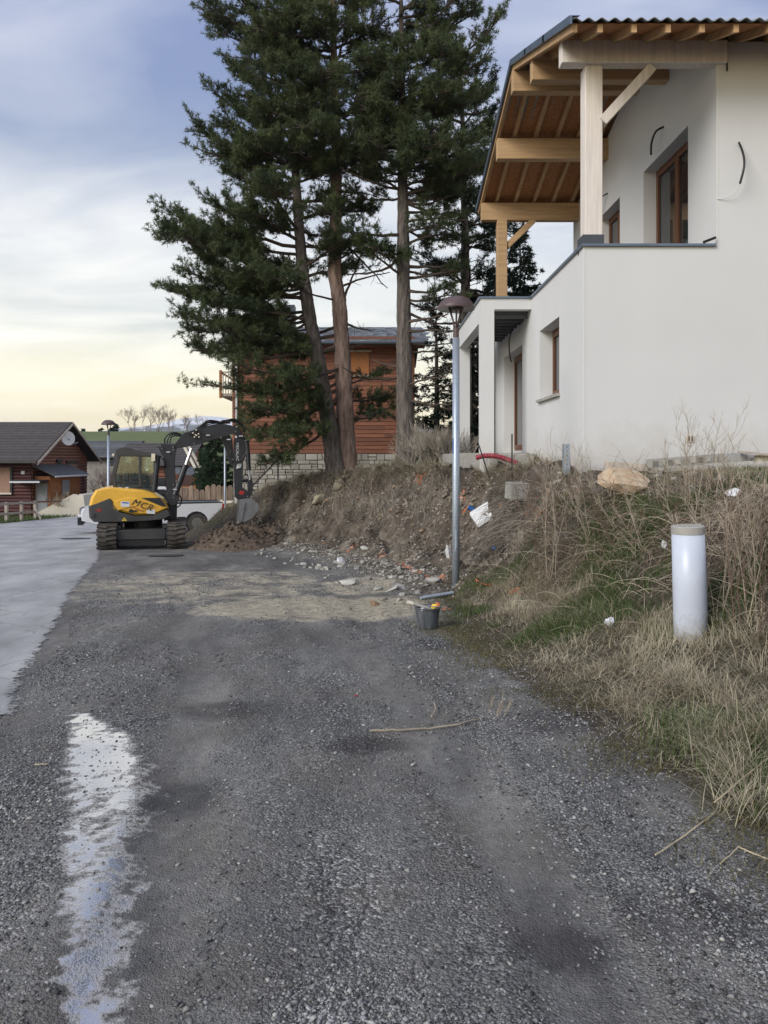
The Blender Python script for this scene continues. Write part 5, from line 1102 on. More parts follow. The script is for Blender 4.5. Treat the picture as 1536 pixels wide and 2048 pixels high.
def pine(name, label, trunk, rad, limbs, bark, seed, group, D, rnd=None, K=19, nl=0.13, nw=0.0175, dens=1.85, needle='needle', bare=()):
    """trunk: [(u,v)] at depth D; limbs: (attach v, tip u, tip v, dy, fullness, r)"""
    random.seed(seed)
    tp_ = [P(u, v, D) for u, v in trunk]; g0 = zt(tp_[0].x, D); tp_[0].z = g0-0.15
    T = thing(name, label, 'tree', (tp_[0].x, D, g0), group=group)
    zs_ = [p.z for p in tp_]
    def tr_at(z):
        x = np.interp(z, zs_, [p.x for p in tp_]); return Vector((float(x), D, z))
    ztop = zs_[-1]; full = []
    for i in range(len(tp_)-1):
        for k in range(14): full.append(tp_[i].lerp(tp_[i+1], k/14))
    full.append(tp_[-1])
    rr = []
    for p in full:
        s = (p.z-zs_[0])/(ztop-zs_[0]); rr.append(rad*(1-0.86*s**1.15)+rad*0.22*max(0, 1-s*14))
    # bark-roughened trunk
    mb = MB(); n = 26; vs = []; m = len(full)
    for i, p in enumerate(full):
        for k in range(n):
            a = 2*PI*k/n; q = rr[i]*(0.96+0.11*abs(math.sin(k*4.1+2.2*math.sin(p.z*2.3+k)))+0.10*KN[(k*7+i*3) % 997]); vs.append((p.x+math.cos(a)*q, p.y+math.sin(a)*q, p.z))
    mb.add(vs, [(i*n+k, i*n+(k+1) % n, (i+1)*n+(k+1) % n, (i+1)*n+k) for i in range(m-1) for k in range(n)])
    mb.build('trunk', bark, T, smooth=True)
    lb = MB(); TP = []; TD = []
    def grow(p0, p1, r0, fullness, sag):
        c = limb_curve(p0, p1, sag); nseg = len(c)-1; Ln = (Vector(p1)-Vector(p0)).length
        lb.tube(c, [r0*(1-0.8*i/nseg)+0.006 for i in range(nseg+1)], 6)
        if fullness <= 0:
            for k in range(5):
                s = random.uniform(0.3, 0.95); j = min(int(s*nseg), nseg-1); q = c[j].lerp(c[j+1], s*nseg-j); e_ = q+(rdir()+Vector((0,0,-0.1)))*random.uniform(0.2, 0.6); lb.tube([q, (q+e_)/2+rdir()*0.03, e_], [0.010, 0.007, 0.004], 4)
            return
        ns = int((4+Ln*5.2)*fullness*dens)
        for k in range(ns):
            s = 1-0.82*random.random()**0.95; s = min(s, 0.995); j = min(int(s*nseg), nseg-1); q = c[j].lerp(c[j+1], s*nseg-j); tg = (c[j+1]-c[j]).normalized()
            h = tg.cross(Vector((0,0,1))); h = h.normalized() if h.length > 1e-4 else Vector((1,0,0))
            sd = random.choice((-1, 1)); a = random.uniform(0.35, 1.25)
            d = (tg*math.cos(a)+h*sd*math.sin(a)+Vector((0,0,1))*random.uniform(-0.18, 0.42)).normalized()
            bl_ = (0.35+0.34*Ln**0.6*(1.15-0.55*s))*random.uniform(0.55, 1.15); e_ = q+d*bl_+Vector((0,0,0.08*bl_)); mid = (q+e_)/2+Vector((0,0,-0.03*bl_))+rdir()*0.04*bl_
            lb.tube([q, mid, e_], [0.014, 0.010, 0.005], 4, cap=False)
            npos = max(2, int(bl_/0.17))
            for i in range(npos):
                f = 0.25+0.75*(i+random.random())/npos; o_ = q.lerp(mid, f*2) if f < 0.5 else mid.lerp(e_, f*2-1)
                for _ in range(3):
                    dd = (d*0.7+rdir()*0.75+Vector((0,0,0.35))).normalized(); pp = o_+dd*random.uniform(0.02, 0.17); TP.append(pp[:]); TD.append(dd[:])
            TP.append(e_[:]); TD.append(d[:])
        TP.append(c[-1][:]); TD.append((c[-1]-c[-2]).normalized()[:])
    for av, tu, tv, dy, fl, r0 in limbs:
        za = EYE+(CV-av-random.uniform(0, 55)*(av < 640))/F*D; p0 = tr_at(za); tip = P(tu, tv, D+dy); tip = Vector((tip.x, D+dy, tip.z))
        grow(p0, tip, r0*0.85, fl, random.uniform(-0.10, 0.02))
    if rnd:
        n_, v0, v1, rfun = rnd
        for k in range(n_):
            av = v0+(v1-v0)*(k+random.random())/n_; za = EYE+(CV-av)/F*D; p0 = tr_at(za); a = random.uniform(0, 2*PI); Lr = rfun((av-v0)/(v1-v0))*random.uniform(0.65, 1.1)
            grow(p0, p0+Vector((math.cos(a)*Lr, math.sin(a)*Lr, Lr*random.uniform(-0.12, 0.42))), 0.045, random.uniform(0.75, 1.1), random.uniform(-0.05, 0.05))
    for av, tu, tv, dy in bare:
        za = EYE+(CV-av)/F*D; p0 = tr_at(za); tip = P(tu, tv, D); grow(p0, Vector((tip.x, D+dy, tip.z)), random.uniform(0.028, 0.05), 0, random.uniform(-0.1, 0.06))
    cr_ = lb.build('branches', 'twig', T, kind='stuff')
    V_, T_ = needles(TP, TD, K, nl, nw, seed, 0.4)
    V_ = V_-np.array(LOC[T]); o = np_mesh('crown', V_, T_, needle, T, kind='stuff'); LOC[o] = LOC[T]
    return T, len(T_)
GRP = 'pines standing on the bank'
t1 = [(674,948),(655,830),(640,740),(620,640),(605,540),(597,440),(592,360),(588,280),(580,180),(574,95),(570,40)]
l1 = [(300,405,262,-0.3,1.1,.05),(330,398,300,-0.9,1.0,.05),(240,440,195,0.5,1.1,.05),(270,450,240,-0.8,1,.04),(180,470,140,0.3,1,.05),(130,520,75,-0.4,1,.04),(100,555,30,0.3,1,.04),(90,600,20,0,1,.04),
      (340,470,320,1.2,1,.05),(380,470,345,-1.2,1,.05),(360,510,350,0.4,1,.05),(320,520,290,-1.6,1,.05),(250,520,200,-1.4,1,.05),(200,640,150,-1,1,.05),(300,680,290,-1.2,.9,.05),(350,700,330,-0.6,.8,.04),
      (490,314,462,-0.5,1.15,.06),(470,345,428,0.6,1.0,.05),(500,360,470,-1.2,1.0,.05),(440,420,405,0.3,1,.05),(430,470,410,-1.1,1,.05),(520,400,490,-0.2,1,.05),(460,520,430,-1.4,.9,.05),(540,400,510,0.9,.9,.05),
      (570,340,582,-0.4,1.15,.06),(560,380,545,-1.0,1.1,.05),(590,400,600,0.7,1,.05),(560,440,560,-0.3,1,.05),(545,470,530,-1.3,1,.04),(600,430,610,-1.3,1,.05),(620,390,640,-0.6,1,.05),(620,470,650,0.8,1,.05),(640,400,665,0.2,.9,.05),
      (410,660,420,-0.8,.7,.04),(450,650,470,0.8,.6,.04)]
r = pine('pine_tree', 'leaning pine with a slanting trunk and boughs reaching over the road', t1, 0.25, l1, 'bark_grey', 101, GRP, 22.4, (22, 60, 620, lambda s: 1.2+1.3*s), bare=((640,540,690,-.6),(655,560,660,.4),(720,610,745,-.3)))
t2 = [(695,945),(690,830),(686,740),(682,660),(678,600),(669,545),(671,450),(673,340),(671,230),(668,120),(665,20),(662,-60),(660,-140)]
l2 = [(110,420,28,-0.5,1.0,.06),(90,445,70,0.7,1.05,.05),(40,480,5,-0.9,1,.05),(10,500,-45,0.4,1,.05),(-20,560,-90,-0.2,1,.05),(70,520,50,-1.6,1,.05),(150,480,110,-1.2,1.1,.06),(170,520,150,-1.9,1,.05),
      (60,775,35,-0.8,1,.05),(20,750,-30,0.3,1,.05),(-30,720,-90,-0.4,1,.05),(120,800,110,-1.2,1.05,.06),(190,800,190,-0.8,1.1,.06),(240,780,235,-1.6,1.1,.06),(280,790,275,0.6,1,.05),(310,740,300,-1.4,1,.05),(300,590,300,-1.6,1.05,.05),(330,620,330,-0.9,1,.05),(220,560,225,-1.8,1.1,.05),(250,600,255,-2.2,1,.05),(160,640,140,-2.1,1,.05),(200,720,190,-2.2,1,.05),
      (690,390,700,-1.0,0.59,.075),(668,430,655,-1.5,0.59,.06),(745,410,770,-0.9,0.62,.07),(735,470,730,-1.9,0.56,.05),(700,480,690,-0.6,0.62,.06),(775,500,845,-0.7,0.62,.06),(800,505,815,-1.5,0.56,.05),(825,520,930,-1.0,0.56,.06),(835,525,872,-0.5,0.62,.06),(830,560,880,-1.7,0.50,.05),(735,560,760,-1.7,0.56,.05),(760,550,800,-1.0,0.50,.05),(790,520,880,-1.3,0.43,.05),(650,400,700,0.6,0.56,.05),
      (835,780,815,0.9,.85,.04),(800,770,800,1.2,.7,.04),(770,770,740,1.5,0.3,.03)]
r2 = pine('pine_tree', 'straight pine with a bare reddish trunk and stubs of broken boughs', t2, 0.265, l2, 'bark_pine', 102, GRP, 22.6, (26, -120, 330, lambda s: 0.7+1.6*s),
     bare=((575,780,545,0),(600,560,575,-1),(610,720,500,.5),(380,735,395,-.3),(390,740,410,.4),(500,600,475,.3),(700,720,690,0),(470,780,560,1.0),(640,750,650,.8),(780,720,772,-.3),(520,740,470,.2),(430,620,420,-.5)))
t3 = [(812,930),(809,800),(808,700),(807,560),(806,430),(805,330),(804,200),(803,90),(802,0),(800,-80)]
l3 = [(150,985,55,0.3,.9,.05),(170,965,120,-0.8,1,.05),(90,950,30,0.7,.9,.05),(60,920,-20,-0.3,1,.05),(20,880,-60,0.3,1,.05),(210,975,190,0.8,1,.05),(230,940,200,-0.9,1.1,.05),(270,985,265,-0.4,1,.05),(290,940,290,-1.2,1.1,.05),(320,960,335,0.3,1,.05),(330,900,340,-1.2,1.1,.05),(360,930,390,-0.4,.9,.05),(130,890,100,-1.4,1.1,.05),(190,900,170,-1.7,1,.05),(250,880,250,-2.0,1.1,.05),(310,850,320,-1.7,1,.05),
      (150,730,120,-1.2,1,.05),(230,735,220,-1.4,1.05,.05),(270,720,260,-1.2,1,.05),(310,730,310,-1.0,1.05,.05),(340,740,350,-0.4,1,.05),(350,700,345,0.6,.8,.04),(380,720,400,0.5,.55,.04),
      (400,920,430,-0.4,.7,.04),(440,930,480,0.6,.7,.04),(500,718,480,-0.7,.8,.045),(505,745,490,-1.2,.7,.04),(520,905,545,0.4,.5,.04),(560,900,590,-0.4,.45,.04),(420,880,450,-1.1,.6,.04)]
r3 = pine('pine_tree', 'straight grey barked pine nearest the lamp with thin dead lower twigs', t3, 0.25, l3, 'bark_grey', 103, GRP, 22.0, (26, -60, 400, lambda s: 0.7+1.6*s),
     bare=[(v, 808+random.Random(v).choice((-1,1))*random.Random(v*3).uniform(60,130), v+random.Random(v*7).uniform(-30,40), random.Random(v*5).uniform(-1,1)) for v in range(380,820,22)])
t4 = [(932,905),(932,760),(931,600),(930,480),(928,360),(925,240),(922,140),(920,70)]
l4 = [(200,985,170,0,.9,.04),(150,960,95,0,.9,.04),(260,990,260,-.5,1,.04),(320,985,330,-.5,1,.04),(400,975,420,0,1,.04),(460,990,500,-.4,.9,.04),(430,880,450,-.5,.9,.04),(350,870,360,-.5,1,.04),(540,1000,580,0,.8,.04),(520,880,540,-.5,.7,.04)]
r4 = pine('pine_tree', 'dark slender pine behind the porch corner of the new house', t4, 0.2, l4, 'bark_grey', 104, GRP, 24.5, (30, 130, 620, lambda s: 1.0+1.1*s), needle='needle_dark', K=13, nw=0.02, dens=1.0,
     bare=[(v, 931+random.Random(v).choice((-1,1))*random.Random(v*3).uniform(50,110), v+random.Random(v*7).uniform(-25,35), random.Random(v*5).uniform(-1,1)) for v in range(560,860,20)])
def spruce(name, label, u, vb, vt, D, width, seed, group, needle='needle_dark', K=10, nw=0.03, nl=0.14, dens=1.0, rad=0.14, start=0.04, gaps=0.0):
    random.seed(seed); b_ = P(u, vb, D); zg = zt(b_.x, D); top = EYE+(CV-vt)/F*D; Hh = top-zg
    T = thing(name, label, 'tree', (b_.x, D, zg), group=group)
    MB().tube([(b_.x, D, zg-0.2), (b_.x+0.03, D, zg+Hh*0.5), (b_.x, D, top)], [rad, rad*0.6, 0.02], 8).build('trunk', 'bark_grey', T)
    lb = MB(); TP = []; TD = []; nl_ = int(Hh*8*dens)
    for k in range(nl_):
        s = start+(1-start)*(k+random.random())/nl_
        if random.random() < gaps: continue
        a = random.uniform(0, 2*PI); Lr = width*((1-s)**0.8)*random.uniform(0.65, 1.12)+0.12; p0 = Vector((b_.x, D, zg+Hh*s)); e_ = p0+Vector((math.cos(a)*Lr, math.sin(a)*Lr, -0.18*Lr+0.12)); m_ = (p0+e_)/2+Vector((0,0,-0.04*Lr))
        lb.tube([p0, m_, e_], [0.03*(1-s)+0.008, 0.015, 0.005], 4, cap=False)
        n = max(3, int(Lr*7))
        for i in range(n):
            f = 0.2+0.8*(i+random.random())/n; o_ = p0.lerp(m_, f*2) if f < 0.5 else m_.lerp(e_, f*2-1)
            for sd in (-1, 1):
                w_ = random.uniform(0.1, 0.38)*(1.15-f)*min(1.2, Lr); h = Vector((-math.sin(a), math.cos(a), 0))*sd; q = o_+h*w_+Vector((0,0,random.uniform(-0.18, 0.03)))
                dd = (h*0.6+Vector((math.cos(a), math.sin(a), 0))*0.6+Vector((0,0,random.uniform(-0.4, 0.1)))).normalized()
                for t_ in (0.45, 1.0): pp = o_.lerp(q, t_); TP.append(pp[:]); TD.append(dd[:])
    lb.build('branches', 'twig', T, kind='stuff')
    V_, T_ = needles(TP, TD, K, nl, nw, seed, 0.7); V_ = V_-np.array(LOC[T]); o = np_mesh('crown', V_, T_, needle, T, kind='stuff'); LOC[o] = LOC[T]
    return T
SG = 'dark conifers behind the new house'
spruce('spruce_tree', 'broad dark conifer rising behind the timber post on the porch roof', 1040, 900, 455, 29, 2.6, 201, SG, dens=2.6, nw=0.04)
spruce('spruce_tree', 'dark conifer filling the gap between the porch columns', 945, 905, 590, 25.5, 1.9, 202, SG, dens=2.4, nw=0.035)
spruce('spruce_tree', 'thin dark conifer between the grey barked pine and the lamp', 872, 900, 620, 27, 1.6, 203, SG, dens=1.6, gaps=0.2)
spruce('spruce_tree', 'dark conifer behind the porch door wall of the new house', 990, 905, 540, 27, 1.9, 204, SG, dens=2.2, nw=0.035)
spruce('spruce_tree', 'bushy green conifer behind the pickup bed and slab fence', 430, 975, 868, 45, 2.0, 205, 'garden conifers', 'needle_far', nw=0.06, nl=0.2, dens=2.6)
spruce('spruce_tree', 'small green conifer beside the timber chalet porch', 408, 975, 895, 46, 1.0, 206, 'garden conifers', 'needle_far', nw=0.04, nl=0.2, dens=1.3)
for k, (u, vt, wd) in enumerate(((230,848,1.7),(202,857,1.0),(170,857,1.3))):
    spruce('spruce_tree', 'tiny conifer standing on the crest of the green hill', u, 866, vt, 205, wd, 220+k, 'tiny conifers on the hill crest', 'needle_dark', nw=0.25, nl=0.5, dens=0.5 if k else 0.7)
# bare broadleaf trees and shrubs: recursive twigs
def twigs(mb, p, d, L_, r, depth, up=0.15, spread=0.55, n=3):
    e_ = p+d*L_; mb.tube([p, (p+e_)/2+rdir()*L_*0.05, e_], [r, r*0.85, r*0.68], 4 if depth > 0 else 3, cap=False)
    if depth == 0: return
    for k in range(n+random.choice((0, 1))):
        s = random.uniform(0.45, 1.0); q = p.lerp(e_, s); nd = (d+rdir()*spread+Vector((0,0,up))).normalized(); twigs(mb, q, nd, L_*random.uniform(0.55, 0.82), r*0.62, depth-1, up, spread, n)
random.seed(300)
for k, (u, D, h, dep) in enumerate(((262,192,3.6,5),(292,190,3.9,5),(318,194,3.4,5),(345,191,3.7,5),(375,193,2.9,4),(402,192,2.4,4))):
    x = (u-CU)/F*D; z = zt(x, D); T = thing('bare_tree', 'leafless tree on the hill crest in front of the snowy mountain', 'tree', (x, D, z), group='leafless trees on the hill')
    mb = MB()
    for j in range(3): twigs(mb, Vector((x+random.uniform(-1,1), D+random.uniform(-1,1), z-0.2)), Vector((random.uniform(-.35,.35), random.uniform(-.3,.3), 1)).normalized(), h*random.uniform(0.55, 0.85), 0.075, dep-1 if j else dep, 0.22, 0.6)
    mb.build('branches', 'twig_bare', T, kind='stuff')
    MB().tube([(x, D, z-0.3), (x, D, z+1.2)], [0.14, 0.09], 8).build('trunk', 'twig_bare', T)
def shrub(loc, label, n, h, r, seed, m_='twig_bare', name='bare_shrub', group=None, depth=3):
    random.seed(seed); mb = MB(); x, y = loc; z = zt(x, y)
    for k in range(n): twigs(mb, Vector((x+random.uniform(-.25,.25), y+random.uniform(-.25,.25), z-0.05)), Vector((random.uniform(-.6,.6), random.uniform(-.6,.6), 1)).normalized(), h*random.uniform(0.35, 0.5), r, depth, 0.12, 0.5)
    return tag(mb.build(name, m_, off=(x, y, z)), label, 'shrub', group)
shrub((-19.4,58.5), 'leafless shrub against the stone house wall', 16, 3.4, 0.035, 310)
shrub((-17.0,57.5), 'leafless bush beside the far lamp pole', 12, 2.8, 0.035, 311)
shrub((-18.55,46.6), 'yellowish bush by the annex of the log chalet', 12, 1.5, 0.03, 312, 'straw')
shrub((-12.0,57.0), 'bare brown bush beside the timber chalet', 12, 3.2, 0.035, 313)
# brush round the pine feet
for k, (u, v, D) in enumerate(((850,905,20.3),(880,900,19.5),(865,915,18.6),(835,915,19.8),(900,905,18.5))):
    x = (u-CU)/F*D; shrub((x, D), 'tangled bare brush at the foot of the pines by the porch', 14, 1.15, 0.013, 330+k, 'brush_grey', 'bare_shrub', 'brush at the foot of the pines', 3)
# ------------------------------------------------------------------ small things on the bank
def convex(pts):
    bm = bmesh.new()
    for p in pts: bm.verts.new(p)
    r_ = bmesh.ops.convex_hull(bm, input=bm.verts); 
    junk = [v for v in bm.verts if not v.link_faces]; bmesh.ops.delete(bm, geom=junk, context='VERTS')
    return bm
def rock_mesh(seed, n=16, sub=0, amp=0.05):
    rg = np.random.default_rng(seed); p = rg.normal(size=(n, 3)); p /= np.linalg.norm(p, axis=1)[:, None]; p *= (0.75+0.3*rg.random((n, 1)))
    bm = convex([tuple(q) for q in p])
    if sub:
        bmesh.ops.subdivide_edges(bm, edges=bm.edges[:], cuts=sub, use_grid_fill=True)
        for v in bm.verts:
            f_ = float(fbm(v.co.x*2.3+9, v.co.y*2.3+v.co.z*2.9, seed, 4))-0.5; v.co += v.co.normalized()*f_*amp*4
    me_ = bpy.data.meshes.new('rock'); bm.to_mesh(me_); bm.free(); return me_
def rock(name, me_, m_, loc, sc, rot, label, cat, group=None):
    q = me_.copy() if not me_.materials else me_
    if not q.materials: q.materials.append(M[m_])
    o = bpy.data.objects.new(name, q); COL.objects.link(o); o.location = loc; o.scale = sc; o.rotation_euler = rot; LOC[o] = Vector(loc); return tag(o, label, cat, group)
random.seed(400)
gb = G(1252, 985); gx, gy = (1252-CU)/F*9.6, 9.6
bmh = rock_mesh(31, 20, 2, 0.035)
rock('boulder', bmh, 'boulder', (gx, gy, zt(gx, gy)+0.14), (0.40, 0.30, 0.21), (0.1, 0.16, 0.3), 'large tan boulder resting on the bank below the white wall', 'boulder')
lg = G(640, 1000); lgm = rock_mesh(9, 18, 2, 0.05)
rock('rock_ledge', lgm, 'ledge_rock', (lg.x, lg.y+0.1, lg.z+0.02), (0.55, 0.4, 0.16), (0.1, -0.42, 0.2), 'long flat mossy rock sticking out of the cut bank top', 'rock')
lg = G(672, 978); rock('bank_stone', rock_mesh(10, 16, 1, 0.04), 'ledge_rock', (lg.x, lg.y, lg.z+0.05), (0.22, 0.2, 0.13), (0.2, -0.2, 0.6), 'rounded mossy stone beside the flat rock on the bank', 'rock')
pool = [rock_mesh(500+i, 14) for i in range(7)]
for q in pool: q.materials.append(M['rock_pale'])
fixed = [(560,1103,.10),(625,1106,.13),(700,1122,.06),(680,1128,.14),(585,1120,.06),(610,1135,.06),(655,1140,.10),(700,1168,.17),(735,1160,.09),(785,1182,.13),(800,1178,.14),(730,1098,.10),(640,1138,.12),(870,1165,.15),(855,1172,.06),(760,1150,.05),(545,1082,.06),(550,1118,.07),(570,1128,.05),(520,1060,.08),(505,1045,.07),(515,1035,.05),(530,1050,.07)]
spots = [(u, v, s) for u, v, s in fixed]
while len(spots) < 120:
    a = random.random(); u0 = 545+a*330; v0 = 1085+a*85; u = u0+random.gauss(0, 22); v = v0+random.gauss(12, 16)
    if 500 < u < 905: spots.append((u, v, abs(random.gauss(0.03, 0.022))+0.02))
for k, (u, v, s) in enumerate(spots):
    g = G(u, v); rock('rubble_stone', pool[k % 7], 'rock_pale', (g.x, g.y, g.z+s*0.15), (s*random.uniform(.8,1.3), s*random.uniform(.7,1.1), s*random.uniform(.4,.65)), (random.uniform(-.3,.3), random.uniform(-.3,.3), random.uniform(0,6)), 'pale angular rubble stone at the foot of the cut dirt bank', 'stone', 'rubble stones at the foot of the bank')
spots = []
while len(spots) < 45:
    u = random.uniform(960, 1536); v = random.gauss(945, 16) if random.random() < .7 else random.uniform(940, 1030)
    if v > 922: spots.append((u, v))
for k, (u, v) in enumerate(spots):
    g = G(u, v); s = random.uniform(0.025, 0.075)
    if g.y < 11.2: rock('terrace_stone', pool[k % 7], 'rock_pale', (g.x, g.y, g.z+s*0.2), (s*random.uniform(.9,1.5), s, s*random.uniform(.4,.7)), (random.uniform(-.3,.3), random.uniform(-.3,.3), random.uniform(0,6)), 'small pale stone on the terrace edge below the white wall', 'stone', 'stones on the terrace edge')
pool2 = [rock_mesh(520+i, 14) for i in range(4)]
for q in pool2: q.materials.append(M['rock_brown'])
for k in range(34):
    u = random.uniform(580, 900); v = random.uniform(975, 1090)
    g = G(u, v); s = random.uniform(0.025, 0.08); rock('bank_stone', pool2[k % 4], 'rock_brown', (g.x, g.y, g.z+s*0.1), (s, s*.9, s*.6), (random.uniform(-.5,.5), random.uniform(-.5,.5), random.uniform(0,6)), 'small brown stone stuck in the cut dirt face', 'stone', 'stones in the cut dirt face')
g = G(745, 1213); rock('brick_fragment', rock_mesh(540, 12), 'rock_brown', (g.x, g.y, g.z+0.03), (0.10, 0.07, 0.05), (0, 0, .4), 'orange brown rock fragment lying on the sandy patch', 'rock')
# cut block of concrete on the bank
g = G(1045, 985); cbk = MB().box(-0.24, 0.24, -0.12, 0.12, -0.12, 0.14).build('concrete_block', 'concrete', bevel=0.012); cbk.location = (g.x, g.y, g.z); cbk.rotation_euler = (0.05, 0.03, 0.2)
tag(cbk, 'pale square concrete block set in the bank above the drooping brush', 'block')
# black mason's bucket and its contents
bg_ = G(855, 1257); BK = thing('mason_bucket', 'scuffed black mason bucket standing by the lamp foot', 'bucket', bg_)
def bb(mb, nm, m_, parent=BK, **k): return mb.build(nm, m_, parent, local=True, **k)
bb(MB().lathe((0,0,0), [(0.0,0.0),(0.105,0.0),(0.112,0.02),(0.138,0.225),(0.150,0.228),(0.150,0.242),(0.132,0.242),(0.106,0.03),(0.0,0.03)], 28, cap=False), 'shell', 'bucket_black', smooth=False)
hb = [(0.150*math.cos(a), -0.15*math.sin(a)*0.25-0.02, 0.232+0.025*math.sin(a)) for a in [PI*i/10 for i in range(11)]]
bb(MB().tube(hb, 0.005, 6), 'handle', 'chrome')
hbt = [(0.135*math.cos(a), 0.135*math.sin(a), 0.16) for a in [2*PI*i/20 for i in range(21)]]
random.seed(77)
def small(nm, mb, m_, label, cat, loc): o = mb.build(nm, m_, smooth=False); o.location = loc; LOC[o] = Vector(loc); return tag(o, label, cat)
bx, by, bz = bg_
small('glove', MB().add([tuple(v.co) for v in rock_mesh(600, 22, 1).vertices], [tuple(p.vertices) for p in rock_mesh(600, 22, 1).polygons]), 'yellow_plastic', 'crumpled yellow glove in the top of the black bucket', 'glove', (bx+0.06, by-0.02, bz+0.25)).scale = (0.055, 0.045, 0.045)
small('marking_tape', MB().add([tuple(v.co) for v in rock_mesh(601, 22, 1).vertices], [tuple(p.vertices) for p in rock_mesh(601, 22, 1).polygons]), 'orange_plastic', 'crumpled orange tape beside the yellow glove in the bucket', 'tape', (bx+0.115, by, bz+0.245)).scale = (0.035, 0.045, 0.05)
hm_ = MB().tube([(-0.22,0,0.30),(-0.02,0.0,0.245),(0.03,0,0.22)], 0.016, 8); ho = small('hammer', hm_, 'pvc_grey', 'grey handled tool laid across the rim of the black bucket', 'tool', (bx, by-0.06, bz)); MB().tube([(-0.23,0,0.302),(-0.16,0,0.284)], 0.022, 8).build('grip', 'wall_cream', ho, local=True)
sp_ = MB().tube([(-0.02,-0.12,0.235),(0.05,0.02,0.2)], 0.018, 8); small('spray_can', sp_, 'rag', 'small pale can lying inside the black bucket rim', 'can', (bx-0.05, by, bz))
# grey conduit lying between bucket and lamp
g0, g1 = G(842, 1204), Vector(((905-CU)/F*10.6, 10.6, zt((905-CU)/F*10.6, 10.6)))
cdp = [(-0.005,-0.1,0.03),(0.0,0,0.06)]
q0 = Vector((g0.x, g0.y+0.1, zt(g0.x, g0.y+0.1)+0.03)); q1 = Vector((g1.x-0.02, g0.y+0.28, zt(g1.x-0.02, g0.y+0.28)+0.03))
pip = MB(); m_pts = [q0+(q1-q0)*(i/30)for i in range(31)]; pip.tube(m_pts, [0.026 if i % 2 else 0.022 for i in range(31)], 10)
tag(pip.build('conduit', 'galv', off=tuple(q0)), 'short grey ribbed conduit lying between the bucket and the lamp foot', 'conduit')
# white tube standing in the grass
D = 6.1; tx_, ty_ = (1382-CU)/F*D, D; tzz = EYE+(CV-1272)/F*D-0.06
WT = thing('white_tube', 'upright white plastic tube with grey cap standing in the dry grass', 'tube', (tx_, ty_, tzz)); WT.rotation_euler = (0.02, -0.035, 0)
th = (1272-1055)/F*D+0.06
MB().lathe((0,0,0), [(0.118,0.0),(0.128,0.03),(0.126,th*0.5),(0.123,th)], 40).build('shaft', 'pvc_white', WT, local=True, smooth=True)
cpw = MB().lathe((0,0,0), [(0.124,th-0.045),(0.127,th-0.043),(0.127,th+0.012),(0.118,th+0.018),(0.0,th+0.016)], 36, cap=False).build('cap', 'pvc_grey', WT, local=True)
for a in (-2.6, -1.9, -0.6): MB().box(0.085*math.cos(a)-0.012, 0.085*math.cos(a)+0.012, 0.085*math.sin(a)-0.012, 0.085*math.sin(a)+0.012, th+0.01, th+0.035).build('cap_lug', 'pvc_grey', cpw, local=True)
# red ribbed conduit, slab pipes, stakes, steel stub
pts_ = [(952,922),(968,918),(985,918),(1002,921),(1018,927),(1038,935)]; D = 14.2; o_ = []
for i in range(len(pts_)-1):
    for k in range(7): f = k/7; o_.append(P(pts_[i][0]+(pts_[i+1][0]-pts_[i][0])*f, pts_[i][1]+(pts_[i+1][1]-pts_[i][1])*f, D-0.02*i)+Vector((0,0,0.06)))
o_ = [Vector((p.x, p.y, max(p.z, zt(p.x, p.y)+0.045))) for p in o_]
tag(MB().tube(o_, [0.05 if i % 2 else 0.043 for i in range(len(o_))], 12).build('red_conduit', 'conduit_red', off=tuple(o_[0])), 'red ribbed conduit lying on the ground before the porch step', 'conduit')
a_ = G(918,924); b2 = P(966,880,a_.y-0.2)
tag(MB().tube([a_, a_.lerp(b2, .4)+Vector((0,0,.06)), b2-Vector((.05,0,.02)), b2+Vector((0.03,0,0))], 0.028, 8).build('black_pipe', 'black_plastic', off=tuple(a_)), 'black pipe sticking up from the ground before the porch columns', 'pipe')
for k, (u0, v0, u1, v1) in enumerate(((956,885,982,958),(1024,868,1024,990))):
    b0_ = G(u1, v1); t0 = P(u0, v0, b0_.y+0.02); b0_.z -= 0.1
    tag(MB().tube([b0_, t0], 0.012, 6).build('iron_stake', 'exc_black', off=tuple(b0_)), ['thin iron stake leaning before the porch columns', 'thin upright iron stake in front of the glazed door'][k], 'stake')
D = 11.25; g0 = P(1129, 940, D); zg = zt(g0.x, D); tpz = EYE+(CV-888)/F*D
pz_ = MB(); pz_.box(-0.045,0.045,-0.04,0.0,-0.2,tpz-zg); pz_.box(-0.045,-0.03,0,0.06,-0.2,tpz-zg); pz_.box(0.03,0.045,0,0.06,-0.2,tpz-zg)
po_ = pz_.build('steel_stub', 'galv'); po_.location = (g0.x, D-0.1, zg); LOC[po_] = Vector(po_.location); tag(po_, 'short galvanised steel channel standing against the white house corner', 'post')
for k in range(5): z_ = (tpz-zg)*(0.15+0.18*k); MB().disc((0, -0.042, z_), (0,1,0), 0.008, 0.006, 8).build('bolt_hole', 'exc_black', po_, local=True)
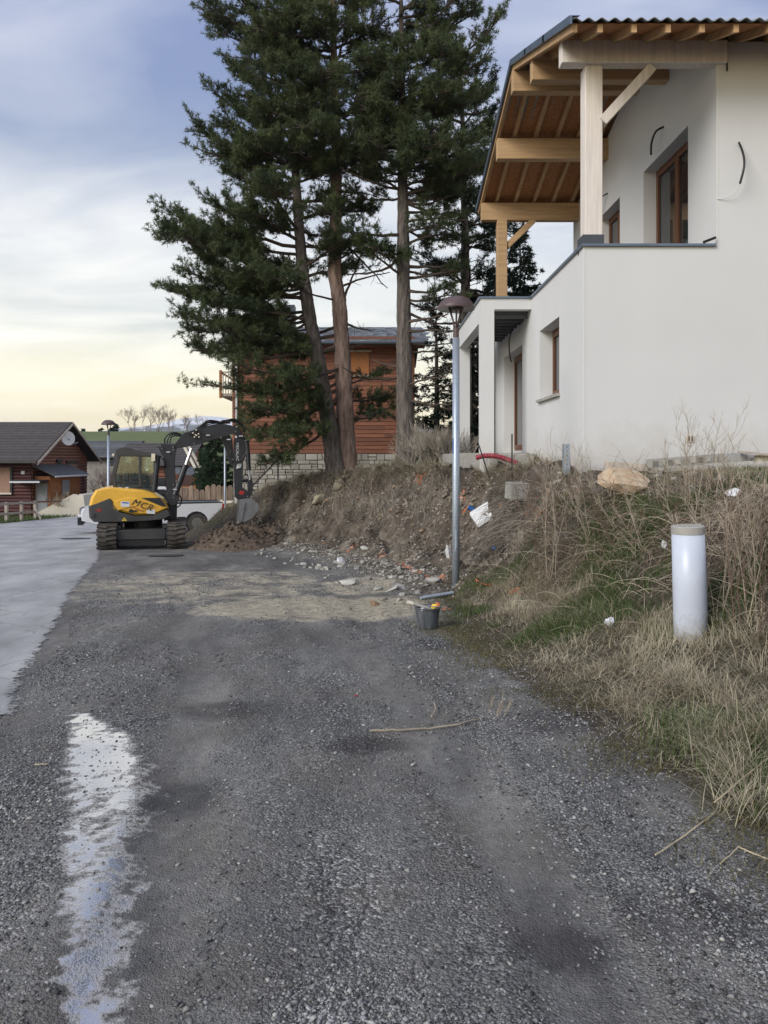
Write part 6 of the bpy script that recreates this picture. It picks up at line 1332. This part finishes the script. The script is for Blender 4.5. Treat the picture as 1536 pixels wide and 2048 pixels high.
# timbers and foam board along the wall foot
def plank(a, c_, w_, h_, m_, nm, label, cat): a, c_ = Vector(a), Vector(c_); o = MB().beam(a, c_, w_, h_); return tag(o.build(nm, m_, off=tuple((a+c_)/2)), label, cat)
plank(P(1210,930,11.1), P(1300,936,11.0), 0.10, 0.10, 'wood_weather', 'shutter_plank', 'weathered timber lying behind the tan boulder along the wall foot', 'plank')
w1 = P(1296,928,10.9); w2 = P(1446,916,11.0)
drn = thing('drain_channel', 'pale slotted channel lying along the foot of the white wall', 'drain', tuple(w1))
MB().beam(w1, w2, 0.12, 0.13).build('channel', 'concrete', drn)
for k in range(9): p = w1.lerp(w2, 0.06+k*0.1); MB().beam(p+Vector((-0.02,-0.064,0)), p+Vector((0.05,-0.064,0.004)), 0.01, 0.07).build('slot', 'rubble_grit', drn)
plank(P(1448,916,10.95), P(1512,912,10.95), 0.12, 0.13, 'pvc_white', 'foam_board', 'pale blue white insulation board lying against the wall foot', 'board')
plank(P(1478,904,10.8), P(1540,910,10.6), 0.16, 0.03, 'wood_weather', 'loose_plank', 'thin grey plank lying on the insulation board by the wall', 'plank')
plank(P(1512,918,10.75), P(1560,914,10.75), 0.12, 0.10, 'wall_cream', 'timber_offcut', 'tan timber offcut beyond the insulation board by the wall', 'plank')
plank(P(1300,944,10.6), P(1420,936,10.7), 0.05, 0.03, 'wood_weather', 'thin_batten', 'dark thin batten lying in front of the slotted channel', 'batten')
# litter: rags, bags, blue duct, orange tape tangles, plastic
def crumple(u, v, s, m_, nm, label, cat, dz=0.3, sc=(1, .8, .7), seed=1, group=None):
    g = G(u, v); me_ = rock_mesh(seed, 24, 2, 0.12); me_.materials.append(M[m_]); o = bpy.data.objects.new(nm, me_); COL.objects.link(o); o.location = (g.x, g.y, g.z+s*dz); o.scale = [s*q for q in sc]; o.rotation_euler = (0.2, 0.3, seed*0.7); LOC[o] = Vector(o.location); return tag(o, label, cat, group)
crumple(1220,1250,.055,'plastic_bag','plastic_wrapper','crumpled white wrapper in the green grass left of the white tube','wrapper',.5,(1,.6,.9),21)
crumple(1466,996,.085,'plastic_bag','plastic_bag','torn white plastic bag caught in the weeds behind the white tube','bag',.5,(1.2,.7,.7),22)
crumple(1330,1095,.05,'rag','paper_scrap','white scrap half hidden left of the white tube','litter',.4,(.9,.6,1),23)
crumple(683,1128,.15,'rag','rag','crumpled white rag among the rubble at the bank foot','rag',.4,(.9,.6,.75),24)
crumple(897,1117,.12,'rag','foam_offcut','upright white offcut behind the lamp pole','litter',.8,(.6,.5,1.3),25)
crumple(988,1103,.05,'blue_paint','blue_wrapper','small blue wrapper in the drooping grey brush','wrapper',.5,(1,.5,.6),26)
crumple(712,1393,.014,'conduit_red','pink_cap','tiny pink cap on the dark gravel','cap',.5,(1,.8,.7),27)
D = 12.3; fb = MB(); c0_ = P(972,1030,D); c0_.z = zt(c0_.x, D)+0.08
pb_ = MB().obox((0,0,0),(0.20,0.02,0.06),(-0.02,0.16,0.03),(0.0,0.02,0.03)).build('plastic_box','rag', bevel=0.015); g = G(968,1036); pb_.location = (g.x, g.y, g.z+0.06); LOC[pb_] = g; pb_.rotation_euler = (0.5,-0.25,0.1); tag(pb_, 'pale grey plastic box lying in the bank right of the lamp', 'box')
g = G(944,1033); du = MB().tube([(-0.06,0,0.05),(0.07,0,-0.04)], 0.045, 12).build('blue_duct','blue_paint'); du.location = g+Vector((0,0,.05)); LOC[du] = g; tag(du, 'short blue duct end sticking out of the bank beside the lamp', 'duct')
cbp = [G(u, v)+Vector((0,0,.04)) for u, v in ((916,1005),(925,1015),(938,1026))]; tag(MB().tube(cbp, 0.018, 6).build('black_hose','black_plastic', off=tuple(cbp[0])), 'black hose running into the blue duct end', 'hose')
random.seed(500)
def tangle(pts, label, n=40, sp=0.05, w_=0.012, group=None):
    mb = MB(); ps_ = [G(u, v) for u, v in pts]
    vs = []
    for k in range(n):                                   # one crumpled ribbon
        s = min(max((k+random.gauss(0, n*0.06))/n, 0), 0.999)*(len(ps_)-1); i = int(s); q = ps_[i].lerp(ps_[i+1], s-i)+Vector((random.gauss(0,sp*.7), random.gauss(0,sp*.7), 0)); q.z = zt(q.x, q.y)+random.uniform(.004,.05)
        s_2 = rdir()*w_*random.uniform(.3, 1); vs += [q-s_2, q+s_2]
    mb.add(vs, [(2*k, 2*k+1, 2*k+3, 2*k+2) for k in range(n-1)])
    return tag(mb.build('marking_tape', 'orange_plastic', off=tuple(ps_[0])), label, 'tape', group)
tangle([(918,1000),(930,1015),(938,1030)], 'torn orange mesh hanging beside the lamp above the blue duct', 34, .035, .016)
tangle([(834,955),(845,970)], 'orange tape caught in the grass at the crest left of the lamp', 22, .06, .014)
tangle([(1050,1000),(1075,1020),(1090,1045)], 'orange tape tangled in the brush below the concrete block', 26, .07, .009)
tangle([(1000,1008),(1035,1000)], 'faded orange tape under the grey brush below the concrete block', 18, .06, .006)
tangle([(955,1174),(985,1176)], 'orange tape lying in the hollow right of the lamp foot', 20, .05, .012)
tangle([(1018,1180),(1045,1188)], 'frayed orange tape in the straw right of the lamp foot', 14, .06, .008)
tangle([(872,1222),(900,1220)], 'orange scraps on the moss right of the black bucket', 7, .04, .010)
tangle([(670,960),(690,958)], 'orange scrap on the bank crest under the pine trunks', 6, .05, .014)
# sprayed orange line along the bank foot
sv = MB(); path = [(585,1064),(620,1078),(650,1092),(690,1106),(720,1092),(760,1108),(790,1120),(815,1136),(850,1150),(885,1162)]; pw = [G(u, v) for u, v in path]
for k in range(3600):
    i = random.randrange(len(pw)-1); q = pw[i].lerp(pw[i+1], random.random()); x = q.x+random.gauss(0,.035); y = q.y+random.gauss(0,.05); s = random.uniform(.004,.016)
    if float(fbm(x*2.4, y*2.4, 88, 3)) < 0.44: continue
    vs = [(x+dx*s, y+dy*s, zt(x+dx*s, y+dy*s)+.010) for dx, dy in ((-1,-.6),(.7,-1),(1,.6),(-.5,1))]; 
    if max(q_[2] for q_ in vs)-min(q_[2] for q_ in vs) < 1.5*s: sv.add(vs, [(0,1,2,3)])
tag(sv.build('spray_line', 'orange_spray', off=tuple(pw[0])), 'broken orange sprayed line along the foot of the cut bank', kind='stuff')
# spade by the heap
g = G(515, 1052); spd = thing('spade', 'spade with a green socket leaning in the stones by the soil heap', 'spade', tuple(g))
MB().tube([g+Vector((0.0,0,.0)), P(546,1008,g.y+0.5)], 0.02, 6).build('handle', 'wood_pale', spd); MB().tube([g+Vector((-.02,0,-.06)), g+Vector((.05,0.03,.12))], 0.032, 8).build('socket', 'bin_green', spd)
MB().prism([(g.x-.09,g.z-.22),(g.x+.09,g.z-.22),(g.x+.10,g.z-.02),(g.x-.10,g.z-.02)], g.y-.012, g.y+.012).build('blade', 'bucket_steel', spd)
# sticks on the gravel
def stick(pts, r, label, m_='straw', nm='stick', lift=0.012):
    q = [G(u, v)+Vector((0,0,lift)) for u, v in pts]; o_ = []
    for i in range(len(q)-1):
        for k in range(4): o_.append(q[i].lerp(q[i+1], k/4)+rdir()*r*0.5)
    o_.append(q[-1]); n = len(o_)
    return tag(MB().tube(o_, [r*(1-0.5*i/n) for i in range(n)], 6).build(nm, m_, off=tuple(o_[0])), label, 'stick')
stick([(740,1466),(800,1464),(860,1461),(920,1452),(970,1438)], .008, 'long thin brown stick lying across the dark gravel', 'weed_stem')
stick([(1312,1716),(1360,1685),(1400,1655),(1432,1628),(1440,1608)], .0038, 'pale straw stalk pointing from the grass onto the gravel')
stick([(1430,1630),(1480,1585),(1536,1540),(1560,1525)], .0038, 'pale bent straw stalk above the gravel edge at the grass', lift=.06)
stick([(1536,1725),(1500,1710),(1478,1700),(1440,1735)], .0038, 'forked pale stalk at the gravel edge')
stick([(862,1442),(872,1428),(868,1412)], .006, 'short curled twig beside the long brown stick', 'weed_stem', lift=.03)
stick([(70,1535),(95,1533)], .004, 'short yellow straw on the gravel left of the puddle')
# ------------------------------------------------------------------ gravel, rubble, grasses (uncountable)
def stones(name, x, y, s, m_, flat=0.6, lift=0.15, rg=RNG, z=None):
    n = len(x); z = terrain_info(x, y)[0] if z is None else z
    base = np.array([(1,0,0),(0,1,0),(-1,0,0),(0,-1,0),(0,0,1),(0,0,-1)], float)
    tri = np.array([(0,1,4),(1,2,4),(2,3,4),(3,0,4),(1,0,5),(2,1,5),(3,2,5),(0,3,5)])
    B_ = base[None]*(1+0.55*(rg.random((n,6,1))-0.5))+0.35*(rg.random((n,6,3))-0.5)
    B_[:,:,0] *= (0.8+0.7*rg.random((n,1))); B_[:,:,2] *= flat
    a = rg.random(n)*2*PI; c_, s_2 = np.cos(a)[:,None], np.sin(a)[:,None]
    X_ = B_[:,:,0]*c_-B_[:,:,1]*s_2; Y_ = B_[:,:,0]*s_2+B_[:,:,1]*c_; tl = (rg.random((n,1))-0.5)*0.9; Z_ = B_[:,:,2]+X_*tl
    V_ = np.stack([X_*s[:,None]+x[:,None], Y_*s[:,None]+y[:,None], Z_*s[:,None]+(z+s*lift)[:,None]], 2).reshape(-1,3)
    T_ = (tri[None]+np.arange(n)[:,None,None]*6).reshape(-1,3)
    return np_mesh(name, V_, T_, m_, kind='stuff')
def pick(n, fn, umin=-40, umax=1580, vmin=1150, vmax=2080, pw=1.0):
    """points seen through the picture frame, spread over the ground by area-ish weighting"""
    xs_, ys_ = [], []
    while sum(map(len, xs_)) < n:
        k = n*2; y = 1.9+(14-1.9)*RNG.random(k)**pw; u = umin+(umax-umin)*RNG.random(k); x = (u-CU)/F*y
        keep = RNG.random(k) < fn(x, y); xs_.append(x[keep]); ys_.append(y[keep])
    return np.concatenate(xs_)[:n], np.concatenate(ys_)[:n]
def grav_w(x, y):
    d, _ = bank_d(x, y); roadx = np.interp(y, ey, ex)
    onroad = (y > 5.05) & (x < roadx+0.02)
    w_ = (0.12+0.88*sstep(0.42, 0.60, fbm(x*1.1, y*0.6, 141, 4)))*(1-sstep(-0.15, 0.35, d))*(1-0.93*np.clip(wet_mask(x, y)*1.6, 0, 1))*(0.3+0.7*sstep(0.1, 0.28, track_d(x, y)))
    edge_ = np.exp(-((d+0.55)/0.4)**2)*0.8; w_ = np.maximum(w_, edge_*(d < 0.3))
    w_ = w_*(1-0.8*(1-sstep(0.4, 1.2, np.hypot((x+0.65)/1.8, (y-10.0)/1.2))))
    return np.where(onroad, 0, w_)
x, y = pick(51000, grav_w, pw=2.1); s = 0.0035+0.0048*RNG.random(len(x))**2+0.006*(RNG.random(len(x)) < 0.035)*RNG.random(len(x)); s = s*(0.8+y*0.075)
stones('gravel', x, y, s*1.1, 'gravel_stone', 0.55, 0.15)
x, y = pick(1100, lambda x, y: grav_w(x, y)*0.9, pw=1.7); s = 0.006+0.010*RNG.random(len(x))**2.5
mat('gravel_pale', (0.30, 0.295, 0.275), 0.75, var=0.2, scale=3, island=0.4, world=True); stones('pale_gravel', x, y, s, 'gravel_pale', 0.6, 0.2)
def rub_w(x, y):
    d, ty = bank_d(x, y); return np.exp(-((d+0.25)/0.55)**2)*sstep(11, 12.5, y)
xs_, ys_ = [], []
while sum(map(len, xs_)) < 9000:
    yy = 11+13*RNG.random(40000); xx = -6+9*RNG.random(40000); k = RNG.random(40000) < rub_w(xx, yy)*0.8; xs_.append(xx[k]); ys_.append(yy[k])
x = np.concatenate(xs_)[:9000]; y = np.concatenate(ys_)[:9000]; stones('rubble', x, y, 0.006+0.026*RNG.random(9000)**3, 'rubble_grit', 0.6, 0.2)
# grit and stones in the cut face
k = 0; xs_, ys_ = [], []
while sum(map(len, xs_)) < 3500:
    yy = 10+14*RNG.random(30000); xx = -6+11*RNG.random(30000); fc = terrain_info(xx, yy)[4]; kp = RNG.random(30000) < fc; xs_.append(xx[kp]); ys_.append(yy[kp])
x = np.concatenate(xs_)[:3500]; y = np.concatenate(ys_)[:3500]; stones('bank_grit', x, y, 0.008+0.03*RNG.random(3500)**4, 'rubble_grit', 0.7, 0.1)
# clods on the soil heap
mv = np.array(MOUND); q_ = mv[RNG.integers(0, len(mv), 1100)]; stones('soil_clods', q_[:,0]+RNG.normal(size=1100)*0.04, q_[:,1]+RNG.normal(size=1100)*0.04, 0.012+0.07*RNG.random(1100)**3, 'soil_fresh', 0.8, 0.0, z=q_[:,2])
xs_, ys_ = [], []
while sum(map(len, xs_)) < 8000:
    yy = 10.5+13.5*RNG.random(30000); xx = -6+11*RNG.random(30000); fc = terrain_info(xx, yy)[4]; kp = RNG.random(30000) < fc*sstep(0.4, 0.65, fbm(xx*1.5, yy*1.5, 231, 3)); xs_.append(xx[kp]); ys_.append(yy[kp])
mat('clod', (0.11, 0.09, 0.07), 0.95, col2=(0.26, 0.225, 0.18), scale=4, island=0.4, world=True, bump=0.6, bscale=30)
x = np.concatenate(xs_)[:8000]; y = np.concatenate(ys_)[:8000]; stones('earth_clods', x, y, 0.008+0.05*RNG.random(8000)**4, 'clod', 0.8, 0.0)
def blades(name, x, y, L_, w_, m_, lean, droop, rg=RNG, z0=None, flatten=1.0, dirn=None):
    """curved grass blades: three-segment strips"""
    n = len(x); z = terrain_info(x, y)[0] if z0 is None else z0
    a = rg.random(n)*2*PI if dirn is None else dirn
    dx, dy = np.cos(a), np.sin(a); lean = np.broadcast_to(lean, n); droop = np.broadcast_to(droop, n)
    V_ = np.empty((n, 7, 3)); px, py, pz = x.copy(), y.copy(), z.copy()-0.005; th = lean.copy()
    sx2, sy2 = -dy, dx
    for k in range(4):
        wk = w_*(1-0.28*k)
        if k < 3:
            V_[:,2*k,0] = px-sx2*wk/2; V_[:,2*k,1] = py-sy2*wk/2; V_[:,2*k,2] = pz; V_[:,2*k+1,0] = px+sx2*wk/2; V_[:,2*k+1,1] = py+sy2*wk/2; V_[:,2*k+1,2] = pz
        else: V_[:,6,0] = px; V_[:,6,1] = py; V_[:,6,2] = pz
        st = L_/3; px = px+dx*np.sin(th)*st; py = py+dy*np.sin(th)*st; pz = pz+np.cos(th)*st*flatten
        gz = None; th = np.minimum(th+droop*(0.5+0.5*k), 1.75)
    V_[:,:,2] = np.maximum(V_[:,:,2], 0*V_[:,:,2]+(z-0.02)[:,None]-0.25*L_[:,None])
    T_ = np.array([(0,1,3),(0,3,2),(2,3,5),(2,5,4),(4,5,6)])[None]+np.arange(n)[:,None,None]*7
    return np_mesh(name, V_.reshape(-1,3), T_.reshape(-1,3), m_, kind='stuff')
def bank_pick(n, fn, x0=-7, x1=8, y0=2.4, y1=11.3):
    xs_, ys_ = [], []
    while sum(map(len, xs_)) < n:
        k = n*3; y = y0+(y1-y0)*RNG.random(k); x = x0+(x1-x0)*RNG.random(k); u = CU+x/y*F
        kp = (u > -30) & (u < 1600) & (RNG.random(k) < fn(x, y)); xs_.append(x[kp]); ys_.append(y[kp])
    return np.concatenate(xs_)[:n], np.concatenate(ys_)[:n]
inhouse = lambda x, y: (x > HX-0.05) & (y > HY-0.15)
def greenw(x, y):
    d, ty = bank_d(x, y); g_ = sstep(0.50, 0.68, fbm(x*1.1+3, y*1.1, 161, 3)); return g_*sstep(-0.1, 0.4, d)*(1-sstep(2.2, 3.0, d)*0.6)*(y < 11.2)*~inhouse(x, y)
def dryw(x, y):
    d, ty = bank_d(x, y); c_ = sstep(0.36, 0.66, fbm(x*1.6, y*1.6, 171, 4)); return (0.12+0.88*c_)*sstep(-0.1, 0.55, d)*(1-0.9*sstep(0.9, 1.9, d))*(y < 11.2)*~inhouse(x, y)
def tuft_dir(x, y): return fbm(x*1.3, y*1.3, 181, 2)*2*PI*2.2
x, y = bank_pick(19000, greenw, 0.5, 7, 2.6, 11.3); n = len(x); blades('green_grass', x, y, 0.05+0.10*RNG.random(n)+0.06*fbm(x*2,y*2,191,2), 0.0035+0.003*RNG.random(n), 'green_blade', 0.15+0.6*RNG.random(n), 0.25+0.4*RNG.random(n))
x, y = bank_pick(15000, dryw, 0.5, 7, 2.6, 11.3); n = len(x); cl = fbm(x*1.6, y*1.6, 171, 4); dr_ = tuft_dir(x, y)+RNG.normal(size=n)*0.7
blades('dry_grass', x, y, (0.06+0.16*RNG.random(n)*(0.4+cl))*(0.45+0.75*sstep(0.1, 1.2, bank_d(x, y)[0])), 0.003+0.003*RNG.random(n), 'dry_blade', 0.35+0.7*RNG.random(n), 0.25+0.45*RNG.random(n), dirn=dr_)
# tussocks of long straw near the gravel edge
tx, ty2 = [], []; ta = []; tl = []
random.seed(610)
cents = [(1480,1560,.42),(1500,1620,.36),(1440,1500,.40),(1380,1470,.30),(1300,1430,.24),(1250,1400,.24),(1450,1400,.30),(1350,1350,.30),(1280,1320,.26),(1200,1350,.22),(1520,1350,.32),(1050,1230,.24),(1000,1230,.22),(1080,1270,.20),(1150,1290,.2),(950,1215,.2),(1100,1200,.26),(1180,1230,.24),(1420,1300,.28),(1500,1280,.34),(1530,1470,.40),(1400,1380,.26),(1240,1270,.22),(1130,1330,.18),(1020,1160,.24),(980,1190,.2),(1300,1250,.26)]
for u, v, l_ in cents:
    g = G(u, v); k = 200; rr = RNG.normal(size=k)*0.085; r2_ = RNG.normal(size=k)*0.085; tx.append(g.x+rr); ty2.append(g.y+r2_); ta.append(np.arctan2(r2_, rr)+RNG.normal(size=k)*0.8+ (PI*1.12 if v > 1380 else 0)*(RNG.random(k) < .5)); tl.append(l_*0.85*(0.45+0.65*RNG.random(k)))
x = np.concatenate(tx); y = np.concatenate(ty2); n = len(x); blades('straw_tussocks', x, y, np.concatenate(tl), 0.003+0.0025*RNG.random(n), 'dry_blade', 0.45+0.7*RNG.random(n), 0.30+0.4*RNG.random(n), dirn=np.concatenate(ta))
# flat straw litter
x, y = bank_pick(11000, lambda x, y: np.maximum(dryw(x, y), 0.35*sstep(0.3, 1.2, bank_d(x, y)[0])*~inhouse(x, y)), 0.4, 7, 2.6, 11.3); n = len(x)
blades('straw_litter', x, y, 0.08+0.22*RNG.random(n), 0.003+0.003*RNG.random(n), 'dry_blade', 1.15+0.3*RNG.random(n), 0.05+0.1*RNG.random(n), z0=terrain_info(x, y)[0]+0.01+0.05*RNG.random(n))
# moss and short brown grass in the gravel edge
x, y = bank_pick(13000, lambda x, y: np.exp(-((bank_d(x, y)[0]+0.05)/0.3)**2)*sstep(0.38, 0.6, fbm(x*1.8, y*1.8, 201, 3)), -0.5, 3.5, 2.2, 11.5); n = len(x)
blades('short_grass', x, y, 0.025+0.06*RNG.random(n), 0.003+0.002*RNG.random(n), 'moss_blade', 0.3+0.8*RNG.random(n), 0.3+0.3*RNG.random(n))
# crest grass along the cut bank and under the trees
def crestw(x, y):
    d, ty = bank_d(x, y); return sstep(1.25, 1.7, d)*(1-sstep(4, 7, d))*(ty > 11.5)*(y < 27)*~inhouse(x, y)*~((x > 1.7) & (y > 14.5))
x, y = bank_pick(12000, crestw, -7, 4, 11.3, 27); n = len(x)
blades('crest_grass', x, y, 0.10+0.26*RNG.random(n)**1.5, 0.006+0.005*RNG.random(n), 'dry_blade', 0.2+0.8*RNG.random(n), 0.25+0.4*RNG.random(n))
x, y = bank_pick(13000, lambda x, y: np.maximum(crestw(x, y)*0.7, sstep(0.1, 0.9, bank_d(x, y)[0])*(bank_d(x, y)[1] > 21.2)*(y < 29)), -9, 4, 11.3, 32); n = len(x)
blades('crest_green', x, y, 0.05+0.10*RNG.random(n), 0.008+0.006*RNG.random(n), 'moss_blade', 0.2+0.6*RNG.random(n), 0.25+0.4*RNG.random(n))
x = -17.55-5.5*RNG.random(4500)**1.5; y = 30+18*RNG.random(4500); n = len(x)
blades('verge_grass', x, y, 0.10+0.16*RNG.random(n), 0.02+0.02*RNG.random(n), 'green_blade', 0.1+0.5*RNG.random(n), 0.2+0.3*RNG.random(n))
# turf lip hanging over the cut, and bare roots in the face
def lipw(x, y):
    d, ty = bank_d(x, y); return np.exp(-((d-1.42)/0.22)**2)*(ty > 11.8)*(y < 24)*~inhouse(x, y)*~((x > 1.7) & (y > 14.5))
x, y = bank_pick(7500, lipw, -6, 3.2, 11.5, 24); n = len(x); h_ = 0.05
gxd = (bank_d(x+h_, y)[0]-bank_d(x-h_, y)[0]); gyd = (bank_d(x, y+h_)[0]-bank_d(x, y-h_)[0])
blades('turf_lip', x, y, 0.12+0.30*RNG.random(n)**1.4, 0.006+0.006*RNG.random(n), 'dry_blade', 0.5+0.8*RNG.random(n), 0.35+0.5*RNG.random(n), dirn=np.arctan2(-gyd, -gxd)+RNG.normal(size=n)*0.55)
random.seed(640); rb_ = MB()
for k in range(170):
    u = random.uniform(620, 900); v = random.uniform(945, 1010); p = G(u, v)+Vector((0,0,0.01)); pts_ = [p]
    for j in range(6):
        q = G(u+random.gauss(0, 3)+(j+1)*random.uniform(-2, 2), v+(j+1)*random.uniform(5, 12)); pts_.append(q+Vector((0,-0.01,0.02)))
    rb_.tube(pts_, [0.008*(1-.13*j) for j in range(7)], 3, cap=False)
rb_.build('roots', 'brush_grey', kind='stuff')
# drooping grey brush hanging over the bank right of the lamp
random.seed(620); hb_ = MB()
for k in range(620):
    u = random.gauss(1000, 50); v = random.gauss(1030, 45)
    if u < 930 and v < 1000: continue
    g = G(u, v)
    if g.y > 12.5 or g.y < 7.5: continue
    az = random.gauss(-2.2, 0.6); Ln = random.uniform(.25, .9); p = g+Vector((0,0,random.uniform(.02,.16))); pts_ = [p]; pit = random.uniform(-0.1, 0.5)
    for j in range(6):
        p = p+Vector((math.cos(az)*math.cos(pit), math.sin(az)*math.cos(pit), math.sin(pit)))*Ln/6; pit -= random.uniform(.12,.34); az += random.gauss(0, .12); zg = zt(p.x, p.y)+0.012; p = Vector((p.x, p.y, max(p.z, zg))); pts_.append(p)
    r0 = random.uniform(.0025, .0055); hb_.tube(pts_, [r0*(1-.12*j) for j in range(7)], 3, cap=False)
hb_.build('drooping_brush', 'brush_grey', kind='stuff')
hb_ = MB()
for k in range(950):
    u = random.uniform(1020, 1560); v = random.gauss(1075, 80)
    g = G(u, v)
    if g.y > 10.5 or g.y < 5.3: continue
    az = random.uniform(0, 2*PI); Ln = random.uniform(.2, .7); p = g+Vector((0,0,random.uniform(.01,.10))); pts_ = [p]; pit = random.uniform(0, 0.9)
    for j in range(5):
        p = p+Vector((math.cos(az)*math.cos(pit), math.sin(az)*math.cos(pit), math.sin(pit)))*Ln/5; pit -= random.uniform(.05,.4); zg = zt(p.x, p.y)+0.01; p = Vector((p.x, p.y, max(p.z, zg))); pts_.append(p)
    r0 = random.uniform(.0016, .0036); hb_.tube(pts_, [r0*(1-.14*j) for j in range(6)], 3, cap=False)
hb_.build('bank_brush', 'weed_stem', kind='stuff')
hb_ = MB()
for k in range(420):
    u = random.uniform(1000, 1560); v = random.gauss(1060, 70); g = G(u, v)
    if g.y > 10.8 or g.y < 5.3: continue
    az = random.uniform(0, 2*PI); Ln = random.uniform(.25, .8); p = g+Vector((0,0,random.uniform(.0,.06))); pts_ = [p]; pit = random.uniform(0.2, 1.2)
    for j in range(5):
        p = p+Vector((math.cos(az)*math.cos(pit), math.sin(az)*math.cos(pit), math.sin(pit)))*Ln/5; pit -= random.uniform(-.05,.35); zg = zt(p.x, p.y)+0.01; p = Vector((p.x, p.y, max(p.z, zg))); pts_.append(p)
    r0 = random.uniform(.002, .0045); hb_.tube(pts_, [r0*(1-.14*j) for j in range(6)], 3, cap=False)
hb_.build('dark_brush', 'weed_red', kind='stuff')
# tall dry weeds, each a plant
def weed(u, v, top, lean, seed, m_, label, stems=4, group='tall dry weeds on the bank', fine=2, D=None):
    random.seed(seed); g = G(u, v) if D is None else Vector(((u-CU)/F*D, D, zt((u-CU)/F*D, D))); mb = MB(); Hh = (v-top)/F*g.y
    for k in range(stems):
        d = Vector((lean+random.uniform(-.25,.25), random.uniform(-.25,.2), 1)).normalized(); p = g+Vector((random.uniform(-.06,.06), random.uniform(-.06,.06), -.03)); L_ = Hh*random.uniform(.65, 1.0); pts_ = [p]; n = 7
        for j in range(n): d = (d+rdir()*0.09).normalized(); p = p+d*L_/n; pts_.append(p)
        r0 = random.uniform(.0032, .0050); mb.tube(pts_, [r0*(1-.10*j) for j in range(n+1)], 4, cap=False)
        for j in range(2, n+1):
            for q in range(random.choice((1, 2, 2))):
                nd = (d+rdir()*0.75+Vector((0,0,.25))).normalized(); twigs(mb, pts_[j], nd, L_*random.uniform(.08,.2), r0*.5, fine-1, .25, .5, 2)
    return tag(mb.build('dry_weed', m_, off=tuple(g)), label, 'weed', group)
L1 = 'tall leafless branching weed growing on the bank below the white wall'
L2 = 'thick cluster of dry brown stalks standing behind the white tube'
L3 = 'slanting dark stemmed dry weed on the bank above the drooping brush'
for k, (u, v, top, ln) in enumerate(((1395,1010,818,-.05),(1420,1000,800,.1),(1405,1015,830,.05),(1310,1020,880,-.15),(1370,1020,850,-.1),(1340,1010,860,-.2),(1440,1010,860,.3))): weed(u, v, top, ln, 700+k, 'weed_stem', L1, 2, 'tall weeds before the white wall', 3)
for k, (u, v, top, ln) in enumerate(((1440,1230,930,0),(1470,1250,960,.05),(1420,1210,950,-.1),(1500,1240,940,.1),(1530,1260,900,.1),(1455,1180,900,0),(1380,1120,960,0),(1350,1080,960,-.1),(1490,1150,900,.05))): weed(u, v, top, ln, 720+k, 'weed_red' if k % 3 == 1 else 'weed_stem', L2, 4, 'dry stalks behind the white tube', 2)
for k, (u, v, top, ln) in enumerate(((1130,1100,870,-.3),(1180,1080,860,-.35),(1100,1160,930,.1),(1235,1090,900,-.45),(1090,1060,900,.15),(1160,1030,890,.1),(1070,1150,950,0),(1200,1020,870,-.3),(1290,1100,930,-.5))): weed(u, v, top, ln, 740+k, 'weed_red' if k % 3 == 0 else 'weed_stem', L3, 4, 'slanting weeds above the brush', 2)
for k, (u, v, top, ln) in enumerate(((740,930,870,0),(760,925,860,.1),(790,925,890,.1),(620,965,930,0),(660,950,905,0))): weed(u, v, top, ln, 770+k, 'straw', 'thin straw stalk on the bank crest among the pine trunks', 2, 'straw stalks on the crest', 1)
weed(985, 1430, 1385, .2, 790, 'weed_stem', 'small dry twiggy weed growing at the gravel edge by the stick', 5, 'gravel edge weed', 2)
print('tris', sum(len(o.data.polygons) for o in SC.objects if o.type == 'MESH'), 'objs', len(SC.objects))
